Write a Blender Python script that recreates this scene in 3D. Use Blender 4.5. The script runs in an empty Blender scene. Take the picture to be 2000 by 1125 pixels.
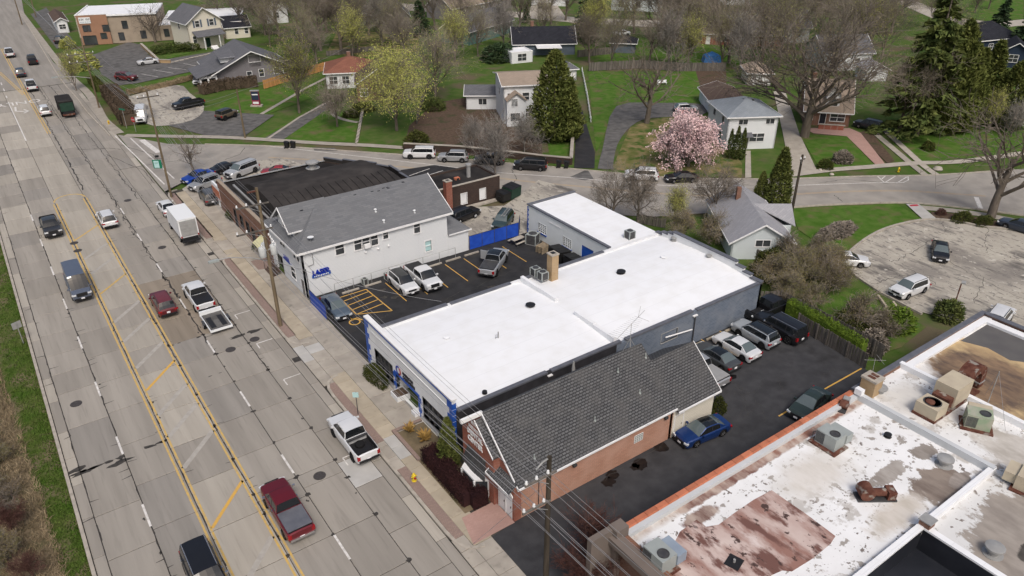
import bpy, bmesh, math, random
from mathutils import Vector, Matrix, noise
from mathutils.geometry import tessellate_polygon
R = math.radians
sc = bpy.context.scene
# ---------------------------------------------------------------- camera
cd = bpy.data.cameras.new("camera"); cam = bpy.data.objects.new("camera", cd); sc.collection.objects.link(cam)
cd.sensor_width = 36.0; cd.lens = 1482.67 / 2000.0 * 36.0; cd.clip_start = 0.5; cd.clip_end = 4000.0
cam.location = (0, 0, 41)
cam.rotation_euler = (Matrix.Rotation(R(-35.2838), 4, 'Z') @ Matrix.Rotation(R(90 - 29.1048), 4, 'X') @ Matrix.Rotation(R(-0.0915), 4, 'Z')).to_euler()
sc.camera = cam
# ---------------------------------------------------------------- sky, sun, exposure (overcast spring day)
w = bpy.data.worlds.new("World"); sc.world = w; w.use_nodes = True
nt = w.node_tree; bg = nt.nodes['Background']
sky = nt.nodes.new('ShaderNodeTexSky'); sky.sky_type = 'NISHITA'; sky.sun_disc = False
sky.sun_elevation = R(52); sky.sun_rotation = R(200); sky.air_density = 1.0; sky.dust_density = 6.0; sky.ozone_density = 0.6
nt.links.new(sky.outputs[0], bg.inputs[0]); bg.inputs[1].default_value = 0.12
sd = bpy.data.lights.new("sun", 'SUN'); sun = bpy.data.objects.new("sun", sd); sc.collection.objects.link(sun)
sd.energy = 1.5; sd.angle = R(16); sd.color = (1.0, 0.98, 0.95)
sun.rotation_euler = (R(90 - 52), 0, R(180 - 200)); sun.location = (0, 0, 120)
vs = sc.view_settings; vs.view_transform = 'Standard'; vs.look = 'None'; vs.exposure = 0.0; vs.gamma = 1.0; vs.use_curve_mapping = False
sc.cycles.max_bounces = 5; sc.cycles.diffuse_bounces = 2; sc.cycles.glossy_bounces = 2; sc.cycles.transmission_bounces = 2; sc.cycles.transparent_max_bounces = 4
sc.cycles.use_denoising = True
col = sc.collection
# ---------------------------------------------------------------- helpers
class MB:
    """collects geometry for one mesh"""
    def __init__(s): s.v = []; s.f = []
    def add(s, vs, fs):
        n = len(s.v); s.v += [tuple(p) for p in vs]; s.f += [tuple(i + n for i in f) for f in fs]; return s
    def box(s, x0, x1, y0, y1, z0, z1):
        return s.add([(x0,y0,z0),(x1,y0,z0),(x1,y1,z0),(x0,y1,z0),(x0,y0,z1),(x1,y0,z1),(x1,y1,z1),(x0,y1,z1)],
                     [(3,2,1,0),(4,5,6,7),(0,1,5,4),(1,2,6,5),(2,3,7,6),(3,0,4,7)])
    def cbox(s, c, d, ang=0, tilt=0):
        m = Matrix.Translation(c) @ Matrix.Rotation(ang, 4, 'Z') @ Matrix.Rotation(tilt, 4, 'X')
        k = len(s.v); s.box(-d[0]/2, d[0]/2, -d[1]/2, d[1]/2, -d[2]/2, d[2]/2)
        s.v[k:] = [tuple(m @ Vector(p)) for p in s.v[k:]]; return s
    def tube(s, a, b, r0, r1=None, n=6, cap=True):
        r1 = r0 if r1 is None else r1; a = Vector(a); b = Vector(b); d = (b - a)
        if d.length < 1e-6: return s
        d.normalize(); x = d.orthogonal().normalized(); y = d.cross(x); vs = []
        for p, r in ((a, r0), (b, r1)):
            for i in range(n):
                t = 2*math.pi*i/n; vs.append(p + x*(r*math.cos(t)) + y*(r*math.sin(t)))
        fs = [(i, (i+1) % n, n+(i+1) % n, n+i) for i in range(n)]
        if cap: fs += [tuple(range(n))[::-1], tuple(range(n, 2*n))]
        return s.add(vs, fs)
    def path(s, pts, r, n=5):
        for a, b in zip(pts[:-1], pts[1:]): s.tube(a, b, r, r, n)
        return s
    def lathe(s, c, prof, n=12):
        vs = []; k = len(prof)
        for r, z in prof:
            for i in range(n):
                t = 2*math.pi*i/n; vs.append((c[0]+r*math.cos(t), c[1]+r*math.sin(t), c[2]+z))
        fs = [(j*n+i, j*n+(i+1) % n, (j+1)*n+(i+1) % n, (j+1)*n+i) for j in range(k-1) for i in range(n)]
        fs += [tuple(range(n))[::-1], tuple(range((k-1)*n, k*n))]
        return s.add(vs, fs)
    def prism(s, poly, z0, z1):
        """poly: list of (x,y); z0,z1 heights"""
        n = len(poly); a = sum(poly[i][0]*poly[(i+1) % n][1]-poly[(i+1) % n][0]*poly[i][1] for i in range(n))
        if a < 0: poly = poly[::-1]
        tr = tessellate_polygon([[Vector((x, y, 0)) for x, y in poly]])
        vs = [(x, y, z0) for x, y in poly] + [(x, y, z1) for x, y in poly]; fs = []
        for t in tr:
            A, B, C = (poly[i] for i in t)
            if (B[0]-A[0])*(C[1]-A[1])-(B[1]-A[1])*(C[0]-A[0]) < 0: t = (t[0], t[2], t[1])
            fs.append(tuple(i+n for i in t)); fs.append((t[2], t[1], t[0]))
        fs += [(i, (i+1) % n, n+(i+1) % n, n+i) for i in range(n)]
        return s.add(vs, fs)
    def quad(s, a, b, c, d): return s.add([a, b, c, d], [(0, 1, 2, 3)])
    def mesh(s, name, m=None, smooth=False, ang=40):
        me = bpy.data.meshes.new(name); me.from_pydata(s.v, [], s.f)
        if m: me.materials.append(M(m) if isinstance(m, str) else m)
        if smooth:
            me.polygons.foreach_set('use_smooth', [True]*len(me.polygons)); me.set_sharp_from_angle(angle=R(ang))
        return me
    def build(s, name, m, parent=None, smooth=False, ang=40, **k):
        o = link(name, s.mesh(name, m, smooth, ang), parent)
        return tag(o, **k) if k else o
def link(name, data, parent=None, loc=None, rz=None):
    o = bpy.data.objects.new(name, data); col.objects.link(o)
    if parent: o.parent = parent
    if loc: o.location = loc
    if rz is not None: o.rotation_euler = (0, 0, rz)
    return o
def tag(o, label=None, cat=None, group=None, kind=None):
    for k, v in (('label', label), ('category', cat), ('group', group), ('kind', kind)):
        if v: o[k] = v
    return o
def thing(name, label, cat, loc=(0, 0, 0), rz=0, group=None):
    o = link(name, None, None, loc if len(loc) == 3 else (loc[0], loc[1], 0), rz); o.empty_display_size = .3
    return tag(o, label, cat, group)
def copy_tree(o, parent=None):
    c = o.copy(); col.objects.link(c); c.parent = parent
    for ch in list(o.children): copy_tree(ch, c)
    return c
def sub(a, b): return (a[0]-b[0], a[1]-b[1])
def lerp(a, b, t): return a + (b - a)*t
def l2(p, q, t): return (lerp(p[0], q[0], t), lerp(p[1], q[1], t))
# ---------------------------------------------------------------- materials (all procedural)
MATS = {}
def M(name):
    return MATS[name]
def mat(name, c, c2=None, scale=1.5, rough=.8, metal=0, spec=.3, bump=0, bscale=None, stretch=None, obj_rand=0, isl_rand=0, detail=4, lo=.35, hi=.65, coat=0, c3=None, s3=.12, lo3=.55, hi3=.7, sheen=0, alpha=1, local=False):
    """base colour c mixed with c2 by noise in world metres; c3 a second, larger patch layer; optional tone change per object or per island"""
    m = bpy.data.materials.new(name); m.use_nodes = True; t = m.node_tree; N = t.nodes; L = t.links
    b = N['Principled BSDF']; b.inputs['Roughness'].default_value = rough; b.inputs['Metallic'].default_value = metal
    b.inputs['Specular IOR Level'].default_value = min(spec, .1) if rough >= .84 else spec; b.inputs['Coat Weight'].default_value = coat
    c4 = lambda c: (c[0], c[1], c[2], 1)
    b.inputs['Base Color'].default_value = c4(c)
    if local: pos = N.new('ShaderNodeTexCoord').outputs['Object']
    else: pos = N.new('ShaderNodeNewGeometry').outputs['Position']
    mp = N.new('ShaderNodeMapping'); L.new(pos, mp.inputs[0])
    if stretch: mp.inputs['Scale'].default_value = stretch
    out = None
    def layer(prev, colr, s, l, h):
        nz = N.new('ShaderNodeTexNoise'); nz.inputs['Scale'].default_value = s; nz.inputs['Detail'].default_value = detail; L.new(mp.outputs[0], nz.inputs['Vector'])
        rp = N.new('ShaderNodeMapRange'); rp.inputs[1].default_value = l; rp.inputs[2].default_value = h; L.new(nz.outputs[0], rp.inputs[0])
        mx = N.new('ShaderNodeMix'); mx.data_type = 'RGBA'; L.new(rp.outputs[0], mx.inputs[0])
        if prev is None: mx.inputs[6].default_value = c4(c)
        else: L.new(prev, mx.inputs[6])
        mx.inputs[7].default_value = c4(colr); return mx.outputs[2]
    if c2: out = layer(out, c2, scale, lo, hi)
    if c3: out = layer(out, c3, s3, lo3, hi3)
    for amt, src in ((obj_rand, 'o'), (isl_rand, 'i')):
        if amt:
            rnd = N.new('ShaderNodeObjectInfo').outputs['Random'] if src == 'o' else N.new('ShaderNodeNewGeometry').outputs['Random Per Island']
            rp = N.new('ShaderNodeMapRange'); rp.inputs[3].default_value = 1-amt; rp.inputs[4].default_value = 1+amt; L.new(rnd, rp.inputs[0])
            mx = N.new('ShaderNodeVectorMath'); mx.operation = 'SCALE'; L.new(rp.outputs[0], mx.inputs['Scale'])
            if out is None: mx.inputs[0].default_value = c
            else: L.new(out, mx.inputs[0])
            out = mx.outputs[0]
    if out is not None: L.new(out, b.inputs['Base Color'])
    if bump:
        nz = N.new('ShaderNodeTexNoise'); nz.inputs['Scale'].default_value = bscale or 8; nz.inputs['Detail'].default_value = 5; L.new(mp.outputs[0], nz.inputs['Vector'])
        bp = N.new('ShaderNodeBump'); bp.inputs['Strength'].default_value = bump; bp.inputs['Distance'].default_value = .05; L.new(nz.outputs[0], bp.inputs['Height']); L.new(bp.outputs[0], b.inputs['Normal'])
    MATS[name] = m; return m
def brickmat(name, c, c2, mortar, w=.2, h=.07, msize=.012, axes='xz', rough=.85, offset=.5, bias=0, bump=.4, c3=None):
    """courses in world metres; axes picks the wall plane (xz, yz) or the ground (xy); '+z' mixes x and y for walls seen round a corner"""
    m = bpy.data.materials.new(name); m.use_nodes = True; t = m.node_tree; N = t.nodes; L = t.links; b = N['Principled BSDF']; b.inputs['Roughness'].default_value = rough; b.inputs['Specular IOR Level'].default_value = .12
    sp = N.new('ShaderNodeSeparateXYZ'); L.new(N.new('ShaderNodeNewGeometry').outputs['Position'], sp.inputs[0]); cb = N.new('ShaderNodeCombineXYZ')
    if axes[0] == '+':
        ad = N.new('ShaderNodeMath'); L.new(sp.outputs[0], ad.inputs[0]); L.new(sp.outputs[1], ad.inputs[1]); L.new(ad.outputs[0], cb.inputs[0])
    else: L.new(sp.outputs['xyz'.index(axes[0])], cb.inputs[0])
    L.new(sp.outputs['xyz'.index(axes[1])], cb.inputs[1])
    bt = N.new('ShaderNodeTexBrick'); L.new(cb.outputs[0], bt.inputs[0]); bt.offset = offset
    for i, cc in ((1, c), (2, c2), (3, mortar)): bt.inputs[i].default_value = (*cc, 1)
    bt.inputs['Scale'].default_value = 1; bt.inputs['Mortar Size'].default_value = msize; bt.inputs['Brick Width'].default_value = w; bt.inputs['Row Height'].default_value = h; bt.inputs['Bias'].default_value = bias; bt.inputs['Mortar Smooth'].default_value = .2
    out = bt.outputs[0]
    nz = N.new('ShaderNodeTexNoise'); nz.inputs['Scale'].default_value = .7; nz.inputs['Detail'].default_value = 6; L.new(N.new('ShaderNodeNewGeometry').outputs['Position'], nz.inputs[0])
    rp = N.new('ShaderNodeMapRange'); rp.inputs[1].default_value = .42; rp.inputs[2].default_value = .68; L.new(nz.outputs[0], rp.inputs[0]); rp.inputs[4].default_value = .55
    mx = N.new('ShaderNodeMix'); mx.data_type = 'RGBA'; L.new(rp.outputs[0], mx.inputs[0]); L.new(out, mx.inputs[6]); mx.inputs[7].default_value = (*(c3 or tuple(v*.75 for v in c)), 1); out = mx.outputs[2]
    L.new(out, b.inputs['Base Color'])
    bp = N.new('ShaderNodeBump'); bp.inputs['Strength'].default_value = bump; bp.inputs['Distance'].default_value = .02; bp.invert = True; L.new(bt.outputs[1], bp.inputs['Height']); L.new(bp.outputs[0], b.inputs['Normal'])
    MATS[name] = m; return m
# surfaces of the place
for i, (a, b) in enumerate((((.325,.30,.265),(.265,.244,.215)), ((.295,.275,.248),(.238,.222,.20)), ((.40,.368,.318),(.335,.308,.266)), ((.27,.23,.185),(.22,.188,.15)))):
    mat('slab%d' % i, a, b, .8, .88, bump=.15, bscale=7, stretch=(1.1,.07,1), obj_rand=.085, detail=10, c3=tuple(v*.78 for v in b), s3=3.5, lo3=.55, hi3=.9)
mat('slab_pale', (.46,.45,.43), (.40,.39,.37), .8, .85, obj_rand=.04)
mat('walk', (.40,.365,.315), (.33,.30,.26), .8, .88, obj_rand=.09, c3=(.24,.22,.19), s3=1.3, lo3=.6, hi3=.8)
mat('walk_tan', (.43,.375,.29), (.375,.325,.25), .8, .88, obj_rand=.08, c3=(.28,.24,.19), s3=1.5, lo3=.62, hi3=.8)
mat('kerb', (.43,.39,.335), (.33,.30,.26), 2, .88, c3=(.2,.18,.15), s3=.8, lo3=.62, hi3=.75)
mat('asphalt', (.029,.0295,.032), (.041,.041,.044), .8, .85, spec=.12, bump=.2, bscale=18, c3=(.045,.043,.042), s3=.35)
mat('asphalt_mid', (.044,.0445,.048), (.06,.06,.064), .9, .85, spec=.12, bump=.2, bscale=16, detail=8, c3=(.034,.034,.036), s3=.4)
mat('bow_roof', (.05,.045,.043), (.036,.033,.032), .8, .85, c3=(.062,.056,.053), s3=.3, bump=.2, bscale=4)
mat('asphalt_old', (.10,.098,.097), (.15,.145,.14), .9, .85, bump=.2, bscale=10, c3=(.075,.073,.07), s3=.4)
mat('street', (.335,.312,.28), (.285,.265,.24), .5, .86, bump=.1, bscale=10, c3=(.225,.21,.195), s3=.22, lo3=.52, hi3=.75)
mat('oil', (.007,.007,.008), (.014,.012,.011), 3, .35)
mat('crack_grey', (.07,.067,.065), (.05,.048,.047), 2, .9)
mat('tar', (.035,.032,.03), (.06,.055,.05), 3, .8)
mat('joint', (.045,.042,.038), (.09,.082,.07), 1.2, .9)
mat('iron', (.07,.062,.06), (.1,.09,.085), 6, .6, .4)
mat('paint_yellow', (.60,.39,.10), (.47,.34,.15), 2.2, .8, c3=(.36,.30,.2), s3=4, lo3=.55, hi3=.7)
mat('paint_orange', (.64,.37,.07), (.55,.34,.10), 2, .8)
mat('paint_white', (.72,.70,.67), (.5,.48,.45), 3, .8)
mat('paint_ghost', (.41,.385,.35), (.34,.32,.29), 2, .85)
mat('paint_tan', (.44,.33,.2), (.36,.30,.23), 1.5, .85)
mat('grass', (.052,.105,.017), (.088,.118,.034), .6, .95, bump=.5, bscale=9, detail=8, c3=(.12,.10,.062), s3=.12, lo3=.52, hi3=.64)
mat('lawn', (.05,.118,.013), (.085,.148,.028), .7, .95, bump=.6, bscale=10, detail=8, c3=(.135,.118,.058), s3=.4, lo3=.51, hi3=.70)
mat('lawn_dry', (.10,.115,.032), (.25,.19,.10), .45, .95, bump=.5, bscale=9, c3=(.06,.10,.02), s3=.5, lo3=.5, hi3=.62)
mat('mulch', (.075,.052,.04), (.12,.085,.06), 2.5, .95, bump=.6, bscale=12, c3=(.055,.06,.03), s3=.4)
mat('bank', (.20,.155,.10), (.13,.105,.065), 1.2, .95, bump=.8, bscale=5, c3=(.075,.085,.035), s3=.35)
mat('verge_mix', (.05,.092,.014), (.085,.105,.03), .8, .95, bump=.6, bscale=9, detail=8, c3=(.15,.125,.075), s3=.45, lo3=.48, hi3=.62)
mat('blade', (.05,.10,.013), (.09,.13,.03), .6, .9, isl_rand=.4)
mat('straw', (.30,.235,.15), (.18,.14,.085), .8, .9, isl_rand=.4)
mat('twig', (.165,.14,.115), (.24,.21,.175), .8, .9, isl_rand=.3)
mat('twig_oak', (.125,.105,.088), (.175,.15,.125), .8, .9, isl_rand=.3)
mat('twig_grey', (.26,.24,.22), (.20,.185,.165), .8, .9, isl_rand=.3)
mat('twig_red', (.075,.035,.03), (.11,.06,.05), .8, .9, isl_rand=.3)
mat('bark', (.115,.095,.078), (.17,.145,.12), 3, .95, bump=.8, bscale=9, stretch=(1,1,.25))
mat('bark_grey', (.20,.18,.16), (.13,.115,.10), 3, .95, bump=.8, bscale=9, stretch=(1,1,.25))
mat('bud', (.42,.43,.11), (.30,.31,.085), .5, .8, isl_rand=.35)
mat('bud_olive', (.17,.17,.06), (.22,.17,.09), .5, .8, isl_rand=.35)
mat('blossom', (.74,.56,.55), (.60,.40,.41), .9, .7, isl_rand=.25)
mat('needle', (.062,.088,.026), (.10,.115,.034), .6, .85, isl_rand=.45)
mat('needle_olive', (.125,.14,.038), (.078,.098,.026), .6, .85, isl_rand=.45)
mat('needle_blue', (.032,.06,.028), (.05,.075,.034), .6, .85, isl_rand=.45)
mat('hedge', (.07,.078,.02), (.045,.055,.015), .9, .85, isl_rand=.45)
mat('hedge_lime', (.12,.18,.022), (.08,.13,.02), .9, .85, isl_rand=.4)
mat('hedge_brown', (.115,.085,.062), (.075,.058,.04), .9, .9, isl_rand=.4)
mat('hedge_purple', (.026,.012,.014), (.042,.018,.018), .9, .85, isl_rand=.45)
mat('grass_gold', (.45,.29,.09), (.36,.23,.08), 2, .85, isl_rand=.3)
# built things
mat('white_wall', (.76,.77,.78), (.68,.69,.70), .8, .7, bump=.05, bscale=5)
mat('white_trim', (.80,.80,.80), (.74,.74,.74), 1.5, .6)
brickmat('membrane', (.81,.825,.845), (.795,.81,.835), (.72,.735,.76), 40, 1.9, .025, 'xy', rough=.55, bump=.1, c3=(.72,.725,.725))
mat('coping', (.10,.105,.125), (.13,.135,.155), 1.5, .5, spec=.4)
mat('blue_paint', (.015,.075,.36), (.02,.095,.42), 2, .5)
mat('blue_cloth', (.012,.055,.36), (.02,.08,.46), 1.5, .6, isl_rand=.12)
mat('black_roof', (.02,.0185,.0185), (.037,.034,.033), .5, .85, c3=(.052,.047,.045), s3=.3, bump=.2, bscale=4)
mat('black_wall', (.022,.022,.026), (.04,.038,.045), .9, .8, c3=(.15,.14,.13), s3=1.6, lo3=.72, hi3=.8)
mat('metal', (.36,.36,.355), (.30,.30,.295), 2, .5, .15)
mat('metal_dark', (.06,.06,.065), (.09,.09,.09), 3, .5, .3)
mat('hvac', (.36,.39,.38), (.31,.34,.33), 1, .5, .1)
mat('hvac_blue', (.30,.36,.43), (.26,.31,.38), 1, .5, .1)
mat('hvac_green', (.25,.33,.22), (.38,.37,.30), 1.3, .6)
mat('beige', (.50,.44,.33), (.44,.38,.29), 1.2, .65)
mat('rust', (.085,.032,.024), (.15,.07,.05), 2.5, .85, c3=(.27,.24,.21), s3=1.6, lo3=.55, hi3=.64)
mat('terracotta', (.46,.165,.09), (.40,.135,.075), 1.5, .75, obj_rand=.14)
mat('wood_pole', (.13,.10,.065), (.19,.15,.10), 3, .95, bump=.5, bscale=8, stretch=(1,1,.12))
mat('wood_pole_dark', (.045,.038,.03), (.085,.07,.055), 3, .95, bump=.5, bscale=8, stretch=(1,1,.12))
mat('wood_grey', (.155,.14,.125), (.105,.095,.085), 2, .9, stretch=(2,2,.3), obj_rand=.25)
mat('wood_new', (.52,.27,.10), (.44,.22,.08), 2, .8, stretch=(2,2,.3), obj_rand=.14)
mat('pallet', (.36,.29,.20), (.26,.21,.15), 2, .9, obj_rand=.15)
mat('wire', (.26,.26,.27), None, rough=.6)
mat('wire_dark', (.10,.10,.10), None, rough=.6)
mat('porcelain', (.72,.73,.74), None, rough=.25)
mat('transformer', (.55,.57,.57), (.48,.5,.5), 3, .4)
mat('glass_win', (.035,.04,.045), (.06,.065,.07), .6, .08, spec=.6)
mat('glass_block', (.30,.32,.28), (.2,.22,.2), 9, .3)
mat('rubber', (.016,.016,.017), None, rough=.85)
mat('plastic_black', (.018,.018,.02), None, rough=.5)
mat('rim', (.33,.33,.34), None, rough=.35, metal=.7)
mat('rim_dark', (.03,.03,.032), None, rough=.4, metal=.3)
mat('car_glass', (.012,.014,.016), None, rough=.06, spec=.7)
mat('car_glass_pale', (.10,.125,.13), None, rough=.06, spec=.7)
mat('headlight', (.62,.64,.66), None, rough=.15, spec=.6)
mat('tail_light', (.28,.008,.012), None, rough=.2, spec=.5)
mat('plate', (.72,.73,.76), None, rough=.5)
mat('chrome', (.62,.62,.64), None, rough=.18, metal=.9)
mat('hydrant', (.62,.46,.03), None, rough=.45)
mat('red_paint', (.36,.02,.025), None, rough=.4)
mat('green_sign', (.01,.16,.09), None, rough=.4)
mat('sign_white', (.75,.77,.78), None, rough=.4)
mat('sign_pale', (.42,.62,.62), None, rough=.4)
mat('letter_dark', (.02,.02,.028), None, rough=.5)
mat('letter_red', (.42,.03,.05), None, rough=.5)
mat('letter_maroon', (.23,.03,.06), None, rough=.5)
mat('letter_blue', (.01,.03,.33), None, rough=.4)
mat('letter_white', (.75,.75,.75), None, rough=.5)
mat('bin_black', (.012,.012,.013), (.02,.02,.02), 2, .5)
mat('bin_green', (.012,.04,.026), (.02,.05,.035), 2, .6)
mat('awning_yellow', (.62,.6,.36), (.55,.53,.32), 2, .7)
mat('tarp', (.05,.19,.52), (.09,.28,.62), 2, .5)
brickmat('brick_red', (.31,.085,.05), (.25,.065,.04), (.34,.28,.24), .21, .075, .010, '+z')
brickmat('brick_salmon', (.50,.275,.20), (.44,.235,.165), (.30,.20,.15), .42, .15, .014, 'xz', c3=(.52,.33,.255))
brickmat('brick_dark', (.05,.034,.03), (.085,.05,.04), (.06,.055,.05), .21, .075, .012, '+z')
brickmat('brick_tan', (.46,.31,.16), (.39,.25,.12), (.42,.36,.28), .21, .075, .012, '+z')
brickmat('brick_brown', (.24,.12,.08), (.19,.09,.06), (.26,.21,.18), .22, .08, .012, '+z')
brickmat('block_blue', (.145,.175,.225), (.115,.14,.185), (.19,.215,.25), .4, .2, .012, 'xz', c3=(.215,.235,.265))
brickmat('block_white', (.72,.755,.76), (.70,.735,.74), (.66,.70,.70), .4, .2, .008, '+z', bump=.25, c3=(.64,.67,.67))
brickmat('paver_red', (.33,.235,.20), (.28,.195,.165), (.20,.17,.15), .2, .1, .012, 'xy')
brickmat('paver_walk', (.46,.29,.25), (.41,.25,.215), (.36,.26,.22), .2, .1, .010, 'xy')
brickmat('siding_white', (.70,.72,.735), (.69,.71,.725), (.55,.565,.585), 9, .16, .012, '+z', bump=.5, c3=(.715,.73,.74))
brickmat('siding_cream', (.70,.66,.56), (.68,.64,.54), (.54,.5,.42), 9, .18, .012, '+z', bump=.4, c3=(.66,.62,.53))
brickmat('siding_grey', (.215,.205,.215), (.2,.19,.2), (.15,.145,.15), 9, .18, .014, '+z', bump=.4)
brickmat('siding_navy', (.03,.045,.075), (.028,.042,.07), (.018,.028,.05), 9, .18, .014, '+z', bump=.4)
brickmat('siding_teal', (.12,.22,.2), (.11,.2,.185), (.08,.15,.14), 9, .18, .014, '+z', bump=.4)
brickmat('siding_bluegrey', (.13,.16,.2), (.12,.15,.19), (.09,.11,.14), 9, .18, .014, '+z', bump=.4)
brickmat('siding_pale', (.60,.65,.67), (.58,.63,.65), (.45,.5,.52), 9, .16, .012, '+z', bump=.4, c3=(.54,.58,.6))
brickmat('stucco_tan', (.35,.29,.23), (.34,.28,.22), (.33,.27,.21), 3, 1.5, .01, '+z', bump=.1)
brickmat('stucco_taupe', (.18,.15,.132), (.17,.142,.125), (.155,.13,.115), 3, 1.5, .01, '+z', bump=.1)
brickmat('stucco_brown', (.33,.19,.125), (.32,.18,.12), (.30,.17,.11), 3, 1.5, .01, '+z', bump=.1)
def shingles(name, a, b, gap, w, h, ms, bias=0, c3=None): brickmat(name, a, b, gap, w, h, ms, 'xy', bias=bias, bump=.35, c3=c3)
shingles('shingle_dark', (.135,.137,.142), (.09,.092,.097), (.03,.03,.032), .34, .17, .032, c3=(.1,.098,.096))
shingles('shingle_grey', (.17,.175,.185), (.135,.14,.15), (.115,.12,.128), .9, .22, .014, c3=(.15,.153,.16))
shingles('shingle_house', (.15,.152,.165), (.115,.118,.13), (.09,.092,.10), .8, .22, .014)
shingles('shingle_pale', (.27,.30,.33), (.23,.26,.29), (.19,.21,.24), .8, .22, .014)
shingles('shingle_tan', (.36,.29,.23), (.31,.25,.2), (.26,.21,.17), .8, .22, .014)
shingles('shingle_brown', (.12,.085,.07), (.095,.068,.056), (.07,.05,.042), .8, .22, .014)
shingles('shingle_red', (.25,.11,.075), (.2,.085,.06), (.15,.065,.05), .8, .22, .014)
shingles('shingle_black', (.022,.023,.03), (.03,.032,.04), (.015,.015,.02), .8, .22, .014)
shingles('shingle_worn', (.34,.34,.36), (.29,.29,.31), (.24,.24,.26), .8, .22, .014)
def stained(name, c, stain, stain2, scale, lo, hi, lo2=.6, hi2=.66, s2=.6, str2=(1, 1, 1)):
    mat(name, c, tuple(v*.93 for v in c), .4, .75, bump=.08, bscale=5); m = M(name); t = m.node_tree; N = t.nodes; L = t.links; b = N['Principled BSDF']
    prev = b.inputs['Base Color'].links[0].from_socket
    pos = N.new('ShaderNodeNewGeometry').outputs['Position']; mp = N.new('ShaderNodeMapping'); mp.inputs['Scale'].default_value = str2; L.new(pos, mp.inputs[0])
    for cc, s, l, h, d, src in ((stain, scale, lo, hi, 8, pos), (stain2, s2, lo2, hi2, 6, mp.outputs[0])):
        nz = N.new('ShaderNodeTexNoise'); nz.inputs['Scale'].default_value = s; nz.inputs['Detail'].default_value = d; nz.inputs['Roughness'].default_value = .62; L.new(src, nz.inputs[0])
        rp = N.new('ShaderNodeMapRange'); rp.inputs[1].default_value = l; rp.inputs[2].default_value = h; L.new(nz.outputs[0], rp.inputs[0])
        mx = N.new('ShaderNodeMix'); mx.data_type = 'RGBA'; L.new(rp.outputs[0], mx.inputs[0]); L.new(prev, mx.inputs[6]); mx.inputs[7].default_value = (*cc, 1); prev = mx.outputs[2]
    L.new(prev, b.inputs['Base Color'])
def zoned(name, base, base2, zones, spots, rough=.75):
    """painted flat roof with real stains: zones (cx, cy, rx, ry, colour, colour2, ragged edge, softness) and scattered flecks (colour, scale, lo, hi, stretch)"""
    m = bpy.data.materials.new(name); m.use_nodes = True; t = m.node_tree; N = t.nodes; L = t.links; b = N['Principled BSDF']; b.inputs['Roughness'].default_value = rough; b.inputs['Specular IOR Level'].default_value = .25
    pos = N.new('ShaderNodeNewGeometry').outputs['Position']
    def nz(scale, detail=8, stretch=None, r=.6):
        n = N.new('ShaderNodeTexNoise'); n.inputs['Scale'].default_value = scale; n.inputs['Detail'].default_value = detail; n.inputs['Roughness'].default_value = r; src = pos
        if stretch: mp = N.new('ShaderNodeMapping'); mp.inputs['Scale'].default_value = stretch; L.new(pos, mp.inputs[0]); src = mp.outputs[0]
        L.new(src, n.inputs[0]); return n.outputs[0]
    def mr(v, a, c, d=0, e=1):
        r = N.new('ShaderNodeMapRange'); L.new(v, r.inputs[0]); r.inputs[1].default_value = a; r.inputs[2].default_value = c; r.inputs[3].default_value = d; r.inputs[4].default_value = e; return r.outputs[0]
    def mix(f, a, c):
        x = N.new('ShaderNodeMix'); x.data_type = 'RGBA'; L.new(f, x.inputs[0])
        for s_, v in ((6, a), (7, c)):
            if isinstance(v, tuple): x.inputs[s_].default_value = (*v, 1)
            else: L.new(v, x.inputs[s_])
        return x.outputs[2]
    out = mix(mr(nz(.35), .35, .7), base, base2)
    for cc, sc, lo, hi, st in spots: out = mix(mr(nz(sc, 7, st), lo, hi), out, cc)
    for cx, cy, rx, ry, c1, c2, amp, soft in zones:
        sb = N.new('ShaderNodeVectorMath'); sb.operation = 'SUBTRACT'; L.new(pos, sb.inputs[0]); sb.inputs[1].default_value = (cx, cy, 0)
        ml = N.new('ShaderNodeVectorMath'); ml.operation = 'MULTIPLY'; L.new(sb.outputs[0], ml.inputs[0]); ml.inputs[1].default_value = (1/rx, 1/ry, 0)
        ln = N.new('ShaderNodeVectorMath'); ln.operation = 'LENGTH'; L.new(ml.outputs[0], ln.inputs[0])
        ad = N.new('ShaderNodeMath'); ad.operation = 'MULTIPLY_ADD'; L.new(nz(.9, 9, (1, .6, 1), .68), ad.inputs[0]); ad.inputs[1].default_value = amp; L.new(ln.outputs['Value'], ad.inputs[2])
        f = mr(ad.outputs[0], 1+amp*.5+soft, 1+amp*.5-soft); out = mix(f, out, mix(mr(nz(1.1, 8, (1, .4, 1)), .38, .62), c1, c2))
    L.new(out, b.inputs['Base Color']); MATS[name] = m
RU, RU2, DK, TN = (.30,.155,.125), (.17,.085,.07), (.10,.08,.07), (.42,.36,.30)
W8 = (.80,.805,.81)
FL = [((.50,.48,.455),.55,.57,.63,None),((.33,.305,.28),1.25,.59,.62,None),((.19,.165,.15),2.1,.62,.65,None),((.16,.14,.125),4.5,.66,.69,None)]
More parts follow.
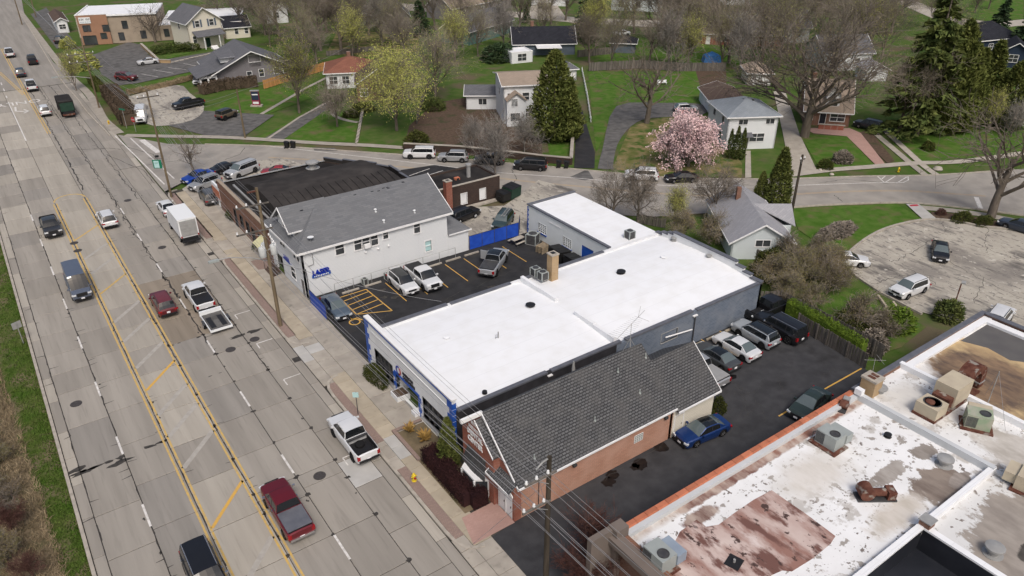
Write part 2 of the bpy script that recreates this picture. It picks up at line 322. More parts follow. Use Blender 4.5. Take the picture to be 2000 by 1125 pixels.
zoned('roof_stained', W8, (.70,.70,.695), [(50,23.4,27,.45,(.56,.52,.48),(.42,.33,.28),.9,.25),(36,23.3,6.5,.38,RU2,(.45,.36,.31),1.9,.12),(43.5,23.3,6.5,.3,(.24,.12,.09),(.5,.42,.37),2.0,.12),(30.6,22.2,1.7,.55,(.16,.09,.075),(.42,.34,.29),1.9,.15),(28.6,20.9,1.2,.6,(.19,.13,.11),TN,2.0,.2),(46.2,14.9,2.4,1.4,(.17,.135,.115),(.27,.225,.19),2.0,.05),(44.3,17.4,1.7,.6,(.27,.24,.215),(.4,.37,.34),2.6,.06),(48.6,17.2,1.0,.7,(.24,.21,.185),(.36,.33,.3),2.6,.06),(47.9,14.2,1.1,.5,(.2,.17,.15),(.34,.3,.27),2.2,.06),(41.3,14.9,2.6,.9,(.50,.46,.40),(.60,.56,.51),1.8,.3),(40.2,20.4,3.0,1.6,(.56,.53,.48),(.66,.63,.59),1.6,.5)], FL)
zoned('rust_pond', (.60,.50,.46), (.46,.34,.305), [(41.5,16.5,3.2,2.2,(.15,.08,.068),(.27,.16,.13),1.5,.4),(33,14.5,2.6,1.2,(.2,.1,.08),(.3,.18,.15),1.6,.4)], [((.29,.16,.13),.5,.45,.58,(1,.35,1)),((.16,.08,.066),.95,.52,.60,(1,.4,1)),((.075,.045,.04),1.9,.58,.62,(1,.6,1)),((.64,.55,.52),.7,.62,.72,(1,.5,1))])
zoned('roof_white_worn', W8, (.68,.68,.67), [(53.6,20.5,2.2,2.6,(.60,.58,.55),(.66,.64,.6),1.8,.3),(54,12,2.6,4,(.40,.37,.33),(.55,.52,.48),2.0,.15),(55.6,9.5,1.2,3,(.09,.085,.08),(.2,.18,.16),2.4,.08)], FL)
zoned('roof_brown', W8, (.64,.60,.54), [(63.4,16.5,5.8,7.6,(.54,.40,.22),(.42,.30,.165),.7,.06),(61.4,19.0,4.0,4.4,(.12,.085,.066),(.26,.175,.11),1.1,.2),(60.6,10.5,3.0,5.0,(.105,.082,.068),(.22,.16,.11),1.2,.25)], [((.4,.33,.24),.9,.60,.66,None)])
zoned('roof_scaled', (.70,.705,.71), (.6,.6,.59), [(46.3,8.8,4.6,3.4,(.34,.305,.27),(.25,.22,.195),1.6,.06),(44,4.5,3.0,3,(.3,.27,.24),(.42,.39,.36),1.6,.1),(45.0,8.4,1.1,.6,(.05,.045,.04),(.1,.09,.08),1.6,.1)], FL)
zoned('lot_worn', (.43,.40,.34), (.35,.32,.275), [], [((.24,.22,.195),.16,.50,.60,(1.0,.5,1)),((.13,.12,.11),.3,.555,.65,(1.3,.4,1)),((.19,.175,.16),1.3,.56,.62,(1.4,.5,1)),((.5,.47,.41),.9,.60,.66,None),((.11,.1,.095),3.2,.62,.66,None)], .9)
mat('roof_slate', (.10,.095,.095), (.12,.115,.11), .6, .7)
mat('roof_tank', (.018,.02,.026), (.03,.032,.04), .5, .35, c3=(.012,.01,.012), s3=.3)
mat('roof_grey', (.5,.52,.53), (.56,.58,.6), .5, .6)
PAINTS = {}
def paint(c, metal=.15):
    k = tuple(c)
    if k not in PAINTS:
        PAINTS[k] = mat('car_paint_%d' % len(PAINTS), c, tuple(v*.93 for v in c), .7, .32, metal, .5, coat=.35)
    return PAINTS[k]
# ================================================================ the ground
rnd = random.Random(7)
def sheet(name, poly, z, m, parent=None, kind='structure', **k):
    b = MB().prism(poly, z - .02, z); o = b.build(name, m, parent)
    if not parent: tag(o, kind=kind)
    return o
def offset_path(p, d):
    out = []
    for i, a in enumerate(p):
        q = p[max(i-1, 0)]; s = p[min(i+1, len(p)-1)]; v = Vector((s[0]-q[0], s[1]-q[1])).normalized()
        out.append((a[0]-v.y*d, a[1]+v.x*d))
    return out
def smooth_path(p, n=4):
    out = []
    for i in range(len(p)-1):
        p0 = p[max(i-1, 0)]; p1 = p[i]; p2 = p[i+1]; p3 = p[min(i+2, len(p)-1)]
        for k in range(n):
            t = k/n; out.append(tuple(.5*((2*p1[j])+(-p0[j]+p2[j])*t+(2*p0[j]-5*p1[j]+4*p2[j]-p3[j])*t*t+(-p0[j]+3*p1[j]-3*p2[j]+p3[j])*t**3) for j in (0, 1)))
    return out + [p[-1]]
def strip(name, path, w, z, m, parent=None, h=.02):
    a = offset_path(path, w/2); b = offset_path(path, -w/2); q = MB(); n = len(path)
    vs = [(x, y, z-h) for x, y in a] + [(x, y, z-h) for x, y in b] + [(x, y, z) for x, y in a] + [(x, y, z) for x, y in b]
    fs = []
    for i in range(n-1):
        fs += [(2*n+i, 3*n+i, 3*n+i+1, 2*n+i+1), (i, i+1, n+i+1, n+i), (i, 2*n+i, 2*n+i+1, i+1), (n+i, n+i+1, 3*n+i+1, 3*n+i)]
    fs += [(0, n, 3*n, 2*n), (n-1, 3*n-1, 4*n-1, 2*n-1)]
    o = q.add(vs, fs).build(name, m, parent)
    if not parent: tag(o, kind='structure')
    return o
def slab(parent, name, x0, x1, y0, y1, z, m, t=.08, jit=.0):
    cx, cy = (x0+x1)/2, (y0+y1)/2
    b = MB(); hx, hy = (x1-x0)/2, (y1-y0)/2; e = .02
    b.add([(-hx,-hy,-t),(hx,-hy,-t),(hx,hy,-t),(-hx,hy,-t),(-hx,-hy,-e),(hx,-hy,-e),(hx,hy,-e),(-hx,hy,-e),(-hx+e,-hy+e,0),(hx-e,-hy+e,0),(hx-e,hy-e,0),(-hx+e,hy-e,0)],
          [(3,2,1,0),(0,1,5,4),(1,2,6,5),(2,3,7,6),(3,0,4,7),(4,5,9,8),(5,6,10,9),(6,7,11,10),(7,4,8,11),(8,9,10,11)])
    o = link(name, b.mesh(name, m), parent, (cx, cy, z + rnd.uniform(-jit, jit))); return o
ground = tag(MB().quad((-1500,-600,-.1),(1800,-600,-.1),(1800,2200,-.1),(-1500,2200,-.1)).build('ground', 'grass'), kind='structure')
# ---- main road: dark bed under single concrete slabs
road = tag(MB().box(-2.72, 18.2, 5, 190, -.098, -.035).build('road', 'joint'), kind='structure')
LX = [-1.62, 1.55, 4.75, 8.5, 11.8, 15.0, 17.3]
far_road = sheet('road', [(-2.7,190.3),(18.3,190.3),(17.4,215),(18.2,250),(19.4,290),(30,420),(8,420),(0,290),(-2.4,250)], 0, 'slab1')
TR = {0: [45.02,49.85,55.66,61.77,67.56,71.08,74.8,79.11,83.84,88.14], 1: [40.6,46.2,51.5,57.0,62.2,67.31,72.3,77.5,83,88.2], 2: [33.2,38.44,43.6,49.2,54.4,59.6,62.2,66.4,71.2,76,81,86], 3: [33.3,38.42,43.1,45.44,50.2,55.2,60.5,66,70.2,75.2,80.3,85], 4: [33.3,38.41,43.92,45.44,50.3,55.1,60.5,66,70.2,75.2,80.3,85], 5: [31.5,36.2,41.66,45.0,49.5,54.7,60.0,63.5,68,73,78,83,88]}
ns = 0
for li in range(6):
    ys = [24.0] + TR[li]
    while ys[0] > 20: ys = [ys[0]-5] + ys
    while ys[-1] < 185: ys.append(ys[-1] + rnd.uniform(4.7, 5.9))
    ys[-1] = 190
    for a, b in zip(ys[:-1], ys[1:]):
        if b - a < .8: continue
        k = rnd.choice([0,0,1,0]) if li != 2 else rnd.choice([2,2,2,0])
        if li in (3, 4) and 66 < a < 84: k = 3
        if li in (0, 1) and a > 90: k = rnd.choice([0,1,2])
        if li == 2 and a > 100: k = 2
        g = .026
        m = 'slab%d' % k
        if li == 5 and 41 < a < 42: m = 'slab_pale'
        if li == 5 and 45 < a < 62: m = 'slab0'
        if li == 3 and 62 < a < 67: m = 'slab1'
        slab(road, 'concrete_slab', LX[li]+g, LX[li+1]-g, a+g, b-g, 0, m, .06, .004)
for x0, x1 in ((-2.4, -1.62), (17.3, 18.15)):   # gutters
    y = 15
    while y < 190:
        L = rnd.uniform(3.6, 5.2); slab(road, 'gutter_slab', x0+.02, x1-.02, y+.015, min(y+L, 190)-.015, -.012, 'slab0' if rnd.random() < .6 else 'slab2', .05); y += L
# kerbs
def kerb(path, w=.24, h=.14, m='kerb', name='kerb'):
    return strip(name, path, w, h-.02, m, None, h+.07)
kerb([(-2.56,10),(-2.56,190)])
KR = [(18.3,10),(18.3,28.8)]
def kerb_end(y0, y1):
    """kerb along the right side between two driveway mouths, its ends turning in"""
    p = [(19.9,y0),(19.3,y0+.15),(18.7,y0+.6),(18.38,y0+1.5),(18.3,y0+2.6),(18.3,y1-2.6),(18.38,y1-1.5),(18.7,y1-.6),(19.3,y1-.15),(19.9,y1)]
    return kerb(p)
kerb_end(31.4, 55.9); kerb_end(62.6, 86.6); kerb_end(91.0, 112.0)
kerb([(18.3,5),(18.3,26.0),(18.6,27.6),(19.6,28.3)])
kerb(smooth_path([(17.05,145.37),(16.7,155.24),(16.43,165.24),(16.51,175.09),(16.27,187.75),(16.38,201.71),(16.85,219.31),(17.58,244.51),(18.47,281.52)]))
# ---- pavement on the right side: slabs
pave = tag(MB().box(18.2, 23.15, 5, 112, -.098, .02).build('pavement', 'joint'), kind='structure')
tag(MB().box(18.45, 19.2, 33.0, 41.5, .02, .1).build('paver_strip', 'paver_red', pave))
tag(MB().box(18.45, 19.2, 45.2, 55.0, .02, .1).build('paver_strip', 'paver_red', pave))
tag(MB().box(18.45, 19.3, 64.6, 85.6, .02, .1).build('paver_strip', 'paver_red', pave))
tag(MB().box(18.45, 19.4, 92.6, 110.8, .02, .1).build('paver_strip', 'paver_red', pave))
for x0, x1, tans in ((18.17, 19.2, 0), (19.2, 20.7, 1), (20.7, 23.1, 0)):
    y = 12.0
    while y < 110.5:
        L = 1.52 if x0 < 20 else 2.6
        e = min(y + L, 111)
        if x0 < 19:
            nx = [a for a, _ in ((33.0,41.5),(45.2,55.0),(64.6,85.6),(92.6,110.8)) if a >= y - .01]
            ins = [c for a, c in ((33.0,41.5),(45.2,55.0),(64.6,85.6),(92.6,110.8)) if a - .01 <= y < c - .01]
            if ins: y = ins[0]; continue
            if nx: e = min(e, nx[0])
        drv = (y < 31.5) or (56 < y < 62.5) or (86.5 < y < 91)
        m = 'walk_tan' if (tans and not drv) else 'walk'
        if 42.0 < y < 44.8 and x0 >= 19 and x0 < 21.0: m = 'slab_pale'
        if 59.2 < y < 61.2 and x0 < 20.9: m = 'slab_pale'
        z = .1 if not drv else .06
        if not (x0 > 20 and (31.9 < y < 41.5 or y < 31.6)) and e <= 112: slab(pave, 'paving_slab', x0+.012, x1-.012, y+.012, e-.012, z, m, .08)
        y = e
# ---- paint
def lines(name, segs, w, m, z=.009, parent=None):
    b = MB()
    for (x0, y0), (x1, y1) in segs:
        d = Vector((x1-x0, y1-y0)).normalized(); n = Vector((-d.y, d.x))*w/2
        b.prism([(x0+n.x, y0+n.y), (x0-n.x, y0-n.y), (x1-n.x, y1-n.y), (x1+n.x, y1+n.y)], z-.004, z)
    o = b.build(name, m, parent or road); return o
for x in (4.52, 4.92, 8.28, 8.7): lines('yellow_line', [((x, 10), (x, 116.5))], .15, 'paint_yellow')
arc = [(6.65+1.95*math.cos(t)*-1, 117.0+2.2*math.sin(t)) for t in [math.pi*i/10 for i in range(11)]]
lines('yellow_line', list(zip(arc[:-1], arc[1:])), .22, 'paint_yellow')
for y, k in ((45.5,1),(65.3,1),(86.8,1),(103.5,1)): lines('yellow_hatch', [((5.0, y-1.6), (8.3, y+1.9))], .26, 'paint_orange' if y < 70 else 'paint_yellow')
lines('worn_hatch', [((5.0, y-1.6), (8.2, y+1.7)) for y in (39,53,57.5,61,69.5,75,79.5,92.5,97)], .42, 'paint_ghost')
for x, y0 in ((1.5, 28), (11.8, 25.5)):
    y = y0 + (.0 if x < 5 else 0)
    while y < 112: lines('white_dash', [((x, y), (x, y+2.6))], .16, 'paint_white', .011); y += 10.2 if x > 5 else 9.3
for d in (-.2, .2):
    for P in ([(8.62,152.69),(8.61,169.85),(8.6,189.47),(8.71,216.98),(8.85,239.41)], [(8.11,184.81),(7.04,196.87),(5.86,210.25)]): strip('yellow_line', offset_path(P, d), .17, .014, 'paint_yellow', road, .006)
lines('white_line', [[(4.88,180.43),(4.83,150.47)]], .2, 'paint_white', .012); lines('white_dash', [[(5.02,185.99),(5.03,184.06)], [(5.17,192.89),(5.13,190.37)], [(5.23,199.22),(5.2,196.55)]], .2, 'paint_white', .012)
lines('white_arrow', [[(5.41,172.1),(6.81,170.69)], [(6.81,170.69),(7.41,170.7)], [(6.81,172.4),(7.41,170.7)], [(6.53,169.63),(7.41,170.7)], [(5.41,172.1),(5.64,175.4)]], .35, 'paint_white', .012)
def word(txt, p, size, m, parent=None, rz=0, z=.012, name='lettering', ext=.004, rx=0, kind=None, fat=0):
    cu = bpy.data.curves.new(name, 'FONT'); cu.body = txt; cu.size = size; cu.align_x = 'CENTER'; cu.align_y = 'CENTER'; cu.extrude = ext; cu.offset = fat; cu.resolution_u = 2
    o = bpy.data.objects.new(name, cu); dg = bpy.context.evaluated_depsgraph_get(); col.objects.link(o)
    me = bpy.data.meshes.new_from_object(o.evaluated_get(bpy.context.evaluated_depsgraph_get())); bpy.data.objects.remove(o)
    me.materials.clear(); me.materials.append(M(m))
    o = link(name, me, parent); o.location = p if len(p) == 3 else (p[0], p[1], z); o.rotation_euler = (rx, 0, rz); return o
word('ONLY', (6.55,178.35), 3.4, 'paint_white', road, math.pi, .012, 'road_lettering').scale = (.85, 1.1, 1)
# parking ticks on the right lane
for y in (45.3, 58.2, 65.5, 72.2): lines('white_tick', [((15.6,y),(17.2,y)),((15.6,y-.02),(15.6,y-1.0))], .1, 'paint_white', .011)
lines('white_line', [[(17.79,144.5),(18.99,115.43)]], .2, 'paint_white', .024); lines('white_line', [[(19.67,141.45),(20.76,117.01)]], .2, 'paint_white', .024); lines('stop_bar', [[(21.06,139.45),(21.79,130.81)]], .9, 'paint_white', .024)
# crack seal and patches
def blob(c, rx, ry, n=11, k=.45, ang=0):
    return [(c[0]+(rx*math.cos(t)*math.cos(ang)-ry*math.sin(t)*math.sin(ang))*s, c[1]+(rx*math.cos(t)*math.sin(ang)+ry*math.sin(t)*math.cos(ang))*s) for t, s in [(2*math.pi*i/n, 1+rnd.uniform(-k, k*.6)) for i in range(n)]]
b = MB()
def seal(x0, x1, y0, y1, dens, w=.12):
    L = math.hypot(x1-x0, y1-y0); n = max(1, int(L*dens))
    for i in range(n):
        t = rnd.random(); c = (lerp(x0, x1, t)+rnd.uniform(-.05,.05), lerp(y0, y1, t)+rnd.uniform(-.05,.05))
        vert = abs(y1-y0) > abs(x1-x0)
        b.prism(blob(c, w*rnd.uniform(.4,1.3)*(1 if vert else 3), w*rnd.uniform(.6,1.3)*(3 if vert else 1), 9), .003, .0065)
def wander(x0, x1, y0, y1, w, dev=.12, br=.4):
    n = max(3, int((y1-y0)/.9)); q = [(lerp(x0,x1,i/n)+rnd.gauss(0,dev*.5), lerp(y0,y1,i/n)) for i in range(n+1)]
    for a, c in zip(q[:-1], q[1:]):
        n2 = Vector((c[0]-a[0], c[1]-a[1])); n2 = Vector((-n2.y, n2.x)).normalized(); k0, k1 = w*rnd.choice((.5,.8,1,1,1.8)), w*rnd.choice((.5,.8,1,1.6)); b.prism([(a[0]+n2.x*k0,a[1]+n2.y*k0),(a[0]-n2.x*k0,a[1]-n2.y*k0),(c[0]-n2.x*k1,c[1]-n2.y*k1),(c[0]+n2.x*k1,c[1]+n2.y*k1)], .003, .0065)
        if rnd.random() < br: d = rnd.choice((-1,1))*rnd.uniform(.2,.9); e = (a[0]+d, a[1]+rnd.uniform(-.15,.15)); b.prism([(a[0],a[1]+.04),(a[0],a[1]-.05),(e[0],e[1]-.015),(e[0],e[1]+.015)], .003, .0064)
wander(11.8,11.3,66,190,.055,.2,.5); wander(8.5,8.5,40,118,.035,.08,.2); wander(8.9,9.6,120,190,.07,.15,.4); wander(15,15,60,112,.035,.1,.4); wander(14.6,13.5,112,190,.045,.2,.5); wander(1.55,1.55,34,190,.035,.06,.25); wander(4.75,4.75,40,118,.03,.06,.1); wander(-1.62,-1.62,30,190,.03,.05,.2)
seal(8.5,15,70.0,70.1,1.0,.1); seal(8.6,15,62.6,62.7,.4,.08); seal(-1.5,4.7,55.6,55.65,1.4,.2); seal(11.8,11.2,72,118,.35,.1)
for x in (8.5, 11.8, 15.0):
    for y in TR[3]: b.prism(blob((x, y), .22, .2, 9, .7), .003, .0065)
for c in [(-1.77,56.01),(1.17,55),(-1.5,55.47),(14.5,67.95),(16.15,67.96)]: b.prism(blob(c, .9, .3, 13, .5), .003, .0065)
for i in range(60):
    x = rnd.choice(LX[1:6]) + rnd.uniform(-.3,.3); b.prism(blob((x, rnd.uniform(32,118)), .1, .16, 9, .7), .003, .0065)
tag(b.build('tar_seal', 'tar', road), kind='stuff')
def manhole(p, r=.42, z=.013, par=None):
    o = MB().lathe((0,0,0), [(r*1.15,-.01),(r*1.15,.0),(r,.001),(r,.004)], 20).build('manhole_cover', 'iron', par or road); o.location = (p[0], p[1], z)
for p in [(13.32,44.48),(-0.45,65.24),(13.21,65.94),(15.73,66.4),(4.8,101.13),(4.8,98.49),(13.24,112.03),(13.43,93.47)]: manhole(p)
manhole((34.25,31.15), .6, .02, None) if 0 else None
# drain inlets in the right gutter
for p in ((17.8, 60.6), (17.8, 88.2)): tag(MB().box(p[0]-.35, p[0]+.35, p[1]-.4, p[1]+.4, -.01, .006).build('drain_grate', 'tar', road))
# ---- the side street and its kerbs
far_edge = [(16.32,145.88),(24.23,134.55),(31.13,129.06),(39.81,121.36),(48.47,112.13),(57.38,102.53),(65.7,92.9),(73.01,84.14),(80.97,74.55),(89.75,67.36),(96.82,62.66),(106.39,56.99),(112.92,52.67),(120.36,48.78),(128.64,45.15)]
near_edge = [(109.81,36.67),(107.25,40.78),(103.85,45.33),(100.07,49.09),(91.85,53.97),(86.75,56.45),(79.18,60.27),(69.43,65.01),(62.82,70.9),(59.24,83.76),(48.56,98.05),(31.26,111.5),(21.79,114.99),(18.28,112.48)]
far_s = smooth_path(far_edge[1:]); 
street = sheet('side_street', [(18.3,112)] + [(18.3,145)] + far_s + [(190,12),(175,-12)] + near_edge, .012, 'street')
kerb(offset_path(far_s[3:-1], .12), .22, .13)
kerb(smooth_path([(109.81,36.67),(107.25,40.78),(103.85,45.33),(100.07,49.09),(91.85,53.97),(86.75,56.45)]), .2, .13)
def street_lines(name, path, w, m): strip(name, smooth_path(path), w, .019, m, street, .004)
street_lines('white_line', [(37.55,123.59),(44.25,114.77),(50.31,106.59),(56.12,98.76),(61.86,90.86),(69.14,83.1),(74.64,76.67),(78.71,72.31),(88.21,64.66),(94.29,61.14),(102.34,56.49),(105.76,54.35)], .13, 'paint_white')
for d in (-.13, .17): street_lines('yellow_line', offset_path(smooth_path([(35.59,118.09),(42.66,111.07),(51.74,100.7),(62.91,85.66),(68.92,78.44),(75.82,70.46),(83.31,63.8),(90.15,59.71),(96.98,56.1),(103.37,52.09),(107.34,48.6),(112.57,43.05)], 2), d), .15, 'paint_tan')
lines('stop_bar', [[(111.12,43.61),(107.56,41.21)]], .6, 'paint_white', .02, street)
lines('white_hatch', [[(107.47,56.49),(105.82,54.31)], [(106.86,55.36),(108.75,55.86)], [(105.88,54.27),(110.08,54.93)], [(107.11,53.15),(110.74,53.68)], [(105.82,54.31),(108.11,52.7)], [(108.11,52.7),(109.72,52.84)], [(109.72,52.84),(111.07,53.71)]], .16, 'paint_white', .02, street)
b = MB()
for pts in ("440 310 470 300 480 285", "640 300 655 312 700 330", "1110 347 1150 372", "1180 340 1260 346", "360 300 330 330 300 360", "420 290 400 315", "1010 330 1000 350", "1620 372 1640 392"):
    pass
for path in ([(29.57,121.12),(32.36,122.17),(34.31,125.53)], [(64.37,91.02),(62.47,87),(58.64,84.18)], [(97.7,59.75),(102.28,58.57),(104.65,55.89),(105.99,53.44)], [(95.54,55.69),(94.12,53.27)], [(14.57,125.92),(19.75,125.67),(23.09,125.07),(26.24,126.46)], [(17.46,138.96),(20.8,130.27),(21.02,121.39)], [(11.03,140.23),(15.68,137.93),(17.26,135.87)], [(14.68,134.56),(17.79,123.66),(17.84,115.74)]):
    q = []
    for a, c in zip(path[:-1], path[1:]):
        for i in range(8): t = i/8; q.append((lerp(a[0], c[0], t)+rnd.uniform(-.12,.12), lerp(a[1], c[1], t)+rnd.uniform(-.12,.12)))
    for a, c in zip(q[:-1], q[1:]):
        n = Vector((c[0]-a[0], c[1]-a[1])); n = Vector((-n.y, n.x)).normalized()*rnd.uniform(.02,.06); b.prism([(a[0]+n.x,a[1]+n.y),(a[0]-n.x,a[1]-n.y),(c[0]-n.x,c[1]-n.y),(c[0]+n.x,c[1]+n.y)], .012, .017)
tag(b.build('tar_seal', 'tar', street), kind='stuff')
sheet('asphalt_patch', [(69.27,83.01),(73.82,84.12),(71.88,80.4),(70.4,80.66)], .016, 'asphalt_old', street)
sheet('asphalt_patch', [(43.34,118.56),(46.23,116.22),(45.93,114.53),(42.94,116.94)], .016, 'asphalt_old', street)
# ---- lots and drives
laser_lot = sheet('car_park', [(23.2,56.3),(23.2,70.9),(52.6,70.9),(52.6,55.3),(40,55.0)], .03, 'asphalt')
dental_lot = sheet('car_park', [(20.72,10),(20.72,31.75),(22.7,32.0),(44.2,32.0),(44.2,41.0),(61.5,41.0),(61.6,36),(59.6,24.0),(44,24.0),(26,24.0),(26,10)], .022, 'asphalt_mid')
back_lot = sheet('car_park', [(47.29,82.43),(50.2,82.53),(55.11,79.75),(58.38,81.29),(64.85,84.81),(67.11,78.24),(58.04,78.13),(52.06,69.78),(43.62,70.71),(45.96,78.26)], .026, 'lot_worn')
strip_lot = sheet('car_park', [(49.91,100.6),(55.58,99.42),(61.1,91.12),(59.46,89.11),(51.39,92.22),(49.11,95.85)], .028, 'asphalt')
lines('white_stall_line', [[(50.03,97.55),(54.12,98.48)], [(50.87,95.9),(55.34,96.52)], [(52.05,94.56),(56.52,95.14)], [(53.19,93.5),(57.38,94)]], .14, 'paint_white', .034, strip_lot)
front_lot = sheet('car_park', [(20.6,98.5),(20.6,112),(27,118),(37,117),(42,104),(38.6,101.2),(23,101.2),(22.9,98.5)], .026, 'lot_worn')
right_lot = sheet('car_park', smooth_path([(77.93,42.95),(85.51,44.47),(91.55,44.7),(97.53,43.26),(100.2,40.59),(101.31,37.85),(104.33,34.21)], 3) + [(108.4,28.76),(91.39,20.66),(74.52,20.78),(76.09,26.41),(74.55,30.95),(75.06,35.92),(76.18,39.79)], .03, 'lot_worn')
kerb(smooth_path([(77.93,42.95),(85.78,44.64),(91.85,44.88),(97.85,43.44),(100.52,40.76),(101.64,38.01),(104.82,34.43)]), .3, .2)
kerb([(77.93,42.95),(76.06,39.57),(74.85,35.79),(74.15,30.72)], .25, .16)
b = MB()
def crack(path, w=.05, z=.034, step=10, dev=.25, mb=None):
    q = []
    for a, c in zip(path[:-1], path[1:]):
        for i in range(step): t = i/step; q.append((lerp(a[0], c[0], t)+rnd.uniform(-dev,dev), lerp(a[1], c[1], t)+rnd.uniform(-dev,dev)))
    for a, c in zip(q[:-1], q[1:]):
        n = Vector((c[0]-a[0], c[1]-a[1])); n = Vector((-n.y, n.x)).normalized()*w*rnd.uniform(.4,1.2); mb.prism([(a[0]+n.x,a[1]+n.y),(a[0]-n.x,a[1]-n.y),(c[0]-n.x,c[1]-n.y),(c[0]+n.x,c[1]+n.y)], z-.003, z)
for p in ([(82.67,39.13),(88.26,39.36),(93.87,39.87)], [(82.67,39.13),(83.02,42.19),(82.38,43.15)], [(82.67,39.13),(82.42,35.41),(81.5,33.1)], [(93.87,39.87),(95.43,34.33),(95.4,30.19)], [(88.95,37.18),(87.22,32.03),(85.84,25.88)], [(102.35,37.71),(96.63,35.23),(94,33.63)], [(89.46,42.06),(89.46,39.39)], [(99.03,42.01),(95.68,39.53)], [(87.79,30.88),(80.23,28.5)], [(75.41,37.38),(80.5,36.75),(81.83,35.07)]): crack(p, .032, .036, 10, .2, b)
tag(b.build('crack', 'tar', right_lot), kind='stuff')
b = MB()
for p in ([(47.51,35.26),(48.92,33.8),(48.02,30.77),(44.38,29.95)], [(48.92,33.8),(46.54,30.94),(42.82,29.44)], [(48.02,30.77),(46.48,28.47)], [(52.6,32.16),(51.07,30.42),(53.03,28.14),(54.68,25.22)], [(53.74,35.4),(55.03,33.45),(54.9,30.54)], [(48.89,35.26),(48.09,32.52),(45.79,29.78)], [(37.26,31.81),(34.64,31.44),(29.5,31.6)], [(42.97,30.94),(39.51,29.48),(35.45,29.45)], [(47.35,33.04),(48.83,31.99),(50.82,32.46)], [(55.67,30),(58.64,29.89)]): crack(p, .022, .028, 12, .22, b)
tag(b.build('crack', 'crack_grey', dental_lot), kind='stuff')
for c, r in (((34.31,31.1),.75), ((33.78,31.12),.45), ((31.74,31.51),.6), ((30.9,31.09),.65), ((37.04,31.59),.7), ((49.28,34.69),.45)):
    MB().prism(blob(c, r, r*.8, 15, .3), .024, .027).build('oil_stain', 'oil', dental_lot)
def stalls(name, segs, par, z, w=.1, m='paint_orange'): 
    for s in segs: lines(name, [s], w, m, z, par)
stalls('stall_line', [((x, 36.3), (x, 41.0)) for x in (46.2,48.95,51.7,54.4,57.2)], dental_lot, .027)
lines('stall_line', [[(40.34,30.8),(40.38,30.73)], [(48.03,28.62),(49.8,28.65)], [(54.57,28.69),(60.13,28.64)]], .14, 'paint_orange', .027, dental_lot)
stalls('stall_line', [((x, 64.3), (x, 69.3)) for x in (31.6,34.2,36.8,39.4,42.0,44.7,47.6)], laser_lot, .035)
hp = [(26.0,64.9),(26.0,69.2),(29.2,69.2),(29.4,63.4)]
lines('stall_hatch', [(hp[0],hp[1]),(hp[1],hp[2]),(hp[2],hp[3]),(hp[3],hp[0])] + [((26.0,64.9+i*1.1),(29.3,63.9+i*1.1+1.4)) for i in range(4)], .12, 'paint_orange', .035, laser_lot)
ring = [(25.2+.55*math.cos(2*math.pi*i/12), 63.6+.55*math.sin(2*math.pi*i/12)) for i in range(13)]
lines('wheelchair_symbol', list(zip(ring[:-1], ring[1:])) + [((25.2,64.0),(25.2,64.9)),((25.2,64.2),(25.8,64.2)),((25.8,64.2),(26.0,63.5))], .14, 'paint_orange', .035, laser_lot)
b = MB()
for p in ([(26.33,65.1),(27.39,62.47),(28.87,63.06)], [(34.45,62.01),(37.43,62.65),(42.11,61.5)], [(31.52,68.22),(34.84,63.77)], [(39.44,62.65),(44.82,63.35),(46.76,61.99)]): crack(p, .03, .034, 10, .15, b)
for c in [(30.55,68.05),(31.01,65.78),(40.84,61.67),(30,66.48)]: b.prism(blob(c, .5, .3, 11, .5), .031, .034)
tag(b.build('crack', 'tar', laser_lot), kind='stuff')
sheet('driveway', [(72.57,85.83),(93.32,110.21),(94.35,109.91),(85.55,97.43),(79.96,89.45),(75.02,83.83)], .01, 'asphalt', None)
sheet('driveway', smooth_path([(75.26,83.38),(82.36,90.28),(101.2,107.72),(109.72,104.43),(115.69,98.92),(110.15,93.86),(101.33,98.02),(94.93,96.69),(85.81,90.45),(76.99,81.89)], 3), .014, 'asphalt_old')
sheet('driveway', [(135.17,97.05),(137.17,95.65),(115.64,76.37),(101.96,63.03),(97.69,64.68),(113.29,78.01)], .012, 'walk')
sheet('front_walk', [(100.55,75.65),(101.24,75.17),(91.56,67.13),(90.63,67.51)], .013, 'walk')
sheet('brick_path', [(118.74,77.8),(117.7,74.93),(120.94,70.56),(111.51,59.1),(113.27,58.71),(124.46,70.19),(125.49,73.08)], .012, 'paver_walk')
sheet('garden_bed', [(123.73,70.71),(127.4,70.29),(116,58.81),(113.82,58.61)], .011, 'mulch')
for p in ([(127.23,69.68),(121.39,62.31),(115.68,55.06),(113.48,52.02)], [(130.7,70.17),(124.17,62.61),(117.54,54.87),(115.16,51.37)]): strip('wheel_track', smooth_path(p), 1.1, .01, 'walk')
strip('sidewalk', smooth_path([(96.82,64.49),(103.83,62.26),(110.24,59.43),(117.67,56.2),(124.33,52.39),(136.44,48.66)]), 1.5, .03, 'walk')
strip('sidewalk', smooth_path([(101.25,46.07),(103.66,43.09),(105.88,39.43),(107.56,35.03)]), 1.5, .03, 'walk')
sheet('sidewalk', [(100.72,47.97),(102.17,46.95),(99.07,42.58),(97.31,43.41)], .034, 'slab_pale')
sheet('tactile_pad', [(100.72,47.53),(101.82,46.98),(101.48,46.56),(100.39,47.11)], .042, 'letter_red')
sheet('planting_bed', smooth_path([(100.92,44.58),(103.02,42.06),(105.64,36.38),(103.86,35.87),(102.02,38.52),(100.46,41.4),(99.06,42.99)], 3), .02, 'mulch')
strip('sidewalk', smooth_path([(19.24,143.84),(25.29,138.9),(32.39,133.24),(38.42,127.3),(44.84,120.45),(51.34,114.25),(55.63,109.63)]), 1.5, .03, 'walk')
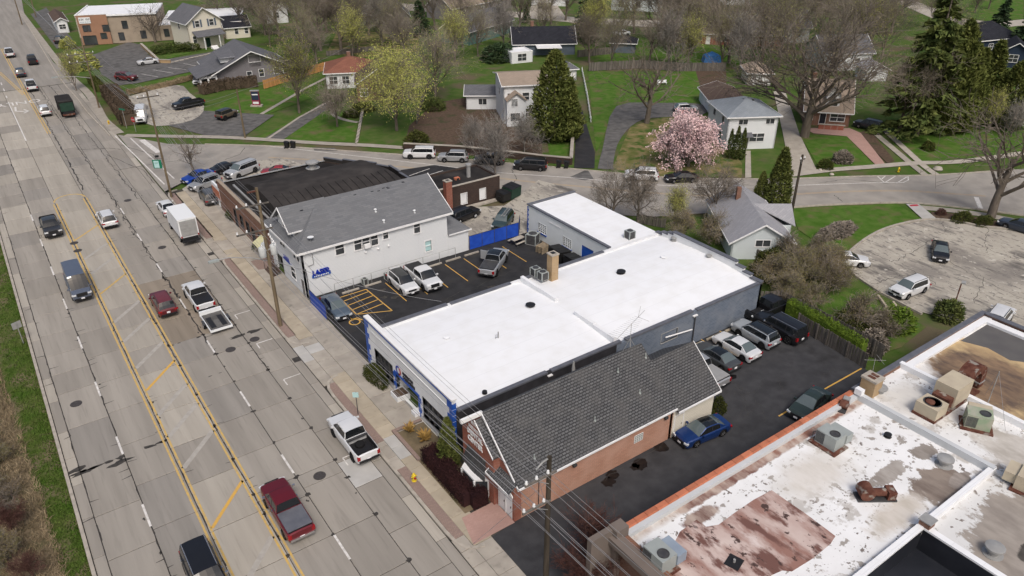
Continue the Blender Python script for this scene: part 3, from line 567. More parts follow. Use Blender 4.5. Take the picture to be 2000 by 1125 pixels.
strip('sidewalk', smooth_path([(18.75,145.6),(18.1,155.83),(18.67,166.73),(19.05,179.14),(18.42,195.61),(18.38,218.25),(18.7,248.8),(19.35,303.72)]), 1.5, .03, 'walk')
sheet('driveway', [(37.75,127.43),(40.28,124.98),(56.65,140.63),(57.33,144.7)], .014, 'asphalt_old')
strip('driveway_edge', [(38.32,127.02),(48.01,136.51),(57.28,143.81)], .5, .02, 'walk')
for i in range(12):
    a = l2((50.19,116.37), (61.26,136.52), i/12); c = l2((50.19,116.37), (61.26,136.52), (i+.85)/12); d = .85
    tag(MB().prism([(a[0]-d*.7,a[1]-d*.7),(a[0]+d*.7,a[1]+d*.7),(c[0]+d*.7,c[1]+d*.7),(c[0]-d*.7,c[1]-d*.7)], 0, .03+i*.05).build('garden_step', 'walk'), kind='structure')
strip('garden_path', smooth_path([(57.22,142.93),(54.06,134.72),(54.35,130.08),(55.59,127.26)]), .9, .012, 'walk')
strip('garden_path', [(42.83,142.58),(57.51,156.34),(64.64,162.22)], .8, .012, 'walk')
sheet('car_park', [(26.88,145.43),(34.53,151.74),(44.85,140.76),(36.05,131.37),(30.54,135.93)], .012, 'asphalt_old')
sheet('car_park', smooth_path([(23.78,170.02),(35.61,174.78),(36.19,166.18),(35.75,154.35),(31.48,146.47),(24.91,146.43),(22.94,154.85)], 3), .02, 'lot_worn')
sheet('car_park', [(25.93,217.18),(37.13,229.25),(39.89,222.48),(38.43,201.55),(52.67,204.37),(51.37,192.53),(43.82,186.2),(29.28,181.35),(25.48,181.86),(24.55,194.83)], .016, 'asphalt_old')
sheet('car_park', [(21.48,293.9),(27.28,305.72),(25.78,245.62),(25.09,232.78),(20.36,231.4)], .014, 'asphalt_old')
lines('stall_line', [[(31.73,189.82),(34.24,184.57)], [(34.94,192.39),(37.9,186.1)], [(38.35,192.5),(41.21,188.02)], [(42.41,194.79),(44.49,189.48)]], .12, 'paint_white', .022)
sheet('front_lawn', [(37.27,129.13),(56.82,142.76),(55.32,126.68),(50.04,117.47),(43.85,122.48)], -.02, 'lawn'); sheet('front_lawn', [(32,147.71),(44.67,160.26),(54.75,160.89),(55.24,148.04),(43.62,142.02),(34.53,151.74)], -.03, 'lawn')
sheet('front_lawn', [(115.15,76.01),(120.94,70.56),(111.38,59.19),(102.8,62.99)], -.02, 'lawn'); sheet('front_lawn', [(128.73,67.21),(147.25,62.37),(151.65,55.51),(136.97,48.9),(124.81,52.64),(118.56,55.86)], -.02, 'lawn')
sheet('back_lawn', [(115.25,132.74),(136.31,118.05),(115.63,99.4),(101.69,108.26),(79.77,88.97)], -.02, 'lawn'); sheet('front_lawn', [(94.28,96.4),(103.99,97.36),(109.49,93.51),(95.4,72.09),(90.42,67.92),(81.28,74.85),(77.08,82.11)], -.02, 'lawn_dry')
sheet('side_lawn', [(86.31,56.12),(91.38,53.65),(99.73,48.89),(97.57,43.63),(91.85,44.88),(85.78,44.64),(78.65,43.09),(81.53,51.35)], -.02, 'lawn'); sheet('side_lawn', [(65.06,39.16),(72.04,38.33),(72.25,29.11),(66.58,28.51),(62.53,29.22)], -.02, 'lawn')
sheet('front_lawn', [(77.8,99.39),(81.61,97.41),(73.08,87.72),(71.81,90.94)], -.02, 'lawn'); sheet('planting_bed', [(62.21,119.96),(73.67,130.53),(88.44,129.68),(77.09,111.45),(77.42,100.34),(70.81,91.64),(60.31,102.6),(55.63,109.63)], -.02, 'mulch')
sheet('back_lawn', [(88.66,210.89),(107.7,197.65),(94.4,173.83),(78.66,176.24),(75.34,187.1)], -.03, 'lawn_dry'); sheet('back_lawn', [(143.39,159.51),(177.69,135.64),(154.04,115.02),(121.21,137.91)], -.03, 'lawn'); sheet('planting_bed', [(135.35,118.72),(141.1,114.71),(125.58,101.29),(122.97,105.57)], -.015, 'mulch')
sheet('far_lawn', [(294.39,143.98),(315.58,129.32),(266.49,107.21),(255.21,110.85),(253.56,121.59)], -.03, 'lawn')
sheet('far_street', [(120.27,233.76),(142.15,201.11),(152.38,181.24),(164.08,165.13),(191.66,146.94),(199.8,153.52),(171.69,173.03),(158.52,188.65),(148.14,209.6),(126.74,245.99)], -.02, 'walk'); sheet('far_street', [(267.18,150.09),(278.14,150.89),(252.18,119.28),(253.47,110.01),(267.78,106.32),(257.02,101.53),(242.85,105.59),(225.79,97.98),(219.22,104.22),(238.86,116.13)], -.02, 'walk')
sheet('far_driveway', [(148.34,200.17),(164.14,220.09),(172,217.37),(153.67,187.67)], -.01, 'walk')
sheet('front_lawn', [(40.17,215.32),(50.11,224.4),(50.86,207.87),(40.82,202.61)], -.02, 'lawn'); sheet('verge', [(30.64,180.4),(43.48,185.82),(41.62,178.28),(30.76,174),(24.61,173.28)], -.02, 'lawn')
# ---- left verge and overgrown bank
verge = sheet('verge', [(-2.7,20),(-2.7,190),(-9,190),(-6.6,110),(-6.0,80),(-5.0,60),(-4.3,45),(-4.0,20)], -.02, 'verge_mix')
bank = sheet('overgrown_bank', [(-4,20),(-4.3,45),(-5.0,60),(-6.0,80),(-60,80),(-60,20)], 0, 'bank')
wall = MB().box(-7.0,-6.5,70.5,95,-.1,.5).build('low_wall', 'kerb', label='low concrete edging wall along the grass verge left of the road', cat='wall')
# ================================================================ buildings of the main road (world metres; roots stand at a corner)
def rootloc(o):
    v = Vector((0, 0, 0))
    while o: v += o.location; o = o.parent
    return v
def wb(b, name, m, par, smooth=False, **k):
    """build a part whose coordinates are world metres under an unrotated thing"""
    L = rootloc(par); b.v = [(x-L.x, y-L.y, z-L.z) for x, y, z in b.v]; return b.build(name, m, par, smooth, **k)
class Wall:
    """a straight wall seen from outside: O left foot, u to the right, n outwards"""
    def __init__(s, O, u, L): s.O = Vector(O); s.u = Vector(u).normalized(); s.n = Vector((s.u.y, -s.u.x)); s.L = L
    def p(s, a, d, z): q = s.O + s.u*a + s.n*d; return (q.x, q.y, z)
    def bx(s, b, a0, a1, d0, d1, z0, z1):
        P = [s.p(a0,d0,z0), s.p(a1,d0,z0), s.p(a1,d1,z0), s.p(a0,d1,z0), s.p(a0,d0,z1), s.p(a1,d0,z1), s.p(a1,d1,z1), s.p(a0,d1,z1)]
        return b.add(P, [(0,1,2,3),(7,6,5,4),(4,5,1,0),(5,6,2,1),(6,7,3,2),(7,4,0,3)])
    def fill(s, b, z0, z1, holes=(), t=.25):
        xs = sorted({0, s.L} | {v for h in holes for v in (h[0], h[0]+h[2])})
        for a, c in zip(xs[:-1], xs[1:]):
            if c - a < 1e-4: continue
            hs = sorted([(h[1], h[1]+h[3]) for h in holes if h[0] < (a+c)/2 < h[0]+h[2]]); z = z0
            for lo, hi in hs:
                if lo > z + 1e-4: s.bx(b, a, c, -t, 0, z, lo)
                z = hi
            if z < z1: s.bx(b, a, c, -t, 0, z, z1)
        return b
    def window(s, par, h, B=None, fm='white_trim', gm='glass_win', cols=1, rows=2, fr=.07, sill=True, name='window', dep=.1, label=None, proud=.03):
        a, z, w, hh = h[:4]; f = MB(); B = B or wb
        s.bx(f, a-fr, a+w+fr, -dep, proud, z+hh, z+hh+fr); s.bx(f, a-fr, a+w+fr, -dep, proud+(.05 if sill else 0), z-fr, z)
        s.bx(f, a-fr, a, -dep, proud, z, z+hh); s.bx(f, a+w, a+w+fr, -dep, proud, z, z+hh)
        for i in range(1, cols): s.bx(f, a+w*i/cols-.03, a+w*i/cols+.03, -dep, -.01, z, z+hh)
        for i in range(1, rows): s.bx(f, a, a+w, -dep, -.015, z+hh*i/rows-.03, z+hh*i/rows+.03)
        o = B(f, name, fm, par)
        if label: o['label'] = label
        g = MB(); s.bx(g, a, a+w, -dep-.03, -dep, z, z+hh); B(g, 'pane', gm, o); return o
    def door(s, par, h, B=None, m='white_trim', name='door', handle=True, fr=.07, fm='white_trim'):
        a, z, w, hh = h[:4]; B = B or wb; d = MB(); s.bx(d, a, a+w, -.08, -.03, z, z+hh); o = B(d, name, m, par)
        f = MB(); s.bx(f, a-fr, a, -.1, .02, z, z+hh+fr); s.bx(f, a+w, a+w+fr, -.1, .02, z, z+hh+fr); s.bx(f, a, a+w, -.1, .02, z+hh, z+hh+fr); B(f, 'door_frame', fm, o)
        if handle: k = MB(); s.bx(k, a+w-.16, a+w-.1, -.03, .02, z+.95, z+1.1); B(k, 'handle', 'metal_dark', o)
        return o
    def text(s, par, txt, a, z, size, m, d=.03, name='lettering', xs=1, B=None, fat=0):
        p = s.p(a, d, z); L = rootloc(par) if B is None else Vector((0,0,0)); o = word(txt, (p[0]-L.x, p[1]-L.y, p[2]-L.z), size, m, par, math.atan2(s.u.y, s.u.x), name=name, ext=.03, rx=R(90), fat=fat); o.scale = (xs, 1, 1); return o
def plane_slab(b, pts, t=.14):
    """roof plane of thickness t; pts counter-clockwise seen from above"""
    n = len(pts); return b.add([tuple(p) for p in pts] + [(p[0], p[1], p[2]-t) for p in pts], [tuple(range(n)), tuple(range(2*n-1, n-1, -1))] + [(i, n+i, n+(i+1) % n, (i+1) % n) for i in range(n)])
def edge_bar(b, p, q, w=.06, h=.2, up=.02):
    p = Vector(p); q = Vector(q); d = (q-p); s = Vector((-d.y, d.x, 0)).normalized()*w/2; U = Vector((0,0,up)); D = Vector((0,0,up-h))
    return b.add([p-s+D, q-s+D, q+s+D, p+s+D, p-s+U, q-s+U, q+s+U, p+s+U], [(3,2,1,0),(4,5,6,7),(0,1,5,4),(1,2,6,5),(2,3,7,6),(3,0,4,7)])
def vent(p, r=.16, h=.4, m='metal', label='', name='roof_vent', cap=True, cat='roof vent'):
    t = MB().lathe((0,0,0), [(r*1.8,0),(r*1.8,.04),(r,.06),(r,h*.65)] + ([(r*1.7,h*.68),(r*1.7,h*.85),(r*.6,h)] if cap else [(r,h)]), 12).build(name, m, None, True, label=label, cat=cat); t.location = p; return t
def condenser(p, s=.8, h=.85, label='', rz=0, name='air_conditioner'):
    t = thing(name, label, 'air conditioner', p, rz); b = MB().box(-s/2,s/2,-s/2,s/2,0,.06); b.build('base', 'metal', t)
    b = MB().box(-s/2+.02,s/2-.02,-s/2+.02,s/2-.02,.06,h); b.build('coil_housing', 'metal_dark', t)
    b = MB()
    for x in (-1, 1):
        for y in (-1, 1): b.box(x*s/2-.05,x*s/2+.05,y*s/2-.05,y*s/2+.05,.06,h+.01)
    b.box(-s/2-.01,s/2+.01,-s/2-.01,s/2+.01,h+.01,h+.06); b.build('casing', 'hvac', t)
    MB().lathe((0,0,h+.06), [(s*.4,0),(s*.4,.03),(s*.36,.035),(s*.36,.03)], 16).build('fan_ring', 'metal_dark', t, True)
    b = MB()
    for i in range(3): b.cbox((0,0,h+.075), (s*.66,.07,.012), i*math.pi/3)
    b.build('fan_guard', 'metal', t); return t
# ---- the white calibration workshop
A = thing('workshop_building', 'long white flat-roofed workshop with blue quoined front and calibration sign', 'building', (23.2, 40.8, 0))
fw = Wall((23.2, 56.2), (0, -1), 15.4)
hL = (1.75, .5, 3.4, 2.0); hD = (5.75, 0, 4.0, 2.05); hR = (10.6, .5, 3.3, 2.0)
b = MB(); fw.fill(b, -.1, 5.0, (hL, hD, hR), .3); wb(b, 'front_wall', 'white_wall', A)
b = MB(); fw.bx(b, -.02, 15.42, -.42, .06, 5.0, 5.14); wb(b, 'parapet_cap', 'white_trim', A)
b = MB(); fw.bx(b, .05, 15.35, .0, .05, 4.8, 4.94); wb(b, 'blue_band', 'blue_paint', A)
b = MB(); fw.bx(b, .9, 14.5, .0, .06, 4.1, 4.16); wb(b, 'moulding', 'white_trim', A)
for a0, sgn in ((0, 1), (15.4, -1)):
    for i in range(8):
        wdt = .75 if i % 2 else .42; z0 = .05 + i*.59; b = MB(); x = sorted((a0-sgn*.02, a0+sgn*wdt)); fw.bx(b, x[0], x[1], -.35, .035, z0, z0+.54); wb(b, 'quoin', 'blue_paint', A)
for h in (hL, hR): fw.window(A, h, fm='metal_dark', cols=4, rows=2, fr=.05, dep=.18, label='large dark shop window with metal bars')
# recessed entrance
b = MB(); fw.bx(b, 5.75, 9.75, -1.4, -1.35, 0, 2.05); fw.bx(b, 5.7, 5.75, -1.4, -.3, 0, 2.05); fw.bx(b, 9.75, 9.8, -1.4, -.3, 0, 2.05); fw.bx(b, 5.7, 9.8, -1.4, -.3, 2.05, 2.1); wb(b, 'entrance_recess', 'white_wall', A)
b = MB(); fw.bx(b, 7.3, 8.2, -1.34, -1.3, .02, 1.98); o = wb(b, 'door', 'glass_win', A); b = MB(); fw.bx(b, 7.2, 7.3, -1.34, -1.28, .02, 2.02); fw.bx(b, 8.2, 8.3, -1.34, -1.28, .02, 2.02); wb(b, 'door_frame', 'metal', o)
b = MB(); fw.bx(b, 5.45, 10.0, -.02, .05, 2.06, 2.3); wb(b, 'entrance_lintel', 'blue_paint', A)
for a0, sgn in ((5.75, -1), (9.75, 1)):
    for i in range(4): x = sorted((a0, a0+sgn*(.5 if i % 2 else .28))); b = MB(); fw.bx(b, x[0], x[1], -.3, .036, .03+i*.51, .03+i*.51+.47); wb(b, 'quoin', 'blue_paint', A)
b = MB(); fw.bx(b, 5.9, 7.2, -.5, .75, -.02, .55); wb(b, 'planter', 'white_wall', A); b = MB(); fw.bx(b, 6.0, 7.1, -.4, .65, .54, .57); wb(b, 'planter_soil', 'mulch', A)
b = MB(); fw.bx(b, 9.2, 9.9, -.2, .5, -.02, .45); wb(b, 'planter', 'white_wall', A)
fw.text(A, 'AMERICAN', 8.05, 2.92, .40, 'letter_dark', xs=.95, fat=.012); fw.text(A, 'CALIBRATION', 8.2, 2.52, .40, 'letter_dark', xs=.83, fat=.012)
for i, (m, a0, a1) in enumerate((('letter_blue', 70, 250), ('letter_red', -60, 60), ('letter_dark', 255, 295))):
    b = MB(); n = 8
    for k in range(n):
        t0, t1 = R(lerp(a0, a1, k/n)), R(lerp(a0, a1, (k+1)/n)); P = []
        for t, r in ((t0,.30),(t0,.46),(t1,.46),(t1,.30)): P.append((6.35+r*math.cos(t), 2.72+r*math.sin(t)))
        b.add([fw.p(x, .03, z) for x, z in P] + [fw.p(x, .05, z) for x, z in P], [(0,1,2,3),(7,6,5,4),(0,4,5,1),(1,5,6,2),(2,6,7,3),(3,7,4,0)])
    wb(b, 'logo_arc', m, A)
fw.text(A, '★', 6.35, 2.72, .5, 'letter_blue', name='logo_star') if 0 else None
# roof decks with a gentle bow, parapets along the sides
def bowed(b, x0, x1, y0, y1, z, rise, n=14, t=.2, k=10):
    vs = []; fs = []
    for i in range(k+1):
        for j in range(n+1):
            y = lerp(y0, y1, j/n); vs.append((lerp(x0, x1, i/k), y, z + rise*(1-(2*j/n-1)**2) + .03*noise.noise((lerp(x0,x1,i/k)*.5, y*.5, z))))
    for i in range(k):
        for j in range(n): a = i*(n+1)+j; fs.append((a, a+n+1, a+n+2, a+1))
    return b.add(vs, fs)
wb(bowed(MB(), 23.4, 40.25, 40.8, 55.4, 3.72, .38), 'roof', 'membrane', A, True)
wb(bowed(MB(), 40.2, 59.9, 40.8, 55.6, 3.6, .5), 'roof', 'membrane', A, True)
b = MB().box(23.45, 40.2, 55.1, 55.45, 0, 3.95); b.box(40.2, 60, 55.1, 55.55, 0, 3.85); wb(b, 'side_wall', 'white_wall', A)
b = MB().box(23.5, 40.2, 40.7, 41.0, 0, 3.95); wb(b, 'side_wall', 'black_wall', A, label='black painted side wall with worn patches')
rw = Wall((40.2, 40.7), (1, 0), 19.9); hw = (5.7, 1.75, 2.1, 1.0)
b = MB(); rw.fill(b, 0, 3.75, (hw,), .3); wb(b, 'side_wall', 'block_blue', A, label='slate blue painted block wall facing the car park')
rw.window(A, hw, fm='metal', gm='block_blue', cols=1, rows=1, dep=.08, name='blocked_window')
for x0, x1, z in ((23.6, 32.4, 4.06), (32.85, 40.7, 4.02), (41.3, 49.9, 3.98), (50.5, 60.0, 3.88)):
    b = MB().box(x0, x1, 40.62, 41.02, z-.16, z); wb(b, 'coping', 'coping', A)
b = MB().box(32.4, 32.85, 40.5, 41.1, 3.62, 3.72); b.box(49.9, 50.5, 40.5, 41.1, 3.3, 3.4); wb(b, 'scupper', 'white_trim', A)
b = MB().tube((50.2,40.55,3.3),(50.2,40.55,.1),.06,n=8); wb(b, 'downpipe', 'metal_dark', A)
b = MB().tube((46.2,40.45,2.45),(49.8,40.45,2.0),.07,n=8); wb(b, 'pipe', 'white_trim', A)
for x0, x1, z in ((23.6, 31.4, 4.08), (31.75, 38.9, 4.02), (40.4, 51.4, 4.0)):
    b = MB().box(x0, x1, 55.08, 55.48, z-.14, z); wb(b, 'coping', 'coping', A)
# stepped dividers and stepped rear wall
for y0, y1, z in ((55.1,52.2,4.25),(52.2,49.4,4.32),(46.5,43.8,4.3),(43.8,41.0,4.2)): b = MB().box(40.05, 40.4, y1, y0, 3.6, z+.18); wb(b, 'roof_kerb', 'membrane', A)
for i, (y0, y1, z) in enumerate(((55.6,54.7,4.0),(54.7,53.8,4.35),(53.8,53.0,4.65),(53.0,44.0,4.95),(44.0,43.0,4.6),(43.0,42.0,4.25),(42.0,40.7,3.95))):
    b = MB().box(59.8, 60.1, y1, y0, 0, z-.12); wb(b, 'stepped_wall', 'white_wall', A); b = MB().box(59.7, 60.2, y1-.05, y0+.05, z-.12, z+.002*i); wb(b, 'coping', 'coping', A)
# rear annex
an = Wall((52.6, 70.9), (0, -1), 15.2); h1 = (2.3, 1.1, 1.55, 1.15); h2 = (7.2, 1.1, 1.55, 1.15); h3 = (10.6, .0, 2.1, 2.45)
b = MB(); an.fill(b, 0, 3.85, (h1, h2, h3), .3); wb(b, 'annex_wall', 'block_white', A)
for h in (h1, h2): (an.window(A, h, fm='sign_white', gm='glass_block', cols=4, rows=5, fr=.04, name='window', label='glass block window on a blue sill', dep=.08), wb(an.bx(MB(), h[0]-.12, h[0]+h[2]+.12, 0, .1, h[1]-.22, h[1]-.04), 'window_sill', 'blue_paint', A))
b = MB(); an.bx(b, 10.6, 12.7, -.12, -.06, 0, 2.45); wb(b, 'roller_door', 'blue_paint', A)
b = MB().box(52.85, 60.1, 55.7, 70.9, 3.3, 3.75); wb(b, 'annex_roof', 'membrane', A)
b = MB().box(52.5, 52.86, 55.6, 71.0, 3.85, 3.98); b.box(52.86, 60.2, 70.7, 71.02, 3.75, 3.96); wb(b, 'coping', 'coping', A)
b = MB().box(52.86, 60.1, 70.72, 70.9, 0, 3.74); b.box(59.9, 60.1, 55.7, 70.7, 0, 3.3); wb(b, 'annex_wall', 'block_white', A)
for i in range(11): b = MB(); an.bx(b, -.03, .26 if i % 2 else .14, -.2, .03, .1+i*.33, .38+i*.33); wb(b, 'quoin', 'blue_paint', A)
b = MB(); an.bx(b, 4.5, 6.8, .02, .06, 3.05, 3.12); wb(b, 'conduit', 'white_trim', A)
# chimney, roof plant
c = thing('chimney', 'tall tan brick chimney beside two condensers on the white workshop roof', 'chimney', (43.0, 53.6, 3.6)); MB().box(-.42,.42,-.42,.42,0,3.1).build('stack', 'brick_tan', c); MB().box(-.47,.47,-.47,.47,3.1,3.25).build('cap', 'kerb', c); MB().box(-.2,.2,-.2,.2,3.25,3.3).build('flue', 'plastic_black', c)
condenser((41.9,55.0,4.02), .8, .85, 'outer of two dark condensers next to the tan chimney', 0); condenser((41.9,53.8,4.1), .8, .85, 'condenser between the tan chimney and the roof step', 0)
condenser((56.36,56.39)+(3.76,), .85, .9, 'lone grey condenser on the white annex roof')
vent((37.65,50.15)+(4.02,), .28, .35, 'plastic_black', 'black domed vent on the front half of the white roof'); vent((49.38,50.2)+(4.02,), .28, .35, 'plastic_black', 'black domed vent in the middle of the rear white roof')
vent((59.68,52.73)+(3.95,), .2, .45, 'metal', 'grey capped vent near the stepped rear parapet'); vent((59.5,47.4)+(3.95,), .2, .45, 'metal', 'grey capped vent close to the right stepped parapet'); vent((55.52,50.19)+(4.0,), .2, .2, 'membrane', 'low white vent on the rear white roof'); vent((28.24,50.05)+(4.02,), .2, .22, 'membrane', 'low white vent near the front of the white roof')
vent((60.86,51.58)+(3.95,), .09, .5, 'membrane', 'thin white pipe vent near the rear parapet', cap=False); vent((26.68,41.53)+(3.85,), .12, .25, 'plastic_black', 'tiny black pipe near the right edge of the front white roof')
c = thing('roof_pipe', 'thin grey pipe with a side bracket on the front white roof', 'pipe', (31.98,47.32)+(4.0,)); MB().tube((0,0,0),(0,0,.75),.06,n=8).build('pipe', 'metal', c); MB().path([(-.3,0,0),(-.3,0,.5),(0,0,.5)],.02).tube((-.3,0,.25),(0,0,.25),.02).build('bracket', 'metal', c)
# ---- the dental practice: salmon side, steep shingle roof
D = thing('dental_building', 'brick dental practice with steep dark shingle roof and red brick gable', 'building', (22.8, 32.0, 0))
RZ, RY = 6.95, 36.3
def rz(y): return lerp(3.12, RZ, (y-31.75)/(RY-31.75)) if y < RY else lerp(RZ, 4.95, (y-RY)/(38.6-RY))
b = MB().box(23.4, 38.5, 32.0, 32.25, 0, 3.1); wb(b, 'side_wall', 'brick_salmon', D)
b = MB().box(22.86, 23.4, 31.97, 32.4, 0, 3.1); wb(b, 'corner_pier', 'brick_red', D)
b = MB().box(23.4, 38.5, 38.05, 38.3, 0, 4.9); wb(b, 'side_wall', 'brick_dark', D)
def gable(b, x0, x1, ys, drop=.1, z0=0):
    top = [(y, rz(y)-drop) for y in ys]; P = [(ys[0], z0), (ys[-1], z0)] + top[::-1]; n = len(P)
    return b.add([(x0, y, z) for y, z in P] + [(x1, y, z) for y, z in P], [tuple(range(n))[::-1], tuple(range(n, 2*n))] + [(i, (i+1) % n, n+(i+1) % n, n+i) for i in range(n)])
wb(gable(MB(), 23.05, 23.3, (32.0, 34.1, RY, 38.3), .12), 'gable_wall', 'brick_red', D)
wb(gable(MB(), 38.2, 38.45, (32.0, 34.1, RY, 38.3), .12), 'gable_wall', 'brick_salmon', D)
wb(gable(MB(), 22.5, 23.05, (34.1, RY, 38.2), .5), 'gable_wall', 'brick_red', D, label='projecting red brick front gable carrying the white sign')
b = MB(); plane_slab(b, [(23.0,31.75,3.12),(38.6,31.75,3.12),(38.6,RY,RZ),(23.0,RY,RZ)]); plane_slab(b, [(23.0,RY,RZ-.01),(38.6,RY,RZ-.01),(38.6,38.6,4.95),(23.0,38.6,4.95)]); wb(b, 'roof', 'shingle_dark', D)
b = MB(); plane_slab(b, [(38.6,31.55,2.85),(43.6,31.55,2.85),(43.6,35.1,5.85),(38.6,35.1,5.85)]); plane_slab(b, [(38.6,35.1,5.84),(43.6,35.1,5.84),(43.6,38.3,3.4),(38.6,38.3,3.4)]); wb(b, 'rear_roof', 'shingle_dark', D)
b = MB().box(38.5, 43.3, 31.95, 32.15, 0, 2.85); b.add([(43.3,31.95,0),(43.3,38,0),(43.3,38,3.3),(43.3,35.1,5.6),(43.3,31.95,2.9),(43.1,31.95,0),(43.1,38,0),(43.1,38,3.3),(43.1,35.1,5.6),(43.1,31.95,2.9)], [(0,1,2,3,4),(9,8,7,6,5)]); b.box(38.5,43.3,37.8,38,0,3.3); wb(b, 'rear_wall', 'siding_cream', D)
dw = Wall((38.6, 31.95), (1, 0), 4.7); dw.door(D, (.15, .05, .95, 2.05), m='hvac_blue')
b = MB(); edge_bar(b, (23.0,31.72,3.14), (38.6,31.72,3.14), .1, .14); edge_bar(b, (38.6,31.52,2.87), (43.6,31.52,2.87), .1, .14); wb(b, 'gutter', 'white_trim', D)
b = MB(); edge_bar(b, (22.98,31.75,3.14), (22.98,RY,RZ+.02), .07, .2); wb(b, 'rake_trim', 'white_trim', D); b = MB(); edge_bar(b, (43.62,31.55,2.87), (43.62,35.1,5.87), .06, .16); wb(b, 'rake_trim', 'white_trim', D)
b = MB(); plane_slab(b, [(22.4,34.0,rz(34.0)-.42),(23.04,34.0,rz(34.0)-.42),(23.04,RY,RZ-.42),(22.4,RY,RZ-.42)], .1); wb(b, 'front_roof', 'shingle_dark', D)
b = MB(); edge_bar(b, (22.38,34.0,rz(34.0)-.4), (22.38,RY,RZ-.4), .06, .14); wb(b, 'rake_trim', 'white_trim', D)
b = MB(); edge_bar(b, (21.3,RY+.1,RZ+.02), (23.1,RY+.1,RZ+.02), .22, .3); wb(b, 'ridge_beam', 'white_trim', D)
b = MB(); plane_slab(b, [(22.2,31.9,3.0),(23.04,31.9,3.55),(23.04,34.7,3.55),(22.2,34.7,3.0)], .1); wb(b, 'porch_roof', 'shingle_dark', D)
b = MB(); edge_bar(b, (22.18,31.88,3.02), (22.18,34.72,3.02), .06, .14); edge_bar(b, (22.2,34.72,3.02), (23.04,34.72,3.57), .05, .12); wb(b, 'porch_trim', 'white_trim', D)
df = Wall((22.8, 34.4), (0, -1), 2.4); b = MB(); df.fill(b, 0, 3.0, ((.5, 0, 1.6, 2.15),), .22); wb(b, 'front_wall', 'brick_red', D)
df.door(D, (.5, 0, .78, 2.15)); df.door(D, (1.32, 0, .78, 2.15))
b = MB(); P = [(.3,2.2),(2.3,2.2),(2.3,2.35),(1.5,2.75),(1.35,2.62),(1.25,2.62),(1.1,2.75),(.3,2.35)]; b.add([df.p(a,.02,z) for a, z in P] + [df.p(a,.1,z) for a, z in P], [tuple(range(8))[::-1], tuple(range(8,16))] + [(i,(i+1) % 8,8+(i+1) % 8,8+i) for i in range(8)]); wb(b, 'pediment', 'white_trim', D)
gw = Wall((22.5, 38.2), (0, -1), 4.1)
for a, z, t, s in ((1.75,4.95,'DENTAL',.62),(1.75,4.3,'CENTER',.62)): gw.text(D, t, a, z, s, 'letter_white', .02, xs=.85, fat=.016)
for k, (z, n) in enumerate(((6.0, 3), (5.5, 5))):
    for i in range(n): b = MB(); a = 1.75+(i-(n-1)/2)*.34; gw.bx(b, a-.12, a-.05, .0, .03, z-.15, z+.15); gw.bx(b, a+.05, a+.12, .0, .03, z-.15, z+.15); gw.bx(b, a-.05, a+.05, .0, .03, z-.04+(i % 2)*.1, z+.04+(i % 2)*.1); wb(b, 'small_letter', 'letter_white', D)
# bay window with a metal canopy
by = Wall((22.5, 37.7), (0, -1), 2.9); B_ = [(0,0),(.6,.85),(2.3,.85),(2.9,0)]
b = MB(); 
for z0, z1 in ((.25,.5),(1.85,2.0)): P = [by.p(a, d, 0)[:2] for a, d in B_]; b.prism(P, z0, z1)
for a, d in B_: q = by.p(a, d, 0); b.box(q[0]-.06, q[0]+.06, q[1]-.06, q[1]+.06, .5, 1.85)
o = wb(b, 'bay_window', 'white_trim', D)
for (a0, d0), (a1, d1) in zip(B_[:-1], B_[1:]): p = by.p(a0, d0-.03, 0); q = by.p(a1, d1-.03, 0); g = MB().quad((p[0],p[1],.5),(q[0],q[1],.5),(q[0],q[1],1.85),(p[0],p[1],1.85)); wb(g, 'pane', 'glass_win', o)
b = MB()
for i in range(8): a0, a1 = lerp(-.1,3.0,i/8), lerp(-.1,3.0,(i+.94)/8); d = .5-abs(i-3.5)*.03; b.add([by.p(a0,d,2.02),by.p(a1,d,2.02),by.p(lerp(a1,1.45,.25),.03,3.6),by.p(lerp(a0,1.45,.25),.03,3.6),by.p(a0,d-.03,1.97),by.p(a1,d-.03,1.97),by.p(lerp(a1,1.45,.25),0,3.55),by.p(lerp(a0,1.45,.25),0,3.55)], [(0,1,2,3),(7,6,5,4),(0,4,5,1),(1,5,6,2),(2,6,7,3),(3,7,4,0)])
wb(b, 'bay_canopy', 'metal_dark', D)
sw = Wall((23.4, 32.0), (1, 0), 15); b = MB(); sw.bx(b, 10.9, 11.8, -.02, .015, 1.5, 2.2); wb(b, 'glass_block_window', 'glass_block', D)
b = MB()
for i in range(5): sw.bx(b, 10.9+i*.225-.02, 10.9+i*.225+.02, .0, .02, 1.5, 2.2)
for i in range(5): sw.bx(b, 10.9, 11.8, .0, .021, 1.5+i*.175-.02, 1.5+i*.175+.02)
wb(b, 'glass_block_grid', 'sign_white', D)
for x in (28.0, 37.4): b = MB().box(x, x+.3, 31.75, 32.0, 2.5, 2.7); wb(b, 'wall_lamp', 'metal_dark', D)
b = MB().tube((24.9,31.9,3.0),(24.9,31.9,.6),.03,n=6); wb(b, 'conduit', 'metal_dark', D)
sl = (RZ-3.12)/(RY-31.75)
def on_roof(px): return px
for p, l in (((31.2,33.3),'white pipe vent low on the dark shingle roof above the brick'),((36.1,33.6),'small vent near the right end of the dark shingle roof'),((35.2,35.3),'white pipe vent high on the dark shingle roof'),((38.3,35.4),'square white vent at the rear end of the dark shingle roof'),((25.2,32.9),'short pipe vent near the front of the dark shingle roof')):
    z = 3.12+(p[1]-31.75)*sl; t = MB().tube((0,0,-.15),(0,0,.3),.05,n=8).lathe((0,0,-.04),[(.13,-.06),(.09,.05)],10).build('roof_vent', 'hvac', None, True, label=l, cat='roof vent'); t.location = (p[0], p[1], z)
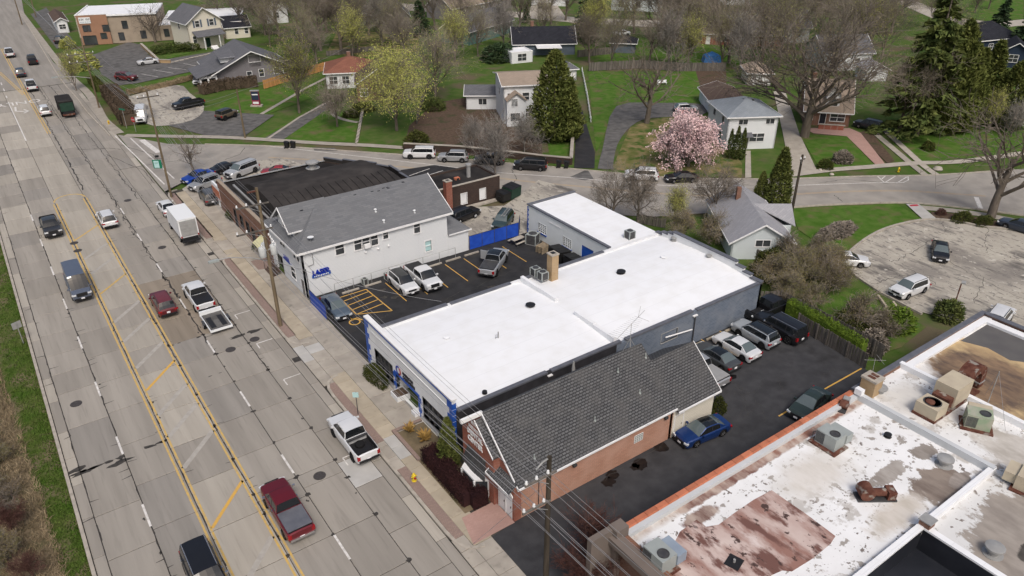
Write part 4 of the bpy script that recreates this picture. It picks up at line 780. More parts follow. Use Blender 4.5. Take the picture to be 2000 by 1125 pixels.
vent((34.3,39.6,0), .09, 5.0, 'metal', 'tall grey pipe rising between the brick roof and the white workshop', 'vent_pipe')
# TV antenna on a tripod
t = thing('antenna', 'rooftop television antenna on a tripod at the ridge of the dark shingle roof', 'antenna', (37.6, 36.6, 6.6)); b = MB()
for i in range(3): a = i*2.1; b.tube((.6*math.cos(a), .6*math.sin(a), -.55 if abs(math.sin(a))>.1 else 0), (0,0,1.0), .025)
b.build('tripod', 'metal', t); MB().tube((0,0,.3),(0,0,2.4),.022).build('mast', 'metal', t); b = MB(); b.tube((-2.4,-.9,2.3),(2.3,.9,2.4),.018)
for i in range(14): k = lerp(-2.3,1.2,i/13); L = lerp(.95,.4,i/13); b.tube((k-.35*L,k*.38+.9*L,2.33),(k+.35*L,k*.38-.9*L,2.33),.008,n=4)
b.tube((1.2,.5,2.35),(2.0,1.1,2.8),.016).tube((1.2,.5,2.35),(2.0,.0,1.9),.016); b.build('boom', 'metal', t)
# ---- the white laser shop with grey shingle roof
Lz = thing('laser_building', 'white sided two-storey shop with grey shingle roof, dormer and blue laser sign', 'building', (23.1, 71.0, 0))
yl, yr = 81.0, 71.0; ry, rzz = 76.3, 8.75
W1 = Wall((23.1, 71.0), (1, 0), 17.8); hs = [(3.85,4.15,.95,1.35),(6.05,4.1,.8,1.4),(7.05,4.1,.8,1.4),(8.05,4.1,.8,1.4),(9.55,4.5,.6,.95),(13.45,4.15,.75,1.35),(14.75,1.45,.8,1.3)]
b = MB(); W1.fill(b, 0, 5.7, hs, .2); wb(b, 'side_wall', 'siding_white', Lz)
for i, h in enumerate(hs): W1.window(Lz, h, gm='sign_pale' if i == 6 else 'glass_win', fr=.13)
b = MB(); W1.bx(b, 7.1, 7.8, .0, .35, 4.12, 4.55); o = wb(b, 'window_air_conditioner', 'white_trim', Lz)
W2 = Wall((23.1, yl), (0, -1), 10.0); hf = [(7.6,4.1,.6,1.0),(8.6,4.1,.6,1.0),(3.6,4.1,.6,1.0),(4.4,4.1,.6,1.0),(6.0,1.1,1.2,1.3),(8.9,0,.8,2.05),(1.0,0,2.4,2.3)]
b = MB(); W2.fill(b, 0, 5.7, hf, .2); wb(b, 'front_wall', 'siding_white', Lz)
for h in hf[:5]: W2.window(Lz, h, fr=.12)
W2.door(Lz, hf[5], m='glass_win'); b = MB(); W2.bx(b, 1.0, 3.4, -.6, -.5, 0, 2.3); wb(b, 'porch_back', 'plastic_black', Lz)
b = MB().box(40.7, 40.9, 71.2, 81, 0, 5.7); b.box(23.3, 40.7, 80.8, 81, 0, 5.7); wb(b, 'rear_wall', 'siding_white', Lz)
b = MB(); o = .28; hx = 27.6
plane_slab(b, [(22.6,yr-o,5.7),(41.55,yr-o,5.7),(41.55,ry,rzz),(hx,ry,rzz)]); plane_slab(b, [(41.55,yl+o,5.62),(22.6,yl+o,5.62),(hx,ry,rzz),(41.55,ry,rzz)]); plane_slab(b, [(22.6,yl+o,5.6),(22.6,yr-o,5.6),(hx,ry,rzz-.02)]); wb(b, 'roof', 'shingle_grey', Lz)
b = MB().add([(40.9,71,5.6),(40.9,81,5.6),(40.9,ry,8.55),(40.7,71,5.6),(40.7,81,5.6),(40.7,ry,8.55)], [(0,1,2),(5,4,3),(0,2,5,3),(2,1,4,5)]); wb(b, 'gable_wall', 'siding_white', Lz)
b = MB(); edge_bar(b, (22.55,yr-o-.05,5.62), (41.6,yr-o-.05,5.62), .1, .22); edge_bar(b, (41.6,yr-o,5.64), (41.6,ry,rzz+.02), .08, .22); edge_bar(b, (22.52,yl+o,5.62), (22.52,yr-o,5.62), .1, .2); wb(b, 'fascia', 'white_trim', Lz)
# front dormer
d0, d1 = 74.0, 78.6
b = MB().add([(23.6,d0,5.9),(23.6,d1,5.9),(23.6,ry,8.55),(23.6,d0,6.95),(23.6,d1,6.95),(28.2,d0,6.95),(28.2,d1,6.95),(25.4,d0,5.9),(25.4,d1,5.9)], [(1,0,3,2,4),(0,7,5,3),(1,4,6,8)]); dm = wb(b, 'dormer', 'siding_white', Lz)
b = MB(); plane_slab(b, [(23.0,d0-.35,6.8),(27.6,d0-.35,6.8),(28.4,ry,8.85),(23.0,ry,8.85)], .1); plane_slab(b, [(27.6,d1+.35,6.8),(23.0,d1+.35,6.8),(23.0,ry,8.84),(28.4,ry,8.84)], .1); wb(b, 'dormer_roof', 'shingle_grey', dm)
b = MB(); edge_bar(b, (22.97,d0-.35,6.82), (22.97,ry,8.88), .07, .2); edge_bar(b, (22.97,d1+.35,6.82), (22.97,ry,8.88), .07, .2); edge_bar(b, (23.0,d0-.38,6.82), (27.5,d0-.38,6.82), .06, .16); wb(b, 'dormer_trim', 'white_trim', dm)
DW = Wall((23.6, 77.6), (0, -1), 2.8)
for h in ((.5,6.3,.6,.9),(1.6,6.3,.6,.9)): DW.window(dm, h, fr=.09, rows=1, dep=.0)
# lean-to at the back
b = MB().box(40.9, 43.75, 70.95, 71.15, 0, 2.75); b.box(43.55, 43.75, 71.15, 78, 0, 2.75); wb(b, 'lean_to_wall', 'siding_white', Lz)
b = MB(); plane_slab(b, [(40.9,70.75,2.85),(44.05,70.75,2.85),(40.9,76.0,5.3)], .1); plane_slab(b, [(44.05,70.75,2.85),(44.05,78.2,2.85),(40.9,78.2,5.3),(40.9,76.0,5.3)], .1); wb(b, 'lean_to_roof', 'shingle_grey', Lz); b = MB(); edge_bar(b, (40.95,70.72,2.87),(44.1,70.72,2.87),.06,.16); wb(b, 'lean_to_trim', 'white_trim', Lz)
b = MB()
rs = random.Random(3)
for i in range(30):
    x = rs.uniform(25, 40); t = rs.uniform(.35,.93); y = lerp(yr-o, ry, t); z = lerp(5.62, rzz, t)+.012; s = (rzz-5.62)/(ry-yr+o); b.add([(x,y,z),(x+.34,y,z),(x+.34,y+.1,z+.1*s),(x,y+.1,z+.1*s)], [(0,1,2,3)])
wb(b, 'dark_shingle_tabs', 'shingle_black', Lz)['kind'] = 'stuff'
sg = thing('shop_sign', 'blue raised letter laser sign on the white side wall', 'sign', (25.0, 70.98, 2.7)); b = MB().box(-1.05,1.05,-.12,0,-.42,-.08); b.build('sign_board', 'blue_paint', sg)
word('LASER', (0,-.08,.12), .72, 'letter_blue', sg, 0, name='sign_letters', ext=.08, rx=R(90), fat=.03); 
b = MB()
for i in range(9): b.box(-.85+i*.19,-.74+i*.19,-.14,-.115,-.33,-.19)
b.build('sign_small_letters', 'letter_white', sg)
W2.text(Lz, 'LASER', 5.0, 2.85, .6, 'letter_blue', .03, fat=.02); b = MB(); W2.bx(b, 3.7, 6.3, 0, .02, 2.4, 2.6); wb(b, 'sign_strip', 'blue_paint', Lz)
for x, z in ((30.33,3.55),(31.9,3.55),(33.17,3.55)): b = MB().lathe((x,70.9,z),[(.14,0),(.1,.12)],8); wb(b, 'wall_vent', 'white_trim', Lz)
b = MB().path([(24.3,70.93,5.3),(24.3,70.9,3.9),(23.6,70.9,3.8)],.025); wb(b, 'cable', 'metal_dark', Lz)
b = MB().path([(23.3,70.6,0.0),(23.3,70.7,2.9),(23.25,70.7,3.7),(23.0,70.5,3.6)],.05,6); wb(b, 'service_mast', 'metal_dark', Lz)
t = thing('satellite_dish', 'pale satellite dish near the front eave of the grey shingle roof', 'dish', (24.6, 71.7, 6.3)); MB().tube((0,0,-.4),(0,0,.2),.03).build('mast', 'metal', t); MB().lathe((0,-.1,.35),[(.02,0),(.2,.03),(.34,.1)],14).build('dish', 'sign_white', t, True)
for p, l in (((33.0,73.2),'pipe vent halfway up the grey shingle roof'),((37.2,71.9),'thin vent near the right eave of the grey shingle roof'),((33.2,71.7),'short pipe low on the grey shingle roof')): vent((p[0],p[1],lerp(5.62,rzz,(p[1]-yr+o)/(ry-yr+o))-.05), .1, .4, 'sign_white', l)
# entrance stair
st = thing('entrance_steps', 'dark wooden steps up to the laser shop doorway', 'steps', (22.2, 79.0, 0))
for i in range(4): MB().box(-.55+i*.28,-.3+i*.28,-1.2,1.2,.02+i*.19,.2+i*.19).build('step', 'shingle_brown', st)
b = MB()
for y in (-1.25, 1.25): b.tube((-.5,y,.1),(-.5,y,1.05),.03).tube((.5,y,.5),(.5,y,1.7),.03).tube((-.5,y,1.05),(.5,y,1.7),.03)
b.build('railing', 'metal_dark', st)
# ---- the black-roofed brick shop
K = thing('brick_shop', 'old brick shop under a black bowed roof with stepped rear parapet', 'building', (23.0, 81.4, 0)); base = [(23.0,81.4),(23.0,100.9),(38.3,100.9),(44.0,91.6),(44.0,81.4)]
KW = Wall((23.0, 100.9), (0, -1), 19.5); hk = [(6.2,.2,1.0,2.2),(8.6,.9,1.2,1.5),(11.0,.9,1.2,1.5),(13.0,0,1.2,2.3),(15.6,.8,1.6,1.6)]
b = MB(); KW.fill(b, 0, 4.3, hk, .3); wb(b, 'front_wall', 'brick_brown', K)
for h in hk: KW.window(K, h, fm='metal_dark', cols=2, rows=2)
b = MB().prism([(23.3,81.4),(23.3,81.7),(43.7,81.7),(43.7,81.4)],0,3.9); b.prism([(23.3,100.6),(23.3,100.9),(38.3,100.9),(38.2,100.6)],0,3.9); b.prism([(38.2,100.6),(38.3,100.9),(44.0,91.6),(43.7,91.5)],0,3.9); b.box(43.7,44,81.4,91.5,0,3.9); wb(b, 'side_wall', 'brick_dark', K)
b = MB(); KW.bx(b, -.05, 19.5, -.4, .03, 4.3, 4.42); wb(b, 'coping', 'stucco_tan', K)
b = MB().prism([(23.3,81.5),(23.3,100.7),(38.1,100.7),(43.8,91.4),(43.8,81.5)], 3.4, 3.75); wb(b, 'flat_roof', 'black_roof', K)
vs = []; n = 14; xs = [25.2,27,29,31,33,35,37,39,41,43.2]
for x in xs:
    for j in range(n+1):
        u = 2*j/n-1; vs.append((x, 89.2+7.4*u, 3.7+2.3*math.sqrt(max(0,1-u*u*.98))-.05+.05*noise.noise((x*.3,u*3,0)) - (1.3 if x > 42 else 0)))
fs = [(i*(n+1)+j, (i+1)*(n+1)+j, (i+1)*(n+1)+j+1, i*(n+1)+j+1) for i in range(len(xs)-1) for j in range(n)] + [tuple(range(n+1))[::-1]]
br = wb(MB().add(vs, fs), 'bowed_roof', 'bow_roof', K, True)
for i in range(16):
    x = 26.2+i*1.0; P = []
    for j in range(7): u = -.98+.72*j/6; P.append((x, 89.2+7.4*u, 3.7+2.3*math.sqrt(max(0,1-u*u*.98))-.01))
    wb(MB().path(P, .05, 4), 'roof_seam', 'black_roof', br)
for (p, q, z) in (((38.3,100.9),(40.0,98.1),4.35),((40.0,98.1),(41.6,95.5),4.55),((41.6,95.5),(42.9,93.4),4.75),((42.9,93.4),(44.0,91.5),4.55),((44.0,91.5),(44.0,88.5),4.75),((44.0,88.5),(44.0,85.5),4.6),((44.0,85.5),(44.0,81.5),4.3)):
    b = MB(); edge_bar(b, (p[0],p[1],z),(q[0],q[1],z),.3,1.2,0); wb(b, 'stepped_parapet', 'black_roof', K); b = MB(); edge_bar(b, (p[0],p[1],z+.07),(q[0],q[1],z+.07),.36,.07,0); wb(b, 'parapet_cap', 'coping', K)
b = MB().box(23.3,38.3,100.6,100.95,3.75,3.95); wb(b, 'roof_edge', 'metal', K); b = MB().box(24.5,24.75,84,99,3.76,3.95); wb(b, 'roof_flashing', 'metal', K)
vent((35.91,99.37)+(3.75,), .55, 1.1, 'metal', 'large galvanised mushroom vent on the black roof', 'exhaust_vent', cat='vent')
b = MB(); b.add([KW.p(16.9,.02,2.75),KW.p(18.9,.02,2.75),KW.p(18.9,1.2,2.05),KW.p(16.9,1.2,2.05),KW.p(16.9,.02,2.65),KW.p(18.9,.02,2.65),KW.p(18.9,1.15,1.95),KW.p(16.9,1.15,1.95)],[(3,2,1,0),(4,5,6,7),(2,3,7,6),(1,2,6,5),(3,0,4,7),(0,1,5,4)]); wb(b, 'awning', 'awning_yellow', K)
sheet('brick_paving', [(21.0,83.2),(22.9,83.2),(22.9,79.9),(21.0,80.6)], .115, 'paver_red')
# dark brick annex behind the shop
E = thing('brick_annex', 'low dark brick outbuilding with boarded windows behind the grey roof', 'building', (47.0, 82.5, 0)); EW = Wall((45.0, 82.5), (1, 0), 11.3); he = [(4.9,.55,.95,1.5),(7.95,.55,.95,1.5)]
b = MB(); EW.fill(b, 0, 3.35, he, .25); wb(b, 'front_wall', 'brick_dark', E)
for h in he: EW.window(E, h, fm='white_trim', gm='white_wall', cols=1, rows=1, dep=.08, name='boarded_window')
b = MB().box(56.05,56.3,82.75,88.5,0,3.3); b.box(45,45.25,82.75,88.5,0,3.3); b.box(45.25,56.05,88.25,88.5,0,3.3); wb(b, 'side_wall', 'brick_dark', E); b = MB().box(45.25,56.05,82.75,88.25,2.7,3.05); wb(b, 'roof', 'black_roof', E)
b = MB().box(45,56.35,82.42,82.8,3.35,3.43); wb(b, 'coping', 'kerb', E)
b = MB().box(47.9,56.5,81.6,82.3,0,.25); wb(b, 'footing_step', 'kerb', E)
c = thing('chimney', 'square brick chimney against the dark brick outbuilding', 'chimney', (47.6, 82.0, 0)); MB().box(-.45,.45,-.4,.4,0,4.6).build('stack', 'brick_red', c); MB().box(-.5,.5,-.45,.45,4.6,4.72).build('cap', 'kerb', c); MB().box(-.2,.2,-.2,.2,4.72,4.76).build('flue', 'plastic_black', c)
c = thing('flue_pipe', 'wide galvanised flue on the dark outbuilding roof', 'flue', (52.9,85.18)+(3.0,)); MB().tube((0,0,0),(0,0,1.7),.3,n=12).build('pipe', 'metal', c, True); MB().tube((0,0,1.7),(0,0,1.95),.42,.42,12).build('cap', 'metal', c, True)
c = thing('roof_hatch', 'small orange brown hood on the dark outbuilding roof', 'vent', (51.03,85.28)+(3.0,)); MB().box(-.35,.35,-.25,.25,0,.35).build('hood', 'terracotta', c); MB().box(-.2,.2,-.27,-.25,.06,.28).build('opening', 'plastic_black', c)
# ---- the big stained flat roof in the lower right
F = thing('commercial_building', 'large flat-roofed building with stained white roof and orange parapet tiles', 'building', (24.0, 24.4, 0))
def roofpatch(name, x0, x1, y0, y1, z, m): b = MB().box(x0, x1, y0, y1, z-.3, z); return wb(b, name, m, F)
b = MB().box(25.6, 71.2, 23.95, 24.35, 0, 4.35); wb(b, 'side_wall', 'brick_brown', F); b = MB().box(25.1, 25.6, -12, 24.35, 0, 4.3); wb(b, 'front_wall', 'brick_brown', F); b = MB().box(70.9, 71.2, -12, 23.95, 0, 4.5); wb(b, 'rear_wall', 'brick_brown', F)
roofpatch('roof', 25.6, 50.2, 13.4, 23.95, 4.0, 'roof_stained'); roofpatch('roof', 50.4, 56.9, -12, 23.95, 4.1, 'roof_white_worn'); roofpatch('roof', 57.1, 70.9, -12, 23.95, 4.05, 'roof_brown')
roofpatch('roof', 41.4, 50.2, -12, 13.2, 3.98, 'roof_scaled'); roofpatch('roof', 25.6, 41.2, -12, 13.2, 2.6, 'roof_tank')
b = MB().prism([(65.2,23.2),(69.9,23.2),(69.9,8),(66.6,9),(67.2,12.5),(66.4,15.0),(67.0,17.5),(65.6,19.2),(66.0,21.2)], 4.0, 4.058); wb(b, 'slate_patch', 'roof_slate', F)
b = MB().prism([(36.44,21.08),(36.45,19.68),(36.49,18.59),(36.44,17.12),(36.4,16.16),(35.62,15.96),(33.77,15.89),(31.85,16.02),(31.44,16.4),(30.66,16.54),(29.27,16.39),(24.34,19),(25.52,20.16),(27.77,21.68),(28.65,22.09),(30.3,22.19),(30.35,21.41),(31.13,21.07),(32.85,21.16),(34.69,21.2)], 3.9, 4.006); wb(b, 'rusty_ponding_patch', 'rust_pond', F)
def low_wall(x0, x1, y0, y1, z0, z1, m='membrane'): b = MB().box(x0, x1, y0, y1, z0, z1); return wb(b, 'roof_divider', m, F)
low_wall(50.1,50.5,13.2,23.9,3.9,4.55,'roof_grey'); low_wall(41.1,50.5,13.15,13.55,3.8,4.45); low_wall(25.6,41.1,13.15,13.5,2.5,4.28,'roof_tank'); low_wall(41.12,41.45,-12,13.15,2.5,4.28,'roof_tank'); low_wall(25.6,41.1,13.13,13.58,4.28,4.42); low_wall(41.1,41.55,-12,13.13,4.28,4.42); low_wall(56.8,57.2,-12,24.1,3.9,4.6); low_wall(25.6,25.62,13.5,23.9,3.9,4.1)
b = MB().box(57.2,70.9,23.3,24.0,4.06,4.3); b.box(69.9,70.7,-12,23.3,4.06,4.3); wb(b, 'parapet_flashing', 'membrane', F); b = MB().box(50.5,71.3,23.98,24.45,4.35,4.5); b.box(70.75,71.3,-12,23.98,4.5,4.6); wb(b, 'coping', 'coping', F)
for i in range(26):
    x = 25.75+i*.94; b = MB().box(x+.015, x+.925, 23.93, 24.4, 4.35, 4.47); b.v = [(X, Y, Z) if Z < 4.4 else (X, Y+(.06 if Y < 24 else -.06), Z) for X, Y, Z in b.v]; wb(b, 'coping_tile', 'terracotta', F)
b = MB().box(25.6,50.1,23.55,23.95,4.0,4.33); wb(b, 'parapet_flashing', 'roof_grey', F)
b = MB().box(24.6,25.6,23.6,24.4,0,5.1); b.box(22.9,24.6,24.0,24.4,0,5.0); wb(b, 'corner_pier', 'stucco_taupe', F); b = MB().box(24.3,25.1,-12,24.0,4.0,4.55); wb(b, 'front_parapet', 'stucco_taupe', F)
b = MB().box(50.0,50.45,23.3,23.9,4.5,5.0); wb(b, 'parapet_block', 'membrane', F)
c = thing('chimney', 'squat tan brick chimney at the edge of the stained white roof', 'chimney', (51.6, 23.5, 3.9)); MB().box(-.55,.55,-.6,.6,0,1.6).build('stack', 'brick_tan', c); MB().box(-.62,.62,-.67,.67,1.6,1.78).build('cap', 'kerb', c); MB().box(-.35,-.05,-.3,.3,1.78,1.82).build('flue', 'rust', c); MB().box(.1,.4,-.3,.3,1.78,1.82).build('flue', 'rust', c)
c = thing('chimney', 'tiny square brick stub chimney at the corner of the dark sunken roof', 'chimney', (41.5, 13.2, 4.4)); MB().box(-.35,.35,-.35,.35,0,.45).build('stack', 'brick_brown', c); MB().box(-.42,.42,-.42,.42,.45,.53).build('cap', 'metal', c)
def rooftop_unit(p, label, m='hvac', m2='hvac_blue', rz=0, s=.9):
    t = thing('rooftop_unit', label, 'HVAC unit', p, rz); MB().box(-1.1,1.1,-.95,.75,0,.12).build('curb', 'rust', t)
    MB().box(-.9*s,.9*s,-.7*s,.65*s,.12,1.35*s).build('cabinet', m, t); MB().box(-.7*s,1.0*s,.66*s,1.5*s,.3,1.15*s).build('economiser', m2, t)
    b = MB()
    for i in range(9): b.box(-.91*s+.04, -.91*s+.8*s, -.72*s, -.70*s, .25+i*.1, .31+i*.1)
    b.build('coil_grille', 'metal_dark', t); MB().box(-.3*s,.8*s,-.715*s,-.7*s,.3,1.2).build('panel', 'metal_dark', t) if 0 else None
    MB().lathe((.35*s,-.1*s,1.35*s),[(.42*s,0),(.42*s,.05),(.36*s,.055),(.36*s,.02)],18).build('fan_ring', 'metal_dark', t, True); b = MB()
    for i in range(4): b.cbox((.35*s,-.1*s,1.36*s),(.6*s,.13*s,.01),i*math.pi/4)
    b.build('fan_blade', 'rust', t); MB().path([(-.95*s,-.5,.9),(-1.2*s,-.5,.7),(-1.25*s,-.5,.05)],.03).build('pipe', 'metal_dark', t); return t
rooftop_unit((25.75,21.05)+(4.02,), 'pale green rooftop unit with blue side duct nearest the front parapet', rz=R(-90)); rooftop_unit((43.64,21.65)+(4.02,), 'pale grey rooftop unit on a rusty tray in the middle of the white roof', m2='hvac', rz=R(-90))
t = thing('fan_unit', 'long rusted exhaust fan lying on the stained white roof', 'exhaust fan', (41.49,16.64)+(4.0,), R(-35)); MB().box(-1.3,1.3,-.45,.45,0,.12).build('tray', 'metal_dark', t); MB().lathe((0,0,0),[(.5,-.45),(.5,.45)],14).build('blower', 'rust', t, True).matrix_basis = Matrix.Translation((-.75,0,.62)) @ Matrix.Rotation(R(90),4,'X'); MB().tube((-.3,0,.5),(.6,0,.5),.28,n=10).build('motor', 'rust', t, True); MB().box(.65,1.2,-.4,.4,.12,.75).build('housing', 'rust', t)
t = thing('fan_unit', 'small rusted blower beside the orange parapet on the white roof', 'exhaust fan', (48.45,23.62)+(4.0,), R(20)); MB().box(-.9,.9,-.3,.3,0,.1).build('tray', 'metal_dark', t); MB().tube((-.2,-.3,.4),(-.2,.3,.4),.35,n=12).build('blower', 'rust', t, True); MB().box(.3,.8,-.25,.25,.1,.55).build('motor', 'metal', t)
t = thing('duct_unit', 'big rusty rooftop air handler with curved brown duct and open fan box', 'HVAC unit', (55.55,19.26)+(4.1,), R(0)); MB().box(-3.6,3.2,-.9,.9,.0,.2).build('rail_frame', 'rust', t); MB().box(-1.0,1.4,-.85,.85,.35,2.0).build('cabinet', 'beige', t); MB().box(-1.7,-1.0,-.75,.6,.35,1.25).build('hood', 'rust', t)
b = MB().box(-3.5,-1.9,-.85,.85,.2,1.15); b.build('fan_box', 'beige', t); MB().lathe((-2.7,0,1.15),[(.66,0),(.66,.04),(.58,.045),(.58,.0)],18).build('fan_ring', 'metal_dark', t, True); MB().lathe((-2.9,.1,1.1),[(.35,0),(.35,.16),(.2,.2)],12).build('fan', 'rust', t, True)
P = []
for i in range(10): a = R(20*i-0); P.append((1.4+1.25*(1-math.cos(a)), 1.25+.9*math.sin(a)*1.1))
b = MB(); vs = []
for x, z in P: vs += [(x,-.55,z-.35),(x,.55,z-.35),(x,.55,z+.35),(x,-.55,z+.35)]
vs = []; 
for i in range(10):
    a = math.pi*i/9; ci, si = math.cos(a), math.sin(a)
    for r, y in ((.75,-.55),(.75,.55),(1.5,.55),(1.5,-.55)): vs.append((2.9-r*ci, y, 1.0+r*si*.95))
b.add(vs, [(4*i+j, 4*i+(j+1) % 4, 4*(i+1)+(j+1) % 4, 4*(i+1)+j) for i in range(9) for j in range(4)] + [(3,2,1,0),(36,37,38,39)]); b.box(3.65,4.4,-.55,.55,0,1.0); b.build('duct_elbow', 'rust', t); MB().box(3.6,4.45,-.6,.6,.45,.55).build('duct_band', 'metal', t)
rooftop_unit((54.39,16.49)+(4.1,), 'weathered green and beige rooftop unit behind the rusty air handler', 'hvac_green', 'beige', R(-60), .95); rooftop_unit((50.71,11.3)+(4.0,), 'beige rooftop unit cut by the right edge of the picture', 'beige', 'beige', R(10), .9)
for p, l in (((52.32,23.07),'wide grey round vent beside the tan roof chimney'),((48.39,15.66),'small grey stepped vent near the inner roof corner'),((43.04,9.73),'grey stepped vent on the scaled roof by the dark pit'),):
    vent(p+(3.98,), .34, .75, 'metal', l)
vent((47.95,19.66)+(4.0,), .16, .3, 'plastic_black', 'small black bent pipe on the stained white roof', 'roof_pipe', cat='pipe')
t = thing('roof_drain_hood', 'black square flashing with a pipe in the rusty pond on the roof', 'pipe', (29.56,18.48)+(4.012,), .3); MB().box(-.5,.5,-.45,.45,0,.03).build('flashing', 'plastic_black', t); MB().tube((0,0,.03),(0,0,.25),.08,n=8).build('pipe', 'metal', t)
t = thing('roof_drain_hood', 'rusty square hatch on the brown roof section', 'hatch', (68.03,23.87)+(4.05,), .1); MB().box(-.7,.7,-.5,.5,0,.08).build('frame', 'membrane', t); MB().box(-.5,.5,-.35,.35,.08,.2).build('lid', 'rust', t)
t = thing('antenna', 'broken thin antenna leaning on the white roof by the tan chimney', 'antenna', (53.23,24.37)+(4.1,)); MB().path([(0,0,0),(.2,.2,2.0)],.02).build('mast', 'metal', t); MB().path([(-.9,.5,2.1),(1.2,-.2,1.6)],.015).path([(.7,-.4,1.5),(.9,.5,1.9)],.01).build('boom', 'metal', t)
t = thing('roof_mast', 'thin leaning guyed mast beside the rusty duct', 'mast', (57.19,17.08)+(4.1,)); MB().tube((0,0,0),(.1,.05,3.4),.03).build('mast', 'metal', t); MB().tube((.1,.05,3.3),(-1.6,-2.2,0),.012).tube((.1,.05,3.3),(1.7,.9,0),.012).build('guy_wire', 'wire', t)
MB().prism(blob((34.5,8.5), 2.6, .5, 16, .3, .2), 2.6, 2.608).build('puddle', 'plastic_black', F).location = -F.location
for p in ((31.0,12.6),(38.0,10.5)): t = MB().lathe((0,0,0),[(.25,0),(.3,.08),(.12,.22)],12).build('roof_drain', 'sign_white', None, True, label='white round drain cap on the dark sunken roof' if p[0] < 35 else 'white ball vent beside the puddle on the dark sunken roof', cat='drain'); t.location = (p[0], p[1], 2.6)
# ================================================================ houses behind
LB = lambda b, name, m, par: b.build(name, m, par)
def house(name, label, A, B, d, hw, hr, roof, wm, rm, wins=(), chim=None, door=None, over=.45, cat='house', gm='glass_win', trim=True):
    w = math.hypot(B[0]-A[0], B[1]-A[1]); ang = math.atan2(B[1]-A[1], B[0]-A[0])
    H = thing(name, label, cat, (A[0], A[1], 0), ang); walls = {'f': Wall((0,0),(1,0),w), 'r': Wall((w,0),(0,1),d), 'b': Wall((w,d),(-1,0),w), 'l': Wall((0,d),(0,-1),d)}
    holes = {k: [] for k in walls}
    for s, fr, z, ww, hh in wins: holes[s].append((fr*walls[s].L-ww/2, z, ww, hh))
    if door: s, fr, ww, hh, dm = door; dh = (fr*walls[s].L-ww/2, 0, ww, hh); holes[s].append(dh)
    t = .2
    for k in 'frbl':
        b = MB(); W = walls[k]; W.fill(b, -.1, hw, holes[k], t)
        tri = (roof == 'gx' and k in 'rl') or (roof == 'gy' and k in 'fb')
        if tri: b.add([W.p(0,0,hw), W.p(W.L,0,hw), W.p(W.L/2,0,hr-.1), W.p(0,-t,hw), W.p(W.L,-t,hw), W.p(W.L/2,-t,hr-.1)], [(0,1,2),(5,4,3),(0,2,5,3),(2,1,4,5)])
        b.build('wall', wm, H)
    for s, fr, z, ww, hh in wins: walls[s].window(H, (fr*walls[s].L-ww/2, z, ww, hh), LB, fr=.09, cols=2 if ww > 1.3 else 1, rows=2 if hh > 1.15 else 1, gm=gm)
    if door: walls[door[0]].door(H, dh, LB, m=door[4])
    o = over; b = MB(); tr = []
    if roof == 'gx':
        sl = (hr-hw)/(d/2); e = hw-o*sl; P = [(-o,-o,e),(w+o,-o,e),(w+o,d/2,hr),(-o,d/2,hr)]; Q = [(w+o,d+o,e),(-o,d+o,e),(-o,d/2,hr),(w+o,d/2,hr)]; plane_slab(b, P); plane_slab(b, Q)
        tr = [(P[0],P[1]),(P[1],P[2]),(P[0],P[3]),(Q[0],Q[3]),(Q[1],Q[2])]
    elif roof == 'gy':
        sl = (hr-hw)/(w/2); e = hw-o*sl; P = [(-o,-o,e),(w/2,-o,hr),(w/2,d+o,hr),(-o,d+o,e)]; Q = [(w/2,-o,hr),(w+o,-o,e),(w+o,d+o,e),(w/2,d+o,hr)]; plane_slab(b, P); plane_slab(b, Q)
        tr = [(P[0],P[1]),(Q[0],Q[1]),(Q[1],Q[2]),(P[0],P[3])]
    elif roof == 'hip':
        k = min(w, d)/2; 
        if w >= d: r0, r1 = (k, d/2, hr), (w-k+.01, d/2, hr)
        else: r0, r1 = (w/2, k, hr), (w/2, d-k+.01, hr)
        c = [(-o,-o,hw),(w+o,-o,hw),(w+o,d+o,hw),(-o,d+o,hw)]
        if w >= d: F_ = [[c[0],c[1],r1,r0],[c[1],c[2],r1],[c[2],c[3],r0,r1],[c[3],c[0],r0]]
        else: F_ = [[c[0],c[1],r0],[c[1],c[2],r1,r0],[c[2],c[3],r1],[c[3],c[0],r0,r1]]
        for f in F_: plane_slab(b, f)
        tr = [(c[0],c[1]),(c[1],c[2]),(c[3],c[0])]
    else:
        b.box(.05, w-.05, .05, d-.05, hw-.35, hw-.05); b2 = MB()
        for q in ((0,w,-.02,.25),(0,w,d-.25,d+.02),(-.02,.25,.25,d-.25),(w-.25,w+.02,.25,d-.25)): b2.box(*q, hw, hw+.12)
        b2.build('parapet_cap', 'white_trim', H)
    ro = b.build('roof', rm, H)
    if trim and tr:
        b = MB()
        for p, q in tr: edge_bar(b, p, q, .08, .2, .01)
        b.build('fascia', 'white_trim', ro)
    if chim: x, y, h, s = chim; MB().box(x-s/2, x+s/2, y-s/2, y+s/2, hw, h).build('chimney', 'brick_brown', ro)
    return H, walls, w
H, Wl, w = house('white_house', 'white two-storey house with pale grey hip roof beside the pink magnolia', (98.32,78.15), (105.62,73.99), 9.5, 5.44, 5.44+1.9, 'hip', 'siding_white', 'shingle_pale', [('f',.3,4.1,1.5,.8),('f',.84,4.1,1.4,.8),('f',.62,1.2,2.4,1.3),('f',.2,1.0,1.0,1.5),('l',.3,3.9,1.2,1.0),('l',.75,3.9,1.0,1.0),('l',.7,.9,1.2,1.3)], None, ('f',.4,.95,2.05,'wood_grey'))
b = MB(); plane_slab(b, [(w*.28,-1.1,2.3),(w*.5,-1.1,2.3),(w*.5,0,2.75),(w*.28,0,2.75)], .1); b.build('door_canopy', 'shingle_house', H)
